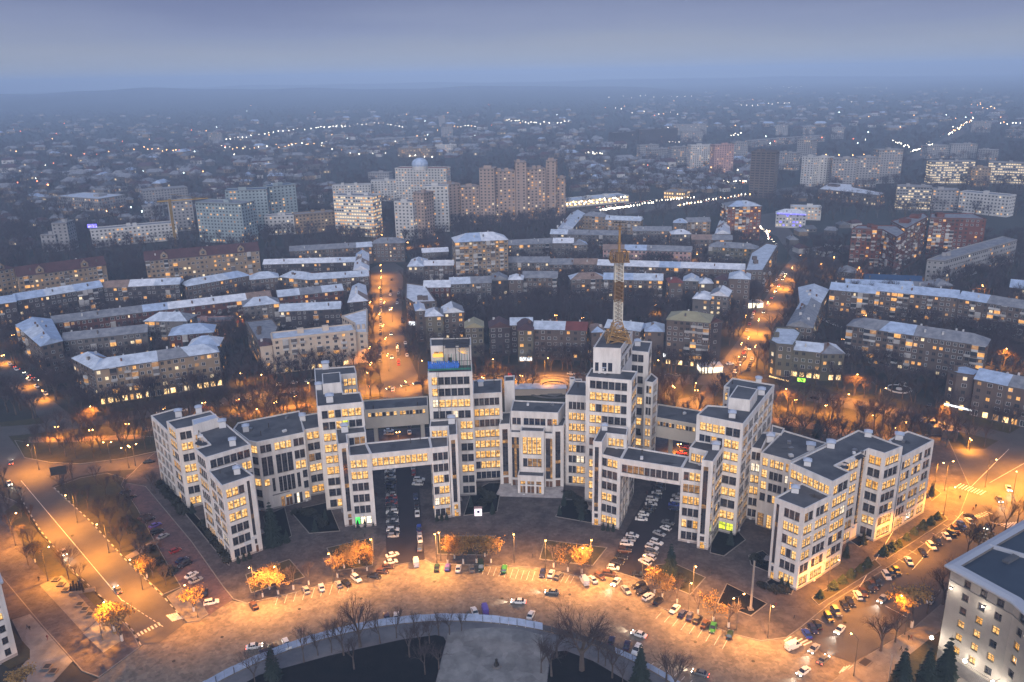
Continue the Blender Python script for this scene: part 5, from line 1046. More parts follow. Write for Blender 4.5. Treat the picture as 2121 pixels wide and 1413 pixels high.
LK = {'one': lamp_meshes(12.0, [1], 2.2), 'two': lamp_meshes(9.5, [-1, 1]), 'low': lamp_meshes(5.0, [-1, 1], .7), 'tall': lamp_meshes(11.5, [-1, 1], 2.0)}
bd = bpy.data.materials['bulb']
_T = 'first second third fourth fifth sixth seventh eighth ninth tenth eleventh twelfth thirteenth fourteenth fifteenth sixteenth seventeenth eighteenth nineteenth twentieth twenty-first twenty-second twenty-third twenty-fourth twenty-fifth twenty-sixth twenty-seventh twenty-eighth twenty-ninth thirtieth'.split()
ORD = _T[:19]
for _w, _s in zip('twenty thirty forty fifty sixty seventy eighty ninety'.split(), 'twentieth thirtieth fortieth fiftieth sixtieth seventieth eightieth ninetieth'.split()): ORD += [_s] + [_w + '-' + q for q in _T[:9]]
ORD += ['hundredth'] + ['hundred-and-' + q for q in _T[:19]]
SODIUM = (1.0, .35, .028)
AMBER = (1.0, .41, .095)
def lamp(x, y, kind, power, rz, label, base=False, cf=ID, col=SODIUM, grp='street lamps'):
    ms, arms, arm, hg = LK[kind]
    g = G(*cf(x, y)) if base else G(*cf(x, y), hg + .3)
    t = thing('street_lamp', label, 'street lamp', (g.x, g.y, 0), rz, grp)
    for nme, me in ms: link(nme, me, t)
    if power:
        l = bpy.data.lights.new('lamp_light', 'SPOT'); l.energy = power; l.spot_size = math.radians(158); l.spot_blend = .8; l.color = col; l.shadow_soft_size = .3; l.cycles.max_bounces = 2
        o = bpy.data.objects.new('lamp_light', l); COL.objects.link(o); o.parent = t; o.location = (arms[-1] * arm * (1 if len(arms) == 1 else 0), 0, hg - .15 - (0 if len(arms) == 1 else .3))
    return t
PW = 17000 * 1.3
# square kerb lamps
for i, (cf, x, y, lab) in enumerate([(d4, 1335, 970, 'lamp among the glowing trees at the left end of the square kerb'), (d5, 265, 495, 'lamp between the glowing trees and the left bridge road'), (d5, 650, 455, 'lamp beside the first glowing trees right of the left bridge road'),
                                     (d5, 1075, 465, 'lone tall lamp post on the paving in front of the central entrance'), (d5, 1515, 500, 'lamp at the right tree of the trapezoid bed'), (d6, 205, 660, 'lamp between the two beds at the right of the square')]):
    lamp(x, y, 'one', PW * 1.35, math.radians(-90), lab, True, cf, AMBER)
for i, (x, y) in enumerate([(580, 1236), (690, 1208), (905, 1166), (1130, 1180), (1205, 1196), (1330, 1212), (1425, 1272), (1590, 1322)]): lamp(x, y, 'one', PW * 1.1, math.radians(-90), ORD[i] + ' added fill lamp from the left on the square kerb among parked cars', True, ID, AMBER)  # lamps added between the traced posts to even the light over the square
lamp(457, 855, 'tall', PW * 1.2, .5, 'tall curved double lamp at the square kerb by the right bed', True, d6, AMBER)
lamp(1035, 1080, 'one', PW, math.radians(200), 'lamp on the corner island between the left road and the parking street', True, d4)
for i, (x, y) in enumerate([(985, 632), (1380, 372), (1655, 192)]):
    lamp(x, y, 'one', PW * 1.9, math.radians(-35), ORD[i] + ' lamp from the square on the pavement along the right wing', True, d6)
lamp(1430, 880, 'one', PW * 1.2, math.radians(140), 'lamp in the tree pits by the grey corner building', True, d6); lamp(1135, 1120, 'one', PW * .8, math.radians(120), 'lamp at the bottom edge by the utility hatch', True, d6)
for i, (x, y) in enumerate([(175, 165), (375, 425), (540, 575), (715, 757)]): lamp(x, y, 'one', PW * 2.2, math.radians(225), ORD[i] + ' lamp down the park side of the left road', False, d4)
for i, (x, y) in enumerate([(45, 540), (215, 718), (500, 1010)]): lamp(x, y, 'one', PW * 2.2, math.radians(40), ORD[i] + ' lamp down the outer side of the left road', False, d4)
for i, (x, y) in enumerate([(560, 158), (655, 185), (690, 172)]): lamp(x, y, 'two', PW * .4, .3 * i, ORD[i] + ' lamp of the cluster left of the far wing end', False, d4)
for i, (x, y) in enumerate([(1470, 540), (1740, 530), (1525, 548), (1880, 610), (1990, 480), (2060, 560)]): lamp(x, y, 'one', PW * 2.4, math.radians(-60 + 40 * i), ORD[i] + ' lamp from the left around the bright crossing at the right', False, d3)
# park lamps behind the office
low = [(d4, 665, 62), (d4, 295, 78), (d4, 475, 95), (ID, 422, 834), (ID, 492, 828), (ID, 570, 833), (ID, 612, 820), (ID, 340, 846), (ID, 700, 812), (ID, 765, 800), (ID, 840, 790), (ID, 1000, 782), (ID, 1066, 785), (ID, 1080, 778), (d3, 85, 157), (d3, 205, 172), (d3, 380, 210), (d3, 560, 200), (d3, 725, 222), (d3, 885, 250), (d3, 1130, 300), (d3, 1300, 342), (d3, 1245, 365), (d3, 1640, 428), (ID, 1240, 905 - 120), (ID, 1395, 800)]
for i, (cf, x, y) in enumerate(low): lamp(x, y, 'low', PW * .85, .2 * i, ORD[i] + ' low double park lamp from the left behind the office', False, cf)
ring = [(ID, 191, 838), (c1, 840, 92), (ID, 532, 777), (ID, 640, 790), (ID, 755, 770), (e3, 178, 1207), (e3, 790, 1182), (e3, 1210, 1177), (e4, 760, 1225), (ID, 1440, 790), (e4, 1350, 1190), (d3, 980, 195), (e5, 715, 1185), (e5, 890, 1285), (d3, 1480, 250), (e5, 1750, 1008), (e5, 200, 1290)]
for i, (cf, x, y) in enumerate(ring): lamp(x, y, 'one', PW * 2.1, math.radians(-90 + 50 * (i % 3)), ORD[i] + ' tall lamp from the left along the ring street', False, cf)
stl = [(e2, 1210, 350), (e2, 1215, 395), (e2, 1215, 450), (e2, 1200, 530), (e2, 1240, 650), (e2, 1200, 745), (e2, 1230, 840), (e2, 1250, 945), (e2, 1265, 1077), (e2, 1125, 650), (e2, 1120, 1020), (e2, 1345, 1010), (e2, 1130, 1150), (e2, 1300, 700)]
for i, (cf, x, y) in enumerate(stl): lamp(x, y, 'two', PW * 1.7, 1.57, ORD[i] + ' lamp of the lit left street behind the office', False, cf)
stR = [(e4, 1450, 1058), (e4, 1525, 928), (e4, 1590, 800), (e4, 1640, 720), (e4, 1715, 607), (e4, 1770, 545), (e5, 330, 367), (e5, 220, 512), (e5, 40, 812), (e5, 475, 425), (e5, 565, 378), (e5, 740, 452), (e5, 1600, 577), (e4, 1430, 900), (e4, 1500, 1120), (e4, 1400, 1100)]
for i, (cf, x, y) in enumerate(stR): lamp(x, y, 'two', PW * 1.7, 1.2, ORD[i] + ' lamp of the lit right street behind the office', False, cf)
oth = [(e3, 1300, 837), (e3, 1520, 857), (e4, 770, 822), (e4, 1075, 447), (e2, 1430, 165), (e2, 1220, 105), (e2, 1565, 150), (e2, 1665, 130), (e2, 1640, 155), (e1, 400, 740), (e1, 530, 715), (e1, 1755, 620), (e1, 1560, 735), (e1, 1770, 1035), (e1, 95, 755), (e1, 20, 905), (e1, 200, 1068), (e1, 310, 1162), (e5, 625, 950), (e5, 780, 785), (e5, 1215, 490), (e1, 1500, 270), (e1, 1110, 320), (f7, 488, 838), (f7, 485, 920)]
for i, (cf, x, y) in enumerate(oth): lamp(x, y, 'low', PW * .7, .5 * i, ORD[i] + ' courtyard lamp glowing among the apartment blocks', False, cf, grp='courtyard lamps')
for i, (cf, x, y) in enumerate([(c2, 720, 690), (c4, 890, 770)]): lamp(x, y, 'low', PW * .8, .4, ['left', 'right'][i] + ' yard lamp seen in the gap behind the bridge', False, cf, grp='yard lamps behind the bridges')
# distant lights: every lamp a small globe on its post
fk = {}
for nm, c, e in (('far_orange', (1, .5, .18), 16), ('far_white', (1, .88, .68), 18), ('far_cool', (.85, 1, .95), 18), ('far_red', (1, .22, .08), 14)): mat(nm, c, .5, emis=c, est=e * .6); mb = MB(); mb.tube((0, 0, 0), (0, 0, 9), .15, .1, 'pole', 3); mb.ball((0, 0, 9.6), 1.0, nm, 6, 4); fk[nm] = (mb.mesh('street_lamp'), mb)
rf = random.Random(4); pts = []
def row(cf, pl, n, kinds, jit=3):
    for i in range(n):
        f = (i + .5) / n * (len(pl) - 1); a = int(min(f, len(pl) - 2)); f -= a; pts.append((*cf(pl[a][0] + (pl[a + 1][0] - pl[a][0]) * f + rf.uniform(-jit, jit), pl[a][1] + (pl[a + 1][1] - pl[a][1]) * f + rf.uniform(-jit, jit)), rf.choice(kinds)))
W3 = ['far_white', 'far_white', 'far_orange']
row(f6, [(400, 490), (860, 430), (1040, 450), (1180, 445)], 18, ['far_red', 'far_orange'], 8); row(f6, [(1370, 385), (1570, 355), (1800, 320), (2110, 300)], 24, ['far_white'], 5); row(f6, [(1340, 430), (1560, 430), (1780, 415), (2000, 400)], 26, W3, 10)
row(f7, [(40, 205), (240, 195), (440, 175), (640, 205)], 22, ['far_white'], 6); row(f7, [(60, 330), (300, 380), (640, 390), (840, 395)], 12, W3, 10); row(f7, [(960, 200), (1110, 195)], 7, W3, 6); row(f7, [(1310, 150), (1480, 180), (1740, 170)], 20, ['far_white'], 8); row(f7, [(1840, 375), (1950, 380)], 9, ['far_white'], 7)
row(f7, [(1700, 720), (1900, 700), (2120, 670)], 24, ['far_white'], 10); row(f7, [(1960, 755), (2121, 735)], 14, ['far_white'], 2)
row(f8, [(0, 665), (160, 645), (320, 615), (480, 600)], 34, ['far_white'], 3); row(f8, [(400, 640), (560, 610), (760, 585)], 22, W3, 4); row(f8, [(620, 520), (760, 520)], 10, ['far_white'], 8)
row(f8, [(790, 52), (1080, 50)], 14, ['far_white'], 4); row(f8, [(1270, 55), (1440, 52)], 10, ['far_white'], 4); row(f8, [(1700, 55), (1930, 62)], 5, ['far_white'], 4); row(f8, [(30, 95), (260, 95), (480, 90)], 12, ['far_white'], 10); row(f8, [(0, 150), (250, 180), (400, 185)], 10, W3, 12); row(f8, [(700, 145), (960, 125)], 10, ['far_white'], 5)
row(f8, [(1740, 290), (1870, 205)], 24, W3, 6); row(f8, [(1565, 370), (1665, 335)], 16, ['far_white'], 3); row(f8, [(1460, 320), (1550, 350)], 10, ['far_white'], 8); row(f8, [(1860, 130), (2000, 165)], 10, ['far_orange'], 10); row(f8, [(1990, 230), (2110, 230)], 6, W3, 6); row(f8, [(345, 325), (410, 325)], 4, ['far_white'], 2); row(f8, [(660, 290), (710, 280)], 5, ['far_white'], 5)
row(f8, [(800, 740), (860, 800), (830, 760)], 10, W3, 12); row(f8, [(990, 385), (1350, 380)], 6, ['far_orange'], 10)
for (x0, y0, x1, y1), n in (((0, 205, 700, 330), 26), ((0, 330, 520, 440), 22), ((700, 215, 1300, 300), 16), ((1300, 200, 2121, 300), 30), ((1300, 300, 1560, 400), 5)):
    for _ in range(n): pts.append((rf.uniform(x0, x1), rf.uniform(y0, y1), rf.choice(['far_white', 'far_cool', 'far_orange', 'far_orange', 'far_red'])))
pl = sorted([(G(x, y, 9).length, G(x, y, 9), k) for x, y, k in pts], key=lambda t: t[0]); fm = MB()
for i, (d_, g, k) in enumerate(pl):
    s_ = max(.55, min(1.7, d_ / 2100)) * rf.uniform(.7, 1.15)
    if i < 180:
        o = thing('street_lamp', {'far_white': 'small white light of the distant city', 'far_orange': 'small orange light of the distant city', 'far_cool': 'small cold light of the distant city', 'far_red': 'small reddish light of the distant city'}[k], 'street lamp', (g.x, g.y, 0), 0, 'far ' + k[4:] + ' city lights', fk[k][0]); o.scale = (s_, s_, 1)
    else: fm.add(fk[k][1], Matrix.Translation((g.x, g.y, 0)) @ Matrix.Diagonal((s_, s_, 1, 1)))
o = fm.build('street_lamp'); o['kind'] = 'stuff'; o['label'] = 'countless tiny lights of the farthest city'
# ================================================================ trees
mat('bark', (.075, .058, .052), .9, var=.25, vs=.5); mat('twig', (.06, .044, .046), .95); mat('twig_far', (.058, .043, .052), .95); mat('whitewash', (.6, .58, .55), .9)
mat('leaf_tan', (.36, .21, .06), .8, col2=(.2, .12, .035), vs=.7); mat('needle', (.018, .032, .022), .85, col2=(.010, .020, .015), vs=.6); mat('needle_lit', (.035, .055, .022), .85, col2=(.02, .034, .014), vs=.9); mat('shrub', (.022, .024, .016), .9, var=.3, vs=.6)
def branch(mt, mc, p, d, L, r, lev, rnd, ends, nmax, m='twig', spread=.6):
    q = p + d * L; tgt = mt if lev <= 1 else mc
    tgt.tube(p, q, r, r * .62, 'bark' if lev <= 1 else m, 5 if lev == 0 else 3, cap=False)
    if lev >= nmax: ends.append(q); return
    k = [5, 4, 4, 3, 3][lev] if lev < 5 else 2
    for i in range(k):
        ax = d.orthogonal().normalized(); ax.rotate(Matrix.Rotation(rnd.uniform(0, math.tau) + i * math.tau / k, 3, d))
        nd = (d * (1.0 if i or lev == 0 else 1.6) + ax * rnd.uniform(spread * .7, spread * 1.25)).normalized(); nd.z += .12 if lev < 3 else -.02; nd.normalize()
        f = rnd.uniform(.55, 1.0) if lev else rnd.uniform(.75, 1.0)
        branch(mt, mc, p + d * L * f, nd, L * rnd.uniform(.58, .82) * (1.15 if lev == 0 else 1), r * .5, lev + 1, rnd, ends, nmax, m, spread)
def make_tree(seed, H_=12.0, nmax=4, spread=.6, m='twig', leaves=0, wash=False, trunk=.3, r=.26):
    rnd = random.Random(seed); mt, mc = MB(), MB(); ends = []
    branch(mt, mc, Vector((0, 0, 0)), Vector((rnd.uniform(-.04, .04), rnd.uniform(-.04, .04), 1)).normalized(), H_ * trunk, r, 0, rnd, ends, nmax, m, spread)
    if wash: mt.tube((0, 0, 0), (0, 0, 1.5), r * 1.12, r * 1.1, 'whitewash', 6, cap=False)
    for e in ends[:]:
        for _ in range(leaves):
            c = e + Vector((rnd.gauss(0, .42), rnd.gauss(0, .42), rnd.gauss(0, .36))); a = Vector((rnd.gauss(0, 1), rnd.gauss(0, 1), rnd.gauss(0, 1))).normalized(); b = a.orthogonal().normalized(); s_ = rnd.uniform(.14, .3)
            mc.face([c - a * s_, c + b * s_ * .7, c + a * s_, c - b * s_ * .7], 'leaf_tan')
    zmax = max(v[2] for v in mc.v); f = H_ / zmax
    for q in (mt, mc): q.v = [(x * f, y * f, z * f) for x, y, z in q.v]
    return mt, mc
BARE = [make_tree(s, 12, 5, sp) for s, sp in ((1, .55), (2, .7), (3, .62), (4, .5))]
TALL = [make_tree(s, 20, 5, .5, trunk=.32, r=.34) for s in (11, 12, 13)]
WIDE = [make_tree(s, 20, 6, .62, trunk=.22, r=.5) for s in (21, 22)]
LEAFY = [make_tree(s, 9.5, 4, .7, leaves=l, wash=True, trunk=.3) for s, l in ((31, 5), (32, 3), (33, 6), (34, 2))]
WASH = [make_tree(s, 9, 4, .6, wash=True) for s in (41, 42)]
SMALLT = [make_tree(s, 11, 4, .7, m='twig_far') for s in (51, 52, 53, 54)]
def pair(lst): return [(a.mesh('trunk'), b.mesh('crown')) for a, b in lst]
MS = {'bare': pair(BARE), 'tall': pair(TALL), 'wide': pair(WIDE), 'leafy': pair(LEAFY), 'wash': pair(WASH), 'small': pair(SMALLT)}
def joined(lst):
    out = []
    for a, b in lst:
        m = MB(); m.add(a); m.add(b); out.append(m.mesh('bare_tree'))
    return out
JS = joined(BARE + SMALLT)
rt = random.Random(8)
def tree(g, kind, label, s_=1.0, group=None, name='bare_tree', z=0.0, var=None):
    ms = MS[kind][var if var is not None else rt.randrange(len(MS[kind]))]
    t = thing(name, label, 'tree', (g[0], g[1], z), rt.uniform(0, 6.28), group); t.scale = (s_ * rt.uniform(.92, 1.08),) * 2 + (s_ * rt.uniform(.95, 1.1),)
    link('trunk', ms[0], t); link('crown', ms[1], t); return t
# glowing leafy street trees with whitewashed feet along the square kerb
k_ = [(d4, 1375, 970, 'leafy', 2), (d4, 1455, 955, 'leafy', 1), (d4, 1535, 930, 'wash', 0), (d4, 1615, 905, 'wash', 1), (d4, 1765, 865, 'leafy', 3), (d4, 1845, 845, 'leafy', 0), (d5, 225, 510, 'leafy', 2), (d5, 55, 550, 'wash', 0), (d5, 690, 470, 'leafy', 0), (d5, 780, 470, 'leafy', 2), (d5, 857, 465, 'leafy', 1), (d5, 940, 465, 'leafy', 2), (d5, 1303, 490, 'wash', 1), (d5, 1385, 515, 'leafy', 3), (d5, 1465, 525, 'leafy', 2), (d5, 1885, 640, 'leafy', 2), (d5, 1930, 662, 'leafy', 0), (d6, 325, 800, 'leafy', 3), (d6, 235, 760, 'wash', 0), (d6, 115, 695, 'wash', 1), (d6, 412, 838, 'wash', 1)]
for i, (cf, x, y, kd, v) in enumerate(k_):
    tree(G(*cf(x, y)), kd, ORD[i] + (' tree from the left of the square kerb row, yellow leaves glowing under the lamp' if kd == 'leafy' else ' tree from the left of the square kerb row, nearly bare with whitewashed foot'), rt.uniform(.9, 1.15), 'whitewashed trees along the square kerb', 'street_tree', .12, v)
extra = [(d5, 730, 440), (d5, 905, 430), (d5, 180, 470), (d4, 1410, 930), (d4, 1800, 820)]
for i, (cf, x, y) in enumerate(extra): tree(G(*cf(x, y)), 'leafy', ORD[i] + ' glowing yellow tree standing behind the square kerb row', .95, 'second row of glowing trees', 'street_tree', .2, i % 3)
for i, (x, y, s_) in enumerate([(d4(640, 1200)[0], d4(640, 1200)[1], 1.35), (d4(600, 1150)[0], d4(600, 1150)[1], 1.1)]): tree(G(x, y), 'leafy', ['broad glowing yellow tree on the corner by the left road crossing', 'smaller dark leaved tree beside the broad glowing one at the left corner'][i], s_, None, 'street_tree', .2, 1)
tree(G(*d4(1015, 1045)), 'leafy', 'thin yellow tree on the corner island of the parking street', 1.0, None, 'street_tree', .2, 3); tree(G(*d4(185, 790)), 'leafy', 'small pale glowing tree on the outer verge of the left road', .8, None, 'street_tree', .2, 1); tree(G(*d4(770, 870)), 'leafy', 'small yellow lit tree on the long verge by the lamp', .8, None, 'street_tree', .2, 1); tree(G(60, 1440), 'leafy', 'glowing tree cut by the bottom left edge', 1.0, None, 'street_tree', .2, 0)
# dark park trees in the foreground
fg = [(d5, 185, 950, 'wide', .85), (d5, 1465, 1085, 'wide', 1.25), (d5, 395, 900, 'tall', .6), (d5, 500, 890, 'tall', .42), (d5, 640, 885, 'bare', .7), (d5, 585, 930, 'bare', .75), (d5, 700, 880, 'bare', .7), (d5, 300, 930, 'bare', .9), (d5, 20, 985, 'tall', .6), (d5, -140, 1040, 'tall', .6), (d5, -300, 1110, 'bare', 1.0), (d5, 1560, 1040, 'tall', .6), (d5, 1320, 1010, 'bare', 1.0), (d5, 1230, 1100, 'bare', .9), (d5, 1290, 1120, 'bare', 1.1), (d5, 1640, 1130, 'bare', 1.0), (d5, 2000, 1230, 'bare', 1.1), (d5, 1950, 1160, 'bare', .9), (d5, 470, 1010, 'bare', .9), (d5, 150, 1080, 'bare', .9), (d5, 560, 1110, 'bare', .8), (d5, 640, 1080, 'bare', .8), (d5, -420, 1180, 'tall', .6), (d5, 770, 860, 'bare', .6), (d5, 90, 1000, 'bare', 1.0), (d5, 530, 960, 'bare', .8), (d5, -60, 1000, 'bare', .7), (d5, 1600, 1060, 'bare', .7), (d5, 1700, 1180, 'tall', .5)]
for i, (cf, x, y, kd, s_) in enumerate(fg): tree(G(*cf(x, y)), kd, {0: 'large bare tree left of the blue hoarding curve', 1: 'largest bare spreading tree right of the pale park walk'}.get(i, ORD[i - 2] + ' dark bare tree inside the round park, counted from the left walk edge'), s_, 'bare trees in the round park', z=.14)
rs_ = [(d6, 1290, 975, 'wide', .6), (d6, 1375, 925, 'bare', 1.0), (d6, 1470, 840, 'leafy', 1.5), (d6, 1650, 705, 'wide', .72), (d6, 1700, 640, 'tall', .7), (d6, 1790, 420, 'tall', .7), (d6, 1850, 400, 'leafy', 1.2), (d6, 1920, 340, 'tall', .7), (d6, 2010, 280, 'tall', .7), (d6, 2080, 240, 'tall', .65), (d6, 1560, 760, 'bare', 1.0)]
for i, (cf, x, y, kd, s_) in enumerate(rs_): tree(G(*cf(x, y)), kd, ORD[i] + ' roadside tree from the bottom beside the grey corner building', s_, 'trees beside the grey corner building', z=.2, var=0)
# scattered bare trees: park strip, verges, courtyards
def hit(x, y, m=3.0):
    if any(pip(P, x, y) for P in ROADS): return True
    if any(pip(P, x, y) for P in NOGO): return True
    return inhouse(x, y, m)
cand = []
def scatter(x0, y0, x1, y1, n, zone, kd, s0, s1, mind=4.5, seed=0):
    r = random.Random(seed + n); k = 0; tr = 0; mine = []
    while k < n and tr < n * 14:
        tr += 1; g = G(r.uniform(x0, x1), r.uniform(y0, y1))
        if hit(g.x, g.y): continue
        if any((g.x - a) ** 2 + (g.y - b) ** 2 < mind ** 2 for a, b in mine): continue
        mine.append((g.x, g.y)); k += 1; cand.append((g.length, g.x, g.y, zone, kd, r.uniform(s0, s1)))
scatter(110, 800, 640, 900, 95, 'the park strip behind the left wing', 'tall', .5, .72, 5); scatter(480, 760, 770, 815, 34, 'the ring street verge before the cream block', 'bare', .8, 1.1, 5)
scatter(60, 862, 330, 955, 34, 'the dark verge above the left junction', 'tall', .5, .7, 5); scatter(128, 1000, 345, 1215, 30, 'the long verge between left road and parking street', 'tall', .42, .62, 5.5)
scatter(-20, 1000, 80, 1180, 16, 'the outer verge of the left road', 'tall', .45, .6, 5); scatter(-60, 740, 60, 860, 26, 'the dark corner at the left edge', 'tall', .5, .7, 5); scatter(60, 720, 300, 830, 40, 'the left block foot', 'bare', .8, 1.1, 5)
scatter(970, 765, 1225, 812, 24, 'the park strip behind the central entrance', 'bare', .8, 1.1, 5); scatter(1350, 760, 1500, 880, 40, 'the park strip behind the right tower', 'tall', .5, .72, 4.5)
scatter(1600, 790, 2110, 940, 105, 'the right park behind the right wing', 'tall', .48, .72, 5); scatter(760, 790, 880, 825, 8, 'the left street mouth', 'bare', .8, 1.0, 5)
scatter(880, 690, 1480, 765, 95, 'the dusk lit front gardens of the ring street row', 'bare', .75, 1.1, 5.5)
scatter(1500, 520, 1600, 780, 36, 'the left kerb of the right lit street', 'bare', .8, 1.1, 5); scatter(1590, 560, 1690, 800, 30, 'the right kerb of the right lit street', 'bare', .9, 1.2, 5)
scatter(750, 560, 782, 790, 14, 'the left kerb of the lit street', 'bare', .6, .9, 6); scatter(815, 560, 868, 790, 22, 'the right kerb of the lit street', 'bare', .8, 1.1, 5)
scatter(450, 640, 560, 770, 26, 'the courtyard left of the cream block', 'bare', .8, 1.1, 6)
scatter(960, 560, 1480, 680, 110, 'the central courtyards', 'bare', .8, 1.1, 7, 3)
cand.sort(); mass = []
zc = {}; ordn = {}
for zone in {c[3] for c in cand}:
    zz = sorted([(Pj(c[1], c[2], 0)[0], i) for i, c in enumerate(cand[:298]) if c[3] == zone])
    for r_, (_, i) in enumerate(zz): ordn[i] = ORD[min(r_, 118)]
for i, (d_, x, y, zone, kd, s_) in enumerate(cand):
    if i < 298 - 0:
        zc[zone] = zc.get(zone, 0) + 1
        if i < 200: tree((x, y), kd, 'bare tree, ' + ordn[i] + ' from the left in ' + zone, s_, 'bare trees in ' + zone)
        else: o = thing('bare_tree', 'bare tree, ' + ordn[i] + ' from the left in ' + zone, 'tree', (x, y, 0), rt.uniform(0, 6), 'bare trees in ' + zone, JS[rt.randrange(4)]); o.scale = (s_ * (1 if kd == 'bare' else 1.55),) * 3
    else: mass.append((x, y, 1))
def gn_mass(name, pts, src, label, smin, smax):
    me = bpy.data.meshes.new(name); me.from_pydata([(x, y, 0) for x, y, _ in pts], [], []); o = link(name, me, None, kind='stuff', label=label)
    ng = bpy.data.node_groups.new(name, 'GeometryNodeTree'); ng.interface.new_socket('Geometry', in_out='INPUT', socket_type='NodeSocketGeometry'); ng.interface.new_socket('Geometry', in_out='OUTPUT', socket_type='NodeSocketGeometry')
    nd = ng.nodes; gi = nd.new('NodeGroupInput'); go = nd.new('NodeGroupOutput'); mp_ = nd.new('GeometryNodeMeshToPoints'); ip = nd.new('GeometryNodeInstanceOnPoints'); oi = nd.new('GeometryNodeObjectInfo'); rs = nd.new('FunctionNodeRandomValue'); rr = nd.new('FunctionNodeRandomValue'); rr.data_type = 'FLOAT_VECTOR'
    oi.inputs['Object'].default_value = src; oi.inputs['As Instance'].default_value = True
    rs.inputs[2].default_value = smin; rs.inputs[3].default_value = smax; rr.inputs[0].default_value = (0, 0, 0); rr.inputs[1].default_value = (0, 0, 6.28)
    L_ = ng.links; L_.new(gi.outputs[0], mp_.inputs[0]); L_.new(mp_.outputs[0], ip.inputs['Points']); L_.new(oi.outputs['Geometry'], ip.inputs['Instance']); L_.new(rr.outputs[0], ip.inputs['Rotation']); L_.new(rs.outputs[1], ip.inputs['Scale']); L_.new(ip.outputs[0], go.inputs[0])
    md = o.modifiers.new('trees', 'NODES'); md.node_group = ng; return o
# two real trees serve as the pattern of the masses
ga = G(1490, 700); srcA = thing('bare_tree', 'bare winter tree beside the tall ochre roofed block', 'tree', (ga.x, ga.y, 0), me=JS[5])
gb = G(1005, 690); srcB = thing('bare_tree', 'bare winter tree in the courtyard above the maroon roof', 'tree', (gb.x, gb.y, 0), me=JS[6])
rm_ = random.Random(99)
m1, m2 = [], list(mass)
def fill(x0, y0, x1, y1, n, lst, chk=True):
    k = 0; tr = 0
    while k < n and tr < n * 5:
        tr += 1
        # even over the ground rather than the picture
        ga_, gb_ = G((x0 + x1) / 2, y1).y, G((x0 + x1) / 2, y0).y
        yy = rm_.uniform(ga_ ** .5, gb_ ** .5) ** 2; t_ = (x0 + (x1 - x0) * rm_.random() - 1060) / 1720 * math.hypot(yy, 155) * 1.02
        if chk and hit(t_, yy, 2): continue
        lst.append((t_, yy, 1)); k += 1
fill(90, 795, 640, 890, 60, m2); fill(1600, 795, 2110, 930, 55, m2); fill(1350, 765, 1500, 870, 12, m2); fill(60, 740, 480, 800, 35, m2); fill(0, 560, 760, 740, 800, m2); fill(860, 500, 1560, 690, 1300, m2); fill(1620, 500, 2121, 780, 800, m2); fill(0, 470, 760, 560, 700, m2); fill(700, 455, 1200, 500, 420, m2)
fill(0, 380, 2121, 470, 1700, m1); fill(0, 290, 2121, 380, 3200, m1); fill(0, 215, 2121, 290, 4500, m1, False)
gn_mass('woodland', m2, srcA, 'bare trees filling the courtyards and verges of the dense city blocks', .85, 1.45)
gn_mass('woodland', m1, srcB, 'far off belt of bare trees between the distant houses', 1.0, 2.0)
print('trees', len(cand), len(m1), len(m2))
# evergreens
def spruce_mb(H_, R, seed, m='needle', dens=1.0, tiers=14):
    r = random.Random(seed); mt, mc = MB(), MB(); mt.tube((0, 0, 0), (0, 0, H_ * .97), .2 * H_ / 14, .03, 'bark', 5)
    for k in range(tiers):
        f = k / tiers; z = H_ * (.06 + .92 * f); rr = R * (1 - f) ** .85 + .15; n = max(6, int((16 - 9 * f) * dens))
        for i in range(n):
            a = math.tau * i / n + r.uniform(-.2, .2) + k; L = rr * r.uniform(.72, 1.15); dz = -L * r.uniform(.18, .42); w = L * .26 + .12
            tip = Vector((L * math.cos(a), L * math.sin(a), z + dz)); o_ = Vector((0, 0, z + .12)); s_ = Vector((-math.sin(a), math.cos(a), 0)) * w; md = o_.lerp(tip, .6)
            mc.face([o_, md - s_ + Vector((0, 0, -.12 * L)), tip, md + Vector((0, 0, .10 * L))], m); mc.face([o_, md + Vector((0, 0, .10 * L)), tip, md + s_ + Vector((0, 0, -.12 * L))], m)
            for b_ in range(2):
                q = o_.lerp(tip, .45 + .3 * b_); sd = (s_ * (1 if (i + b_) % 2 else -1)) * 1.2; mc.face([q, q + sd + Vector((0, 0, -.3)), q + sd * .5 + (tip - o_) * .18], m)
    return mt, mc
def bush_mb(R, H_, seed, m='shrub', n=160):
    r = random.Random(seed); mc = MB()
    for i in range(n):
        u = Vector((r.gauss(0, 1), r.gauss(0, 1), abs(r.gauss(0, 1)))).normalized() * (r.random() ** .4); c = Vector((u.x * R, u.y * R, u.z * H_ + .1)); a = Vector((r.gauss(0, 1), r.gauss(0, 1), r.gauss(0, .6))).normalized(); b = a.orthogonal().normalized(); s_ = R * r.uniform(.16, .32)
        mc.face([c - a * s_, c + b * s_ * .6, c + a * s_, c - b * s_ * .6], m)
    return mc
SP = [tuple(q.mesh(n) for q, n in zip(spruce_mb(14, 3.4, s), ('trunk', 'crown'))) for s in (1, 2)]
SPS = [tuple(q.mesh(n) for q, n in zip(spruce_mb(3.0, 1.6, s, 'needle_lit', 1.2, 8), ('trunk', 'crown'))) for s in (3, 4, 5)]
TH = [tuple(q.mesh(n) for q, n in zip(spruce_mb(3.2, .75, s, 'needle', 1.0, 9), ('trunk', 'crown'))) for s in (6,)]
def conifer(g, ms, lab, s_, name, grp=None, z=.18, sx=1.0):
    t = thing(name, lab, 'tree' if name != 'thuja' else 'shrub', (g.x, g.y, z), rt.uniform(0, 6), grp); t.scale = (s_ * sx, s_ * sx, s_); link('trunk', ms[0], t); link('crown', ms[1], t)
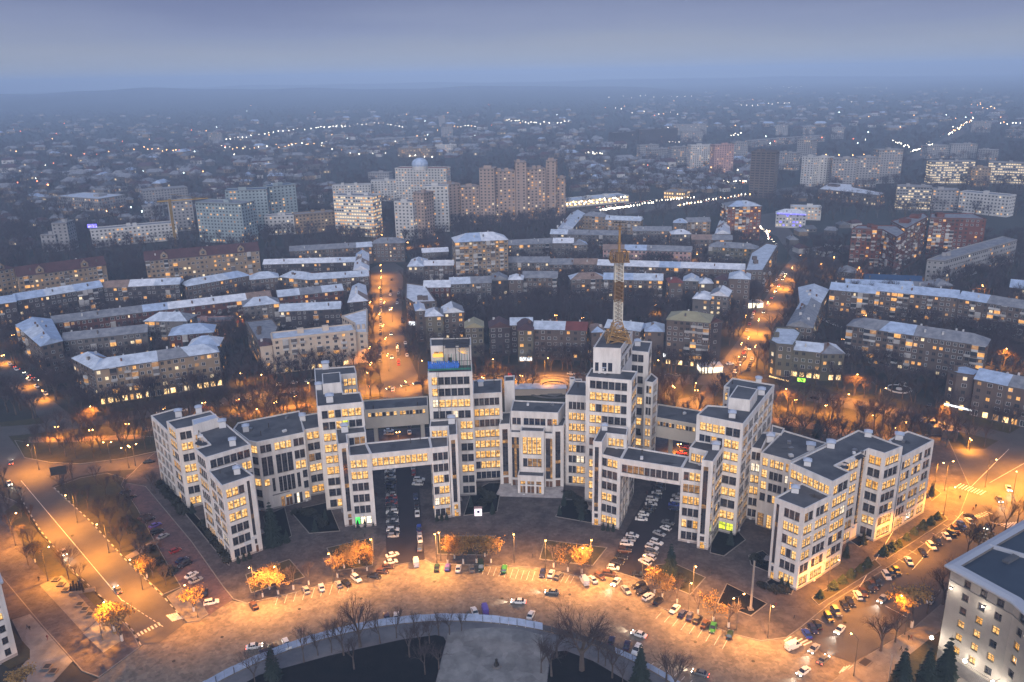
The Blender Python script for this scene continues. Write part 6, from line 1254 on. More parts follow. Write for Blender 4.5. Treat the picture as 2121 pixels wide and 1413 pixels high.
for cf, x, y, s_, lab in ((c1, 990, 1140, 1.25, 'tall dark spruce in the bed beside the left wing entrance'), (d6, 75, 560, 1.0, 'dark spruce at the corner of the bed right of the right bridge road'), (d5, 1800, 1160, .92, 'dark spruce inside the park at the right of the hoarding'), (d4, 1430, 1390, .8, 'dark spruce by the left end of the hoarding'),
                          (d6, 1400, 1240, 1.15, 'left one of three dark spruces below the grey corner building'), (d6, 1540, 1250, 1.2, 'middle one of three dark spruces below the grey corner building'), (d6, 1650, 1215, 1.3, 'right one of three dark spruces below the grey corner building'), (ID, 1692, 905, .75, 'dark spruce behind the right auditorium roof'),
                          (c6, 845, 995, .42, 'small spruce in the notch of the right wing'), (c6, 715, 1095, .42, 'small spruce beside the side entrance of the right wing'), (c5, 450, 1085, .45, 'small round spruce in the bed below the right tower'), (c2, 170, 1355, .4, 'small dark conifer in the bed below the left tower, lower one'), (c2, 240, 1290, .4, 'small dark conifer in the bed below the left tower, upper one'), (c3, 515, 1235, .36, 'small conifer by the left of the entrance steps'), (c3, 370, 1190, .36, 'small conifer behind the lit kiosk'), (c3, 990, 1180, .42, 'conifer right of the entrance steps'), (c3, 1105, 1275, .42, 'conifer near the foot of the tall tower'), (c3, 960, 1240, .3, 'low conifer at the bed corner right of the steps'), (c1, 370, 905, .4, 'small spruce in the notch of the left wing'), (c1, 1095, 1130, .4, 'short conifer right of the tall spruce'), (c6, 1372, 620, .45, 'small spruce at the far corner of the right wing')):
    conifer(G(*cf(x, y)), SP[rt.randrange(2)], lab, s_, 'spruce')
for i, (x, y) in enumerate([(942, 665), (1018, 615), (1070, 580), (1118, 548), (1170, 515), (1215, 482), (1310, 415), (1355, 390), (1395, 368), (1440, 332), (1485, 298), (1535, 264), (1580, 240), (1620, 212)]):
    conifer(G(*d6(x, y)), SPS[i % 3], ORD[i] + ' bushy young spruce from the square along the right wing', rt.uniform(1.0, 1.35), 'spruce', 'young spruces along the right wing')
for i, (cf, x, y) in enumerate([(d1, 490, 1330), (d1, 520, 1318), (d1, 548, 1308), (c2, 455, 1328), (c2, 502, 1322), (c2, 557, 1316), (c2, 980, 1285), (c2, 1012, 1280), (c2, 1045, 1277), (c4, 383, 1345), (c4, 415, 1350), (c4, 449, 1352), (c6, 217, 1312), (c6, 263, 1340)]):
    conifer(G(*cf(x, y)), TH[0], ['left', 'middle', 'right'][i % 3] + ' slim thuja at the foot of the ' + ['left wing front', 'left bridge pylon', 'pylon right of the left bridge', 'pylon left of the right bridge', 'right wing front'][i // 3], 1.0, 'thuja', 'slim thujas before the office fronts')
HB = [bush_mb(1.8, 1.9, s).mesh('hedge_bush') for s in range(4)]
rb = random.Random(3)
def bushes(lst, n, lab, s_=1.0):
    for i in range(n):
        f = (i + .5) / n * (len(lst) - 1); a = int(min(f, len(lst) - 2)); f -= a; p = (lst[a][0] + (lst[a + 1][0] - lst[a][0]) * f, lst[a][1] + (lst[a + 1][1] - lst[a][1]) * f); g = G(*p)
        o = thing('bush', ORD[i] + ' ' + lab + ', from its back end', 'bush', (g.x + rb.uniform(-.5, .5), g.y + rb.uniform(-.5, .5), .15), rb.uniform(0, 6), 'bushes like the ' + lab, HB[rb.randrange(4)]); q = s_ * rb.uniform(.8, 1.25); o.scale = (q, q, q)
bushes([c1(120, 680), c1(200, 790), c1(315, 915)], 16, 'dark bush hugging the far half of the left wing'); bushes([c1(445, 985), c1(540, 1120), c1(660, 1290)], 18, 'dark bush hugging the near half of the left wing')
bushes([c3(430, 1090), c3(500, 1130), c3(430, 1200)], 9, 'dark shrub in the bed left of the entrance steps'); bushes([c3(990, 1100), c3(1080, 1150), c3(1120, 1240)], 10, 'dark shrub in the bed right of the entrance steps'); bushes([c2(30, 1230), c2(150, 1240), c2(240, 1330)], 9, 'dark shrub in the bed below the left tower')
bushes([c5(620, 1330), c5(720, 1370), c5(810, 1380)], 8, 'low dark shrub at the foot of the right wing front', .8); bushes([c5(600, 1180), c5(640, 1200)], 4, 'dark shrub left of the right wing stair'); bushes([d6(60, 590), d6(150, 560), d6(120, 600)], 6, 'brown shrub beside the spruce at the right bed', 1.1); bushes([d4(650, 560), d4(720, 640), d4(900, 880)], 8, 'dark undergrowth bush on the long verge', 1.3)
# ================================================================ cars
mat('tyre', (.015, .015, .015), .8); mat('car_glass', (.02, .022, .03), .08, spec=.9); mat('rim', (.35, .35, .36), .4, .6); mat('lamp_clear', (.7, .7, .68), .2); mat('lamp_red', (.35, .02, .02), .3)
mat('head_on', (1, .95, .8), .4, emis=(1, .93, .75), est=40); mat('tail_on', (1, .1, .05), .4, emis=(1, .07, .03), est=14)
mat('head_far', (1, .9, .7), .4, emis=(1, .85, .6), est=12); mat('tail_far', (1, .1, .05), .4, emis=(1, .09, .03), est=5)
PAINT = {'white': (.72, .72, .72), 'silver': (.38, .38, .39), 'grey': (.14, .145, .15), 'black': (.018, .018, .02), 'dark blue': (.015, .025, .09), 'bright blue': (.02, .06, .38), 'red': (.26, .02, .015), 'brown': (.10, .05, .03), 'green': (.04, .22, .06), 'beige': (.33, .28, .2), 'purple blue': (.13, .10, .42), 'dark green': (.015, .04, .025)}
for k, c in PAINT.items(): mat('paint_' + k, c, .3, .25 if k not in ('white',) else 0.0)
mat('ph_paint', (.5, .5, .5)); mat('ph_lamp', (.5, .5, .5)); MATS['PAINT'] = MATS['ph_paint']; MATS['LAMP'] = MATS['ph_lamp']
def loft(mb, secs, m, top=None):
    """secs: list of loops (same length) along x"""
    for a, b in zip(secs[:-1], secs[1:]):
        n = len(a)
        for i in range(n):
            j = (i + 1) % n; mb.face([a[j], a[i], b[i], b[j]], m)
    mb.face(secs[0], m); mb.face(list(reversed(secs[-1])), m)
SHAPE = {'saloon': dict(L=4.55, W=1.8, hb=.78, hr=1.42, prof=[(-2.27, .42, .66), (-2.2, .3, .86), (-1.45, .22, .92), (-.2, .2, .9), (.95, .2, .86), (1.9, .24, .74), (2.27, .36, .55)], cab=(-1.65, -1.0, .35, 1.2)),
         'hatchback': dict(L=4.0, W=1.75, hb=.8, hr=1.47, prof=[(-2.0, .42, .8), (-1.9, .26, .95), (-.9, .22, .95), (.8, .2, .9), (1.65, .24, .78), (2.0, .36, .58)], cab=(-1.95, -1.5, .3, 1.1)),
         'estate car': dict(L=4.6, W=1.85, hb=.9, hr=1.66, prof=[(-2.3, .48, .9), (-2.2, .3, 1.05), (-1.0, .26, 1.05), (.85, .25, 1.02), (1.9, .28, .92), (2.3, .4, .7)], cab=(-2.2, -1.85, .35, 1.15)),
         'van': dict(L=5.0, W=1.95, hb=1.1, hr=2.2, prof=[(-2.5, .45, 1.2), (-2.45, .3, 1.3), (.5, .28, 1.3), (1.6, .28, 1.15), (2.3, .3, .95), (2.5, .4, .8)], cab=(-2.45, -2.4, 1.2, 1.9))}
def car_parts(kind):
    s = SHAPE[kind]; W = s['W'] / 2; out = {}
    b = MB(); secs = []
    for x, zl, zh in s['prof']:
        t = 1 - .06 * (abs(x) / (s['L'] / 2)) ** 4 * 2; w = W * t
        secs.append([(x, -w, zl), (x, -w, zh - .18), (x, -w * .88, zh), (x, w * .88, zh), (x, w, zh - .18), (x, w, zl)])
    loft(b, secs, 'PAINT'); x0, x1, x2, x3 = s['cab']; zb, zr = max(p[2] for p in s['prof']) - .04, s['hr']
    b.prism([(x1, -W * .72), (x2, -W * .72), (x2, W * .72), (x1, W * .72)], zr - .04, zr + .02, 'PAINT')
    for x in (x1 + .05, (x1 + x2) / 2, x2 - .05):
        for y in (-1, 1): b.tube((x + (.25 if x > 0 else -.15), y * W * .86, zb), (x, y * W * .72, zr), .05, .05, 'PAINT', 4)
    if kind == 'van': b.prism([(x0, -W * .9), (x2 - 1.0, -W * .9), (x2 - 1.0, W * .9), (x0, W * .9)], zb - .1, zr, 'PAINT')
    out['body'] = b
    g = MB(); g.frustum([(x0, -W * .85, zb - .03), (x3, -W * .85, zb - .05), (x3, W * .85, zb - .05), (x0, W * .85, zb - .03)], [(x1, -W * .71, zr - .03), (x2, -W * .71, zr - .03), (x2, W * .71, zr - .03), (x1, W * .71, zr - .03)], 'car_glass'); out['window'] = g
    wh = MB(); wh.tube((0, -.11, 0), (0, .11, 0), .32, .32, 'tyre', 10); wh.tube((0, .1, 0), (0, .12, 0), .2, .2, 'rim', 8); wh.face([(.32 * math.cos(t * .628), -.11, .32 * math.sin(t * .628)) for t in range(10)], 'tyre'); out['wheel'] = wh
    h = MB(); h.box(0, 0, 0, .12, .36, .14, 'LAMP'); out['lamp'] = h
    return out
CP = {k: car_parts(k) for k in SHAPE}
CM = {}
def cmesh(kind, part, sub):
    key = (kind, part, sub)
    if key not in CM:
        src = CP[kind][part]
        me = bpy.data.meshes.new(part); me.from_pydata(src.v, [], src.f)
        for m in [n for n in src.mats]: me.materials.append(m)
        for i, m in enumerate(src.mats):
            if m.name == 'ph_paint': me.materials[i] = MATS[sub]
            if m.name == 'ph_lamp': me.materials[i] = MATS[sub]
        me.polygons.foreach_set('material_index', src.m); me.update(); CM[key] = me
    return CM[key]

COLN = ['black', 'black', 'white', 'white', 'silver', 'grey', 'dark blue', 'black', 'white', 'red', 'grey', 'brown']
rcars = random.Random(21); ncar = [0]
def car(g, ang, kind, colr, label, group=None, lights=False, z=.2):
    while len(label.split()) > 16: label = label.replace(' the ', ' ', 1)
    t = thing('parked_car' if not lights else 'moving_car', label, 'van' if kind == 'van' else 'car', (g[0], g[1], z), ang, group); s = SHAPE[kind]; W = s['W'] / 2; L = s['L'] / 2; pn = 'paint_' + colr
    link('body', cmesh(kind, 'body', pn), t); link('window', cmesh(kind, 'window', None), t)
    for x in (-L * .62, L * .62):
        for y in (-1, 1): link('wheel', cmesh(kind, 'wheel', None), t, loc=(x, y * (W - .1), .32), rz=0 if y > 0 else math.pi)
    zh = s['prof'][-1][2] - .02; zt = s['prof'][0][2] - .08
    for y in (-1, 1):
        link('headlight', cmesh(kind, 'lamp', 'head_on' if lights else 'lamp_clear'), t, loc=(L - .04, y * W * .66, zh)); link('tail_light', cmesh(kind, 'lamp', 'tail_on' if lights else 'lamp_red'), t, loc=(-L + .04, y * W * .66, zt))
    if lights:
        l = bpy.data.lights.new('headlight_beam', 'SPOT'); l.energy = 2500; l.color = (1, .9, .72); l.spot_size = 1.0; l.spot_blend = .7; l.shadow_soft_size = .15; l.cycles.max_bounces = 1
        o = bpy.data.objects.new('headlight_beam', l); COL.objects.link(o); o.parent = t; o.location = (L + .1, 0, .7); o.rotation_euler = (0, math.radians(-82), 0)
    ncar[0] += 1; return t
def carrow(cf, items, where, mode='cross', off=0.0, group=None, z=.2, jit=4, seed=0):
    """items: (x, y[, colour[, kind[, angle override]]]) in order; labels count along the row"""
    gs = [G(*cf(i[0], i[1])) for i in items]; r = random.Random(seed + len(items)); n = len(gs); seen = {}
    used = []
    for k, it in enumerate(items):
        a = gs[max(0, k - 1)]; b = gs[min(n - 1, k + 1)]; d_ = (b - a)
        ang = math.atan2(d_.y, d_.x) + (math.pi / 2 if mode == 'cross' else 0) + math.radians(off + r.uniform(-jit, jit)) + (math.pi if r.random() < .3 else 0)
        colr = it[2] if len(it) > 2 and it[2] else r.choice(COLN); kind = it[3] if len(it) > 3 and it[3] else r.choice(['saloon', 'saloon', 'hatchback', 'estate car', 'saloon'])
        if len(it) > 4: ang = math.radians(it[4])
        car(gs[k], ang, kind, colr, '%s %s, %s %s' % (colr, kind, ORD[k], where), group or 'cars parked ' + where, z=z)
def interp(p, q, n, cols=None):
    return [(p[0] + (q[0] - p[0]) * i / (n - 1), p[1] + (q[1] - p[1]) * i / (n - 1), cols[i % len(cols)] if cols else None) for i in range(n)]
carrow(c2, interp((668, 942), (690, 1392), 24, ['black', 'white', 'black', 'silver', 'grey', 'black', 'dark blue', 'black', 'black', 'silver', 'red', 'dark blue', 'red', 'black', 'grey', 'white', 'black', 'black', 'silver', 'black']), 'under the left bridge, left side, from the back', off=-6)
carrow(d5, [(370, 425, 'white', 'saloon'), (362, 466, 'white', 'saloon'), (340, 495, 'brown', 'saloon'), (313, 521, 'brown', 'hatchback'), (265, 548, 'black', 'saloon')], 'curving out of the left bridge road', off=25, z=.1)
carrow(c2, [(822, 935, 'silver'), (826, 975, 'red'), (838, 1130, 'dark blue'), (846, 1190, 'black'), (850, 1245, 'white'), (862, 1345, 'dark blue'), (866, 1395, 'silver')], 'along the right kerb of the left bridge road, from the back', mode='along')
carrow(d5, [(525, 275, 'bright blue'), (530, 335, 'white'), (531, 387, 'grey')], 'at the front right kerb of the left bridge road', mode='along')
carrow(c2, [(862, 1018, 'white', 'estate car'), (853, 1046, 'white', 'estate car')], 'of two nosed on to the pavement under the left bridge', off=0)
carrow(c2, [(662, 668, 'black'), (660, 690, 'white'), (660, 712, 'silver')], 'seen through the gap behind the left bridge'); carrow(c2, [(797, 700, 'white'), (797, 660, 'black')], 'at right in the gap behind the left bridge', mode='along')
carrow(c4, [(775, 1030, 'silver'), (760, 1055, 'black'), (757, 1077, 'black'), (740, 1106, 'white'), (732, 1130, 'black'), (708, 1150, 'white'), (702, 1181, 'white'), (693, 1203, 'black'), (680, 1222, 'black'), (652, 1248, 'white'), (637, 1280, 'white')], 'under the right bridge, left side, from the back', off=12)
carrow(d5, [(1757, 314, 'white'), (1740, 337, 'silver'), (1724, 362, 'white', 'estate car'), (1712, 402, 'brown'), (1690, 440, 'black'), (1667, 470, 'black'), (1646, 501, 'white'), (1622, 537, 'brown')], 'at the left of the right bridge road near the square', off=12)
carrow(c4, [(882, 1128, 'silver'), (870, 1157, 'white'), (857, 1186, 'bright blue'), (852, 1210, 'dark blue')], 'partly behind the right pylon under the right bridge', off=8)
carrow(d5, [(1962, 240, 'grey'), (1950, 272, 'white', 'hatchback'), (1912, 303, 'silver'), (1897, 355, 'white'), (1870, 384, 'white', 'estate car'), (1868, 412, 'grey'), (1855, 441, 'white', 'estate car'), (1830, 468, 'white')], 'at the right of the right bridge road near the square', off=-8)
car(G(*d5(1792, 538)), math.radians(-8), 'saloon', 'black', 'lone black saloon at the mouth of the right bridge road', z=.1)
carrow(c4, [(945, 745, 'white'), (935, 766, 'black'), (940, 786, 'black'), (926, 806, 'red'), (920, 826, 'black'), (905, 842, 'red')], 'seen through the gap behind the right bridge', off=10)
carrow(d5, [(60, 596, 'silver'), (103, 587, 'black'), (163, 563, 'white')], 'in the square kerb bays left of the left bridge road', off=8, z=.1)
carrow(d5, [(628, 498, 'dark green'), (690, 497, 'purple blue'), (752, 504, 'white'), (830, 505, 'grey'), (883, 496, 'dark green', 'van'), (1018, 508, 'green'), (1238, 531, 'dark blue'), (1288, 534, 'white'), (1330, 547, 'grey')], 'in the square kerb bays before the central entrance', off=4, z=.1)
carrow(d5, [(1480, 577, 'white', 'van'), (1527, 568, 'white', 'saloon'), (1568, 549, 'brown', 'hatchback')], 'at the square kerb left of the right bridge road', off=0, z=.1)
carrow(d5, [(1795, 605, 'black'), (1815, 636, 'black', 'estate car'), (1848, 669, 'white', 'estate car'), (1905, 696, 'black', 'estate car')], 'on the corner right of the right bridge road', off=10, z=.1)
carrow(d6, [(102, 739, 'white'), (146, 766, 'dark blue'), (187, 780, 'dark blue'), (233, 800, 'black'), (277, 826, 'brown'), (322, 846, 'green'), (420, 886, 'dark green', 'hatchback')], 'in the square kerb bays at the right, from the left', off=14, z=.1)
carrow(d4, [(1602, 940, 'silver'), (1682, 926, 'white')], 'in the square kerb bays at the left', off=8, z=.1)
carrow(d4, [(1002, 863, 'white'), (1024, 890, 'silver')], 'of two pale ones at the near end of the parking street', off=12); car(G(*d4(1073, 955)), 1.9, 'saloon', 'black', 'black saloon entering the square from the parking street', z=.1); car(G(*d4(1106, 1005)), .35, 'estate car', 'white', 'white estate car at the mouth of the parking street', z=.1); car(G(*d4(1328, 1020)), 2.2, 'saloon', 'brown', 'brown saloon alone on the cobbles near the left corner', z=.1)
carrow(d4, [(655, 428, 'black'), (682, 456, 'black')], 'of two at the far end of the parking street', off=10); carrow(d4, [(755, 555, 'brown'), (778, 573, 'black'), (812, 602, 'purple blue'), (822, 636, 'black'), (852, 661, 'silver')], 'in the middle of the parking street', off=12); carrow(d4, [(918, 735, 'red'), (950, 785, 'dark blue'), (967, 806, 'black')], 'behind the bare trees on the parking street', off=12)
carrow(d5, [(845, 752, 'white'), (905, 744, 'purple blue', 'van')], 'of two nosed to the blue hoarding at its top', off=3, z=.1); car(G(*d5(1170, 774)), 1.25, 'saloon', 'white', 'white saloon alone at the right part of the blue hoarding', z=.1); carrow(d5, [(338, 785, 'dark blue'), (395, 782, 'white')], 'of two at the left part of the blue hoarding', off=8, z=.1); car(G(*d5(130, 848)), .3, 'saloon', 'black', 'black saloon at the hoarding behind a bare tree', z=.1)
carrow(d5, [(1635, 922, 'dark blue'), (1725, 950, 'dark blue'), (1782, 976, 'white')], 'beside the dark right curve of the round park', off=12, z=.1); carrow(d4, [(1385, 1266, 'dark blue'), (1440, 1241, 'black'), (1500, 1226, 'white')], 'beside the left curve of the blue hoarding', off=12, z=.1)
carrow(d6, [(1805, 205, 'black'), (1806, 234, 'white'), (1758, 250, 'bright blue'), (1752, 268, 'dark blue'), (1722, 282, 'brown'), (1700, 298, 'black'), (1670, 320, 'white'), (1618, 350, 'black', 'estate car'), (1583, 377, 'white', 'estate car'), (1533, 412, 'black'), (1453, 463, 'white'), (1382, 517, 'black'), (1351, 533, 'black'), (1324, 549, 'white', 'estate car'), (1268, 580, 'black'), (1245, 603, 'brown'), (1224, 620, 'black', 'estate car'), (1188, 643, 'brown'), (1158, 662, 'white', 'estate car'), (1113, 697, 'black'), (1082, 719, 'black'), (1034, 757, 'grey'), (990, 791, 'black'), (926, 832, 'black'), (899, 855, 'dark blue'), (863, 885, 'bright blue')], 'along the right side street, from the far end', off=-38, z=.22)
car(G(*d6(1578, 690)), math.radians(50), 'saloon', 'white', 'white saloon at the tree pits beside the grey corner building', z=.25)
MV = [(d6, 785, 955, 28, 'white', 'van', 'white van turning out of the right side street'), (d6, 845, 1100, 215, 'white', 'saloon', 'pale car with lamps on at the bottom right crossing'), (d6, 905, 968, 225, 'silver', 'saloon', 'silver car with lamps on behind the white van'), (d6, 960, 1032, 45, 'grey', 'saloon', 'grey car with lamps on beside the bottom right crossing'), (d6, 1300, 680, 225, 'silver', 'saloon', 'car with lamps on coming down the right side street'), (d6, 1055, 858, 225, 'white', 'saloon', 'white car with lamps on nearing the square from the right'), (d6, 1445, 680, 45, 'white', 'van', 'pale van driving up the right side street'), (d6, 1905, 262, 230, 'black', 'saloon', 'dark car with lamps on at the zebra crossing'), (d6, 2030, 42, 250, 'white', 'saloon', 'white car with lamps on crossing the far right junction'), (d6, 1975, 105, 255, 'grey', 'saloon', 'grey car with lamps on entering the right side street'), (d4, 335, 742, -50, 'silver', 'saloon', 'silver car with lamps on alone on the left road'), (d4, 618, 938, 130, 'grey', 'saloon', 'car with lamps on near the foot of the left road'), (d4, 60, 272, 120, 'grey', 'saloon', 'car with lamps on at the upper left junction'), (d4, 50, 380, -50, 'white', 'saloon', 'white car with lamps on at the left picture edge'), (d4, 1330, 1235, 15, 'white', 'saloon', 'white car with lamps on sweeping past the left hoarding'), (d5, 1100, 695, 172, 'white', 'saloon', 'white car with lamps on crossing the middle of the square'), (d5, 1295, 640, 170, 'grey', 'saloon', 'grey car with lamps on behind the one crossing the square'), (d5, 1795, 885, 148, 'white', 'saloon', 'white car with lamps on in the right part of the square'), (d5, 1662, 582, 235, 'white', 'saloon', 'white car with lamps on leaving the right bridge road'), (d5, 1720, 628, 290, 'silver', 'saloon', 'silver taxi like saloon at the mouth of the right bridge road'), (d5, 508, 472, 100, 'white', 'van', 'white van leaving the left bridge road'), (d6, 250, 1110, 150, 'grey', 'saloon', 'dark car with lamps on at the bottom edge of the square')]
for cf, x, y, a, c, kd, lab in MV: car(G(*cf(x, y)), math.radians(a), kd, c, lab, None, lights='lamps on' in lab, z=.1 if y > 300 else .24)
# distant cars: body, windows and lamps in one small mesh each
FC_ = {}
def farcar(colr, on=False):
    k = (colr, on)
    if k not in FC_:
        m = MB()
        for part in ('body', 'window'):
            src = CP['saloon'][part]; i = len(m.v); m.v.extend(src.v); kk = m.k('paint_' + colr) if part == 'body' else m.k('car_glass')
            for f in src.f: m.f.append(tuple(i + a for a in f)); m.m.append(kk)
        for x in (-1.35, 1.35):
            for y in (-.8, .8): m.box(x, y, .3, .6, .2, .6, 'tyre')
        if on: m.box(2.3, .55, .55, .1, .4, .2, 'head_far'); m.box(2.3, -.55, .55, .1, .4, .2, 'head_far'); m.box(-2.3, .55, .6, .1, .4, .2, 'tail_far'); m.box(-2.3, -.55, .6, .1, .4, .2, 'tail_far')
        FC_[k] = m.mesh('parked_car')
    return FC_[k]
def farrow(cf, p, q, n, where, on=False, cross=False, drop=.15):
    a, b = G(*cf(*p)), G(*cf(*q)); d_ = b - a; ang = math.atan2(d_.y, d_.x) + (math.pi / 2 if cross else 0); j = 0
    for i in range(n):
        if rcars.random() < drop: continue
        g = a + d_ * ((i + rcars.uniform(-.2, .2)) / max(1, n - 1)); c_ = rcars.choice(COLN)
        lb = '%s car, %s %s' % (c_, ORD[j], where)
        while len(lb.split()) > 16: lb = lb.replace(' the ', ' ', 1)
        thing('moving_car' if on else 'parked_car', lb, 'car', (g.x, g.y, .25), ang + (math.pi if on and rcars.random() < .5 else 0), 'cars ' + where, farcar(c_, on)); j += 1
farrow(e2, (1205, 1140), (1215, 560), 26, 'from the front parked at the left kerb of the lit left street'); farrow(e2, (1362, 1225), (1345, 1000), 9, 'from the front parked in the middle row of the lit left street'); farrow(e2, (1430, 1130), (1385, 790), 12, 'from the front at the right kerb of the lit left street', drop=.35); farrow(e2, (1290, 600), (1300, 480), 5, 'from the front near the head of the lit left street'); farrow(e2, (1340, 700), (1360, 560), 6, 'from the front at the upper right kerb of the lit left street')
farrow(e2, (1310, 1360), (1290, 740), 4, 'driving with lamps on along the lit left street', True, drop=0); farrow(ID, (812, 806), (860, 797), 3, 'with lamps on turning behind the rear link', True, drop=0)
farrow(e4, (1350, 1310), (1450, 1100), 9, 'from the front parked at the left kerb of the right lit street'); farrow(e4, (1440, 1010), (1500, 850), 8, 'further up the left kerb of the right lit street'); farrow(e4, (1440, 1320), (1475, 1220), 5, 'from the front parked at the right kerb of the right lit street'); farrow(e4, (1350, 1320), (1460, 1140), 4, 'driving with lamps on down the right lit street', True, drop=0); farrow(e4, (1560, 880), (1720, 600), 7, 'with lamps on in the upper part of the right lit street', True, drop=0); farrow(e4, (1590, 720), (1700, 590), 8, 'parked in the upper part of the right lit street'); farrow(e4, (1540, 250), (1650, 380), 8, 'with lamps on by the dark brick tower', True, drop=0)
farrow(ID, (330, 860), (640, 812), 22, 'from the left parked on the ring street behind the left wing', drop=.4); farrow(ID, (880, 787), (1060, 778), 13, 'from the left parked on the ring street behind the centre', drop=.2); farrow(ID, (1180, 777), (1400, 780), 14, 'from the left parked on the ring street right of the fountain', drop=.2); farrow(ID, (1560, 800), (2100, 915), 16, 'from the left on the ring street behind the right park', drop=.5)
farrow(e1, (95, 990), (270, 1095), 6, 'with lamps on along the far left street', True, drop=0); farrow(e1, (20, 930), (330, 1190), 12, 'parked along the far left street', drop=.4); farrow(e2, (400, 1330), (640, 1300), 8, 'parked before the cream block', drop=.2)
farrow(e5, (1660, 1130), (1880, 1080), 6, 'parked beside the big grey brown block'); farrow(e5, (500, 830), (600, 870), 4, 'parked in the right courtyard'); thing('parked_car', 'white car standing on the round white ring in the right park', 'car', (*G(*d3(1282, 145)), .25), .6, None, farcar('white')); thing('parked_car', 'dark car on the lane right of the round white ring', 'car', (*G(*d3(1422, 258)), .25), 1.0, None, farcar('black')); thing('parked_car', 'dark car beside the far end of the left wing', 'car', (*G(*d4(778, 268)), .25), .3, None, farcar('black')); thing('parked_car', 'white car at the ring street corner by the lit stall', 'car', (*G(*e4(1315, 1258)), .25), .1, None, farcar('white'))
farrow(f8, (0, 652), (330, 608), 24, 'with lamps on along the far bright avenue, left part', True, drop=.2); farrow(f8, (400, 642), (760, 590), 26, 'with lamps on along the far bright avenue, right part', True, drop=.2); farrow(f8, (1560, 372), (1870, 205), 30, 'with lamps on climbing the distant avenue', True, drop=.2)
print('cars', ncar[0])
# ================================================================ grey corner building, left edge building, small things
mat('ashlar', (.27, .24, .215), .85, var=.10, vs=.25, bump=.2); mat('rustic', (.15, .14, .14), .9, var=.2, vs=.3, bump=.4); mat('cornice', (.40, .43, .50), .6); mat('roof_navy', (.035, .055, .085), .55, col2=(.02, .032, .055), vs=.06, detail=5)
cg = T(1900, 1080, 4.244); ZG = 29.5
CB = thing('corner_building', 'grey stone corner building with navy flat roof and white flood lamps at the bottom right', 'building', (*G(*cg(800, 900)), 0))
P = [G(*cg(*p), ZG) for p in ((300, 405), (860, 712), (1010, 850), (1350, 1400), (2400, 1300), (2200, -500), (1010, -5))]
if not ccw(P): P.reverse()
coll = []; mb = MB(); rg = random.Random(9)
for i in range(len(P)):
    a, b = P[i], P[(i + 1) % len(P)]; L = (b - a).length; rects = []
    if i in (0, 1, 2):
        nb = max(1, int(L / 6.0)) if i != 0 else 3
        for k in range(nb):
            u = (k + .5) / nb * L if i != 0 else L * (.285 + .26 * k)
            for r in range(7):
                z = .9 + r * 4.05; pat = 'D' if (r > 4 or rg.random() < .25) else rg.choice(['O', 'L', 'L'])
                if i == 0 and k == 0 and r == 4: pat = 'D'
                if r == 0: pat = 'M'
                rects.append((u - .95, u + .95, z + .9, z + 3.05, 1, pat, 'std'))
    wall_edge(mb, a, b, 0, ZG, rects, 'ashlar', collect=coll, rec=.45, base=None)
    if i in (0, 1, 2):   # rusticated courses of the base, proud of the wall
        d_ = (b - a).normalized(); n_ = Vector((d_.y, -d_.x))
        for k in range(9):
            z = .3 + k * .42
            mb.face([(*(a + n_ * .12), z), (*(b + n_ * .12), z), (*(b + n_ * .12), z + .34), (*(a + n_ * .12), z + .34)], 'rustic'); mb.face([(*(a + n_ * .12), z + .34), (*(b + n_ * .12), z + .34), (*b, z + .34), (*a, z + .34)], 'rustic')
        for z in (4.6, 25.6): mb.prism([a + n_ * .25, b + n_ * .25, b, a], z, z + .35, 'ashlar')
mb.build('wall', CB)
for s_, me, wmb, mt in coll: o = link('window', me, CB); o.matrix_local = Matrix.Translation((-CB.location.x, -CB.location.y, 0)) @ mt
cm = MB(); Q0 = inset(P, -.2); Q1 = inset(P, -1.3); Qi = inset(P, 1.6)
n = len(P)
for i in range(n):
    j = (i + 1) % n
    cm.face([(*Q0[i], ZG - .9), (*Q0[j], ZG - .9), (*Q1[j], ZG), (*Q1[i], ZG)], 'ashlar'); cm.face([(*Q1[i], ZG), (*Q1[j], ZG), (*Q1[j], ZG + .5), (*Q1[i], ZG + .5)], 'cornice')
    cm.face([(*Q1[i], ZG + .5), (*Q1[j], ZG + .5), (*P[j], ZG + .9), (*P[i], ZG + .9)], 'cornice'); cm.face([(*P[i], ZG + .9), (*P[j], ZG + .9), (*Qi[j], ZG + .9), (*Qi[i], ZG + .9)], 'cornice'); cm.face([(*Qi[i], ZG + .9), (*Qi[j], ZG + .9), (*Qi[j], ZG + .05), (*Qi[i], ZG + .05)], 'rustic')
cm.build('cornice', CB)
rm2 = MB(); rm2.face([(*q, ZG + .1) for q in Qi], 'roof_navy'); rf2 = rm2.build('roof', CB)
rg_ = MB(); a, b = G(*cg(620, 232), ZG), G(*cg(1000, 345), ZG); d_ = (b - a).normalized(); n_ = Vector((-d_.y, d_.x))
rg_.prism([a, b + d_ * 20, b + d_ * 20 + n_ * .5, a + n_ * .5], ZG + .1, ZG + 1.2, 'cornice'); rg_.build('roof_rib', rf2)
rg_ = MB(); a, b = G(*cg(770, 370), ZG), G(*cg(865, 318), ZG); rg_.box((a.x + b.x) / 2, (a.y + b.y) / 2, ZG + .45, (b - a).length, 1.6, .7, 'roof_felt', math.atan2((b - a).y, (b - a).x)); rg_.build('roof_duct', rf2)
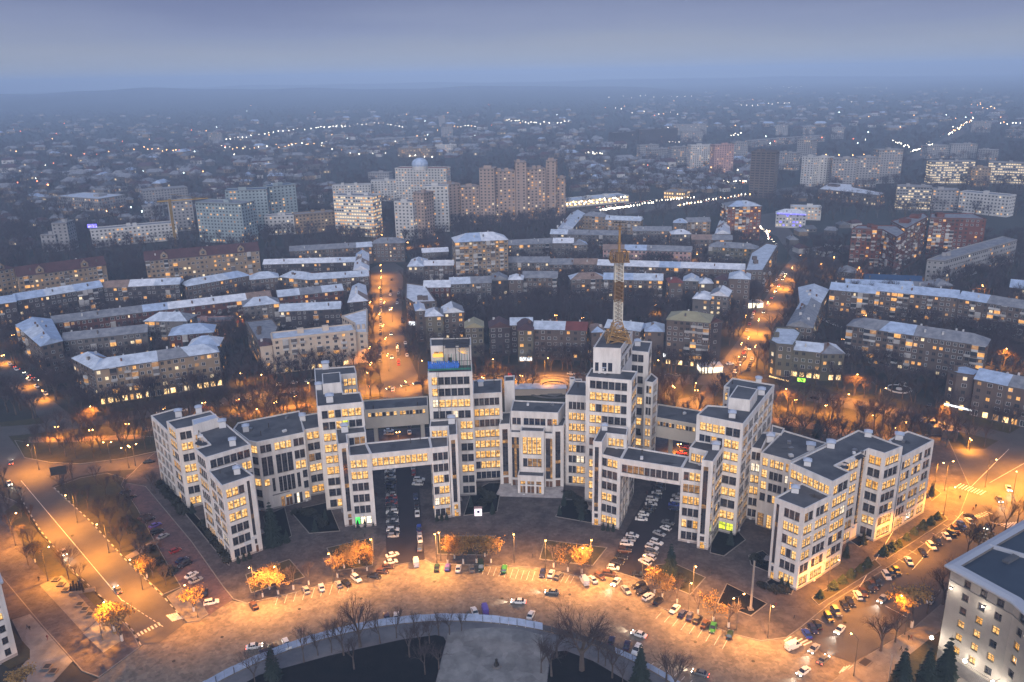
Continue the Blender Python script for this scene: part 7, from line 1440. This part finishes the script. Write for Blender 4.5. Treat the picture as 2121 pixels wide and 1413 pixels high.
for i, (x, y, z, off) in enumerate([(365, 520, 25.4, 1.3), (690, 690, 25.4, 1.3), (270, 990, 8.0, 2.4), (590, 1180, 8.0, 2.4), (850, 1350, 8.0, 2.4)]):
    if i < 2:
        t_ = (.10, .62)[i]; a, b = P[0], P[1]; d_ = (b - a).normalized(); n_ = Vector((d_.y, -d_.x)); q = a + (b - a) * t_
    else:
        t_ = (-.02, .55, 1.0)[i - 2]; a, b = P[0], P[1]; d_ = (b - a).normalized(); n_ = Vector((d_.y, -d_.x)); q = a + (b - a) * t_
    zz = (24.8, 24.8, 8.5, 8.0, 7.0)[i]; o2 = (1.5, 1.5, 3.0, 3.0, 3.0)[i]; e_ = q + n_ * o2
    t = thing('flood_lamp', ['white flood lamp high on the corner of the grey corner building', 'white flood lamp high between two windows of the grey corner building', 'dazzling white flood lamp low at the corner beside the spruces', 'dazzling white flood lamp low in the middle of the grey facade', 'dazzling white flood lamp low near the right picture edge'][i], 'flood lamp', (e_.x, e_.y, zz))
    m = MB(); m.tube((*q, zz - .2), (*e_, zz), .07, .05, 'pole', 4); m.build('bracket', t); m = MB(); m.box(e_.x, e_.y, zz + .2, .9, .5, .25, 'pole', math.atan2(d_.y, d_.x)); m.build('lamp_head', t); m = MB(); m.ball((e_.x, e_.y, zz - .05), .3 if i < 2 else .5, 'bulb_white', 8, 6); m.build('bulb', t)
    l = bpy.data.lights.new('lamp_light', 'POINT'); l.energy = (420, 420, 1300, 1300, 1100)[i]; l.color = (1, .88, .7); l.shadow_soft_size = .5; o = bpy.data.objects.new('lamp_light', l); COL.objects.link(o); o.parent = t; o.location = (n_.x * .5, n_.y * .5, -.8)
# left edge building
LB = thing('edge_building', 'pale classical building cut by the bottom left picture edge with one lit window', 'building', (*G(-60, 1330), 0)); ZL = 24.0
P = [G(*p, ZL) for p in ((-190, 1292), (2, 1208), (-30, 1120), (-260, 1180))]
if not ccw(P): P.reverse()
coll = []; mb = MB()
for i in range(4):
    a, b = P[i], P[(i + 1) % 4]; L = (b - a).length; rects = []
    nb = max(1, int(L / 4.2))
    for k in range(nb):
        u = (k + .5) / nb * L
        for r in range(6): rects.append((u - .8, u + .8, .9 + r * 3.8 + .8, .9 + r * 3.8 + 2.9, 1, 'L' if (r == 3 and k == nb - 1) else 'D', 'std'))
    wall_edge(mb, a, b, 0, ZL, rects, 'plaster', collect=coll, rec=.35, base=1.2)
mb.build('wall', LB); m = MB(); m.prism(inset(P, -.6), ZL, ZL + .6, 'cornice'); m.build('roof', LB)
for s_, me, wmb, mt in coll: o = link('window', me, LB); o.matrix_local = Matrix.Translation((-LB.location.x, -LB.location.y, 0)) @ mt
# ---- hoarding round the park: panel by panel
mat('hoarding', (.34, .43, .64), .6, .2, var=.12, vs=.6); mat('hoarding_dark', (.06, .065, .085), .7)
HF = thing('hoarding', 'pale blue grey panel hoarding curving round the park in front of the square', 'fence', (PCX, PCY + PR_, 0)); HD = thing('hoarding', 'darker mesh fence continuing the curve round the right of the park', 'fence', (PCX + PR_ * .7, PCY + PR_ * .7, 0))
def angof(x, y, cf=ID): g = G(*cf(x, y)) - Vector((PCX, PCY)); return math.atan2(g.y, g.x)
a0, a1 = angof(400, 1480), angof(1240, 852, d5); n = int(abs(a0 - a1) * PR_ / 2.6)
for i in range(n):
    t0 = a0 + (a1 - a0) * i / n; t1 = a0 + (a1 - a0) * (i + .97) / n; p = [(PCX + R_ * math.cos(t), PCY + R_ * math.sin(t)) for R_, t in ((PR_, t0), (PR_, t1), (PR_ - .08, t1), (PR_ - .08, t0))]
    if not ccw(p): p.reverse()
    m = MB(); m.prism(p, .1, 2.45 + .06 * ((i * 7) % 3), 'hoarding'); m.build('panel', HF); 
    if i % 2 == 0: m = MB(); m.box(PCX + (PR_ - .3) * math.cos(t0), PCY + (PR_ - .3) * math.sin(t0), 1.1, .12, .12, 2.2, 'steel_dark', t0); m.build('post', HF)
b0, b1 = a1, angof(1460, 1520); n = int(abs(b0 - b1) * PR_ / 2.8)
for i in range(n):
    t0 = b0 + (b1 - b0) * i / n; t1 = b0 + (b1 - b0) * (i + .94) / n; p = [(PCX + R_ * math.cos(t), PCY + R_ * math.sin(t)) for R_, t in ((PR_, t0), (PR_, t1), (PR_ - .08, t1), (PR_ - .08, t0))]
    if not ccw(p): p.reverse()
    m = MB(); m.prism(p, .1, 1.9, 'hoarding_dark' if i < 8 else 'hoarding'); m.build('panel', HD)
# joints of the pale walk: slabs
js = MB(); 
for i in range(8):
    a, b = G(*d5(640 + i * 4, 900 + i * 34)), G(*d5(1285 + i * 2, 900 + i * 34)); d_ = (b - a).normalized(); n_ = Vector((-d_.y, d_.x)) * .12; js.face([(*(a - n_), .085), (*(b - n_), .085), (*(b + n_), .085), (*(a + n_), .085)], 'cobbles_worn')
for x in (770, 925, 1080): 
    a, b = G(*d5(x, 860)), G(*d5(920 + (x - 925) * 1.1, 1300)); d_ = (b - a).normalized(); n_ = Vector((-d_.y, d_.x)) * .12; js.face([(*(a - n_), .09), (*(b - n_), .09), (*(b + n_), .09), (*(a + n_), .09)], 'cobbles_worn')
struct('paving_joints', js)
def simple(name, label, cat, parts, grp=None, loc=None):
    t = thing(name, label, cat, loc, group=grp)
    for nme, m in parts: m.build(nme, t)
    return t
# lit kiosk sign, billboard, statue, planters, huts, fountain, hatch, columns
mat('glow_white', (.9, .8, .9), .5, emis=(1, .90, .95), est=.8); mat('bronze', (.03, .028, .025), .5, .5)
g = G(*c3(420, 1250)); m = MB(); m.box(g.x, g.y, 1.9, 2.7, 1.2, 3.0, 'glow_white'); b_ = MB(); b_.box(g.x, g.y, .25, 2.2, 1, .4, 'steel_dark'); r_ = MB(); r_.box(g.x, g.y, 3.5, 3.0, 1.5, .16, 'w_pink'); d_ = MB(); d_.box(g.x + .1, g.y - .62, 2.1, .9, .05, 1.0, 'paint_dark blue'); simple('light_box', 'glowing white and pink light box by the bed left of the steps', 'light box', (('display', m), ('base', b_), ('cap', r_), ('picture', d_)), loc=(g.x, g.y, .15))
g = G(*d4(318, 372)); m = MB(); m.box(g.x, g.y, 5.6, 6.0, .4, 3.6, 'steel_dark', .3); b_ = MB(); b_.tube((g.x, g.y, 0), (g.x, g.y, 4.2), .2, .2, 'pole', 6); simple('billboard', 'dark billboard on a post at the upper left junction seen from behind', 'billboard', (('panel', m), ('post', b_)), loc=(g.x, g.y, 0))
g = G(*d5(972, 1062)); m = MB(); m.tube((g.x, g.y, .1), (g.x, g.y, .5), 1.3, 1.3, 'rustic', 12); b_ = MB(); b_.tube((g.x, g.y, .5), (g.x, g.y, 2.0), .8, .25, 'bronze', 8); b_.ball((g.x, g.y, 2.2), .4, 'bronze', 8, 6); simple('monument', 'small dark monument on a round base on the pale park walk', 'monument', (('plinth', m), ('figure', b_)), loc=(g.x, g.y, 0))
g = G(*d4(400, 950)); m = MB(); m.box(g.x + 2, g.y, .8, 7.5, 1.0, 1.0, 'pavement', .35); b_ = MB()
for i in range(5): b_.tube((g.x - 1.6 + i * 1.0, g.y, .6), (g.x - 1.3 + i * .9, g.y, 3.2 + (i % 2)), .55, .25, 'bronze', 6); b_.ball((g.x - 1.3 + i * .9, g.y, 3.5 + (i % 2)), .35, 'bronze', 6, 4)
simple('monument', 'dark sculpture group on a low pale wall beside the left road', 'monument', (('plinth', m), ('figure', b_)), loc=(g.x, g.y, 0))
for i, (x, y) in enumerate([(295, 885), (320, 910), (346, 938), (420, 1015), (446, 1041), (471, 1068), (250, 1342), (280, 1366)]):
    g = G(*d4(x, y)); m = MB(); m.frustum([(g.x + a * 1.0, g.y + b * 1.0, .3) for a, b in ((-1, -1), (1, -1), (1, 1), (-1, 1))], [(g.x + a * 1.15, g.y + b * 1.15, .85) for a, b in ((-1, -1), (1, -1), (1, 1), (-1, 1))], 'pavement'); s_ = MB(); s_.prism([(g.x - .8, g.y - .8), (g.x + .8, g.y - .8), (g.x + .8, g.y + .8), (g.x - .8, g.y + .8)], .85, .92, 'earth'); simple('planter', ORD[i] + ' square stone planter from the top on the terrace by the left road', 'planter', (('tub', m), ('soil', s_)), 'stone planters on the left terrace', loc=(g.x, g.y, 0))
for i, (x, y) in enumerate([(1410, 372), (1466, 392), (1522, 410)]):
    g = G(*d3(x, y)); m = MB(); m.box(g.x, g.y, 1.7, 6, 6.5, 3.4, 'w_brown', -.3); r_ = MB(); r_.box(g.x, g.y, 3.6, 6.6, 7.1, .25, 'r_grey', -.3); simple('hut', ['left', 'middle', 'right'][i] + ' one of three dark flat roofed huts in the right park', 'hut', (('wall', m), ('roof', r_)), 'three park huts', loc=(g.x, g.y, 0))
g = G(1147, 801); ft = thing('fountain', 'round dry fountain of concentric stone rings behind the centre', 'fountain', (g.x, g.y, 0))
for R1, R0, h_, mm in ((17, 16, .5, 'pavement'), (12, 11.2, .7, 'kerb'), (7, 6.3, .9, 'pavement')):
    m = MB()
    for k in range(40):
        a, b = k * math.tau / 40, (k + 1) * math.tau / 40; c_ = [(g.x + r * math.cos(t), g.y + r * math.sin(t)) for r, t in ((R1, a), (R1, b), (R0, b), (R0, a))]; m.face([(*p, h_) for p in c_], mm); m.face([(*c_[1], 0), (*c_[0], 0), (*c_[0], h_), (*c_[1], h_)][::-1], mm); m.face([(*c_[2], 0), (*c_[3], 0), (*c_[3], h_), (*c_[2], h_)][::-1], mm)
    m.build('basin_ring', ft)
m = MB(); m.tube((g.x, g.y, 0), (g.x, g.y, 1.6), 2.2, 1.2, 'pavement', 12); m.build('centre_stone', ft)
g = G(*d3(1265, 168)); m = MB()
for k in range(28):
    a, b = k * math.tau / 28, (k + 1) * math.tau / 28; c_ = [(g.x + r * math.cos(t), g.y + r * math.sin(t)) for r, t in ((6, a), (6, b), (5.2, b), (5.2, a))]; m.face([(*p, .5) for p in c_], 'paint_white'); m.face([(*c_[0], 0), (*c_[1], 0), (*c_[1], .5), (*c_[0], .5)], 'paint_white')
m2_ = MB(); m2_.tube((g.x, g.y, 0), (g.x, g.y, .6), 1.5, 1.5, 'paint_white', 12); simple('flower_ring', 'round white kerbed flower bed in the right park', 'flower bed', (('rim', m), ('middle', m2_)), loc=(g.x, g.y, 0))
for lab, cf, x, y, w, d, h_, mm in (('low white pavilion with lit roof edge left of the fountain', c3, 715, 432, 17, 7, 3.6, 'w_cream'), ('white tent like pavilion with banner just left of the fountain', c3, 838, 432, 25, 5, 3.2, 'glow_white'), ('brightly lit market stall at the ring street corner', e4, 1165, 1300, 12, 8, 3.4, 'shop'), ('small lit stall under the corner tower', e4, 1480, 830, 12, 8, 3.5, 'shop')):
    g = G(*cf(x, y)); m = MB(); m.box(g.x, g.y, h_ / 2, w, d, h_, mm if 'tent' not in lab else 'w_cream'); r_ = MB(); r_.box(g.x, g.y, h_ + .12, w + .8, d + .8, .24, 'r_pale'); simple('kiosk', lab, 'kiosk', (('wall', m), ('roof', r_)), loc=(g.x, g.y, 0))
g = G(*d6(540, 735)); m = MB(); m.tube((g.x, g.y, .2), (g.x, g.y, 17), .38, .3, 'ashlar', 8); b_ = MB(); b_.box(g.x, g.y, .35, 1.6, 1.6, .5, 'pavement'); simple('column', 'tall slim white column standing in the dark bed at the right', 'column', (('shaft', m), ('base', b_)), loc=(g.x, g.y, 0))
g = G(*d6(1202, 1043)); m = MB(); m.box(g.x, g.y, .35, 3.2, 2.0, .25, 'steel_dark', .7); m2_ = MB(); m2_.box(g.x, g.y, .30, 3.8, 2.6, .25, 'pavement', .7); simple('hatch', 'dark rectangular utility hatch on the bottom right pavement', 'hatch', (('lid', m), ('frame', m2_)), loc=(g.x, g.y, 0))
g = G(*d6(1335, 1160)); m = MB(); m.tube((g.x, g.y, 0), (g.x, g.y, 9), .2, .12, 'pole_pale', 6); b_ = MB(); b_.box(g.x, g.y, .3, .8, .8, .5, 'pavement'); simple('pole', 'grey pole at the bottom edge left of the three spruces', 'pole', (('shaft', m), ('base', b_)), loc=(g.x, g.y, 0))
# signs with light
def slab_sign(cf, p, q, z, hgt, mm, lab, off=.6):
    a, b = G(*cf(*p), z), G(*cf(*q), z); d_ = (b - a).normalized(); n_ = Vector((d_.y, -d_.x)); c = (a + b) / 2 + n_ * off; t = thing('shop_sign', lab, 'sign', (c.x, c.y, z)); m = MB(); m.prism([a + n_ * off, b + n_ * off, b + n_ * (off - .2), a + n_ * (off - .2)][::1], z - hgt / 2, z + hgt / 2, mm); m.build('panel', t)
    for f in (.1, .9): k = MB(); x_ = a + (b - a) * f; k.tube((*x_, z), (*(x_ + n_ * off), z), .06, .06, 'pole', 3); k.build('bracket', t)
slab_sign(e5, (312, 1225), (365, 1232), 4.5, 1.8, 'neon_green', 'bright green neon shop sign on the low olive block', 1.6); slab_sign(e5, (120, 1205), (255, 1240), 4.0, .7, 'shopfront', 'band of warm light over the rounded corner shop', 1.2); slab_sign(e3, (1010, 1185), (1108, 1188), 3.8, 2.0, 'neon_white', 'white lit lettering over the shop of the projecting olive house', 1.2); slab_sign(e4, (862, 1180), (918, 1186), 4.0, .9, 'neon_white', 'pale lit shop name below the ochre roofed block', 1.2); slab_sign(e4, (826, 1180), (848, 1184), 4.0, 2.2, 'neon_white', 'square white lit sign below the ochre roofed block', 1.2)
slab_sign(e4, (1660, 148), (1872, 158), 14.6, .7, 'led_blue', 'blue light line along the roof of the white civic building', 1.0); slab_sign(f6, (535, 908), (592, 905), 31, 3.2, 'led_blue', 'blue lit roof sign of the white striped block', 1.0); slab_sign(d3, (1505, 240), (1650, 275), 5.0, .8, 'neon_white', 'long white lit canopy of the curved block at the right park edge', 1.2); slab_sign(f8, (1048, 312), (1068, 312), 40, 2.5, 'neon_white', 'white and pink light on the corner of a far tower', 1.0)
slab_sign(e2, (1445, 820), (1492, 822), 5.0, 2.4, 'neon_white', 'cold white sign at the right kerb of the lit street', 1.0)
# blue dome on the red crowned tower
g = G(*f7(738, 450), 60); hd = zat(g.x, g.y, f7(0, 450)[1]); t = thing('roof_dome', 'pale blue dome on the crown of the red topped tower', 'dome', (g.x, g.y, hd)); m = MB(); m.tube((g.x, g.y, hd - 6), (g.x, g.y, hd), 9, 9, 'w_white', 14); m.build('drum', t); m = MB(); m.ball((g.x, g.y, hd), 9.5, 'r_blue', 14, 8, .75); m.build('dome', t)
# ---- people: one continuous skinned body each
mat('coat', (.03, .03, .035), .9); mat('coat_red', (.12, .03, .03), .9); mat('skin', (.45, .30, .22), .7)
def person_obj(seed):
    r = random.Random(seed); st = r.uniform(.12, .3)
    V = [(0, 0, .95), (0, 0, 1.18), (0, 0, 1.42), (0, 0, 1.53), (0, .01, 1.66), (-.1, 0, .9), (-.1, st, .5), (-.1, st * 1.1 - .1, .07), (.1, 0, .9), (.1, -st * .5, .5), (.1, -st * 1.5, .08), (-.2, 0, 1.4), (-.26, -st * .4, 1.13), (-.26, -.05, .88), (.2, 0, 1.4), (.26, st * .5, 1.13), (.26, .1, .9), (-.1, st + .08, .04), (.1, -st * 1.5 + .14, .04)]
    E_ = [(0, 1), (1, 2), (2, 3), (3, 4), (0, 5), (5, 6), (6, 7), (0, 8), (8, 9), (9, 10), (2, 11), (11, 12), (12, 13), (2, 14), (14, 15), (15, 16), (7, 17), (10, 18)]
    R_ = [.17, .16, .17, .06, .11, .1, .08, .05, .1, .08, .05, .07, .06, .04, .07, .06, .04, .04, .04]
    me = bpy.data.meshes.new('person'); me.from_pydata(V, E_, []); o = bpy.data.objects.new('person', me); COL.objects.link(o); me.materials.append(MATS['coat' if seed != 2 else 'coat_red'])
    sk = o.modifiers.new('skin', 'SKIN'); o.modifiers.new('smooth', 'SUBSURF').levels = 1
    if not me.skin_vertices: me.attributes  # layer comes with the modifier
    for i, v in enumerate(me.skin_vertices[0].data): v.radius = (R_[i], R_[i] * .85); v.use_root = (i == 0)
    return o
PO = [person_obj(s) for s in range(3)]
PP = [(d4, 145, 1140, 'one of two people standing on the stained paving at far left, nearer the wall'), (d4, 158, 1146, 'one of two people standing on the stained paving at far left, nearer the road'), (d4, 250, 1196, 'person walking alone below the two at far left'), (d4, 205, 886, 'person on the pavement outside the left road'), (d4, 835, 430, 'person on the parking street by the left wing'), (d5, 280, 80, 'person walking on the pavement left of the left bridge row'), (d5, 97, 322, 'person on the dark paving before the left tower'), (d5, 212, 318, 'person near the pylon of the left bridge'), (d5, 1842, 70, 'person walking under the right bridge'), (d5, 1182, 438, 'person on the paving between central lamp and trapezoid bed'), (d6, 310, 540, 'person in dark coat right of the spruce bed'), (d6, 685, 722, 'person standing by the dark bed with the column'), (d6, 792, 795, 'person crossing the paving at the right corner of the square'), (d6, 1452, 912, 'left one of a pair walking beside the grey corner building'), (d6, 1468, 910, 'right one of a pair walking beside the grey corner building'), (d6, 1408, 975, 'person in blue near the end of the tree pits'), (d6, 1748, 98, 'person waiting at the far end of the right wing'), (d6, 1825, 165, 'left one of a pair at the zebra crossing'), (d6, 1840, 150, 'right one of a pair at the zebra crossing'), (e4, 1218, 1350, 'person on the ring street pavement by the market stall')]
rp = random.Random(6)
for i, (cf, x, y, lab) in enumerate(PP):
    g = G(*cf(x, y)); src = PO[i % 3]; o = src if i < 3 else src.copy()
    if i >= 3: COL.objects.link(o)
    o.location = (g.x, g.y, .2); o.rotation_euler = (0, 0, rp.uniform(0, 6.28)); o['label'] = lab; o['category'] = 'person'; s_ = rp.uniform(.97, 1.06); o.scale = (s_, s_, s_)
# ================================================================ the air
hz = bpy.data.materials.new('haze'); hz.use_nodes = True; t = hz.node_tree; t.nodes.clear()
o_ = t.nodes.new('ShaderNodeOutputMaterial'); v_ = t.nodes.new('ShaderNodeVolumePrincipled'); t.links.new(v_.outputs[0], o_.inputs['Volume'])
v_.inputs['Color'].default_value = (.49, .68, 1.0, 1); v_.inputs['Density'].default_value = 0.00022; v_.inputs['Anisotropy'].default_value = -0.3
MATS['haze'] = hz
mb = MB(); mb.frustum([(-14000, -950, -6), (14000, -950, -6), (14000, 16000, -6), (-14000, 16000, -6)], [(-14000, -950, 215), (14000, -950, 215), (14000, 16000, 215), (-14000, 16000, 215)], 'haze')
o = mb.build('haze'); o['kind'] = 'stuff'
hz.cycles.homogeneous_volume = True
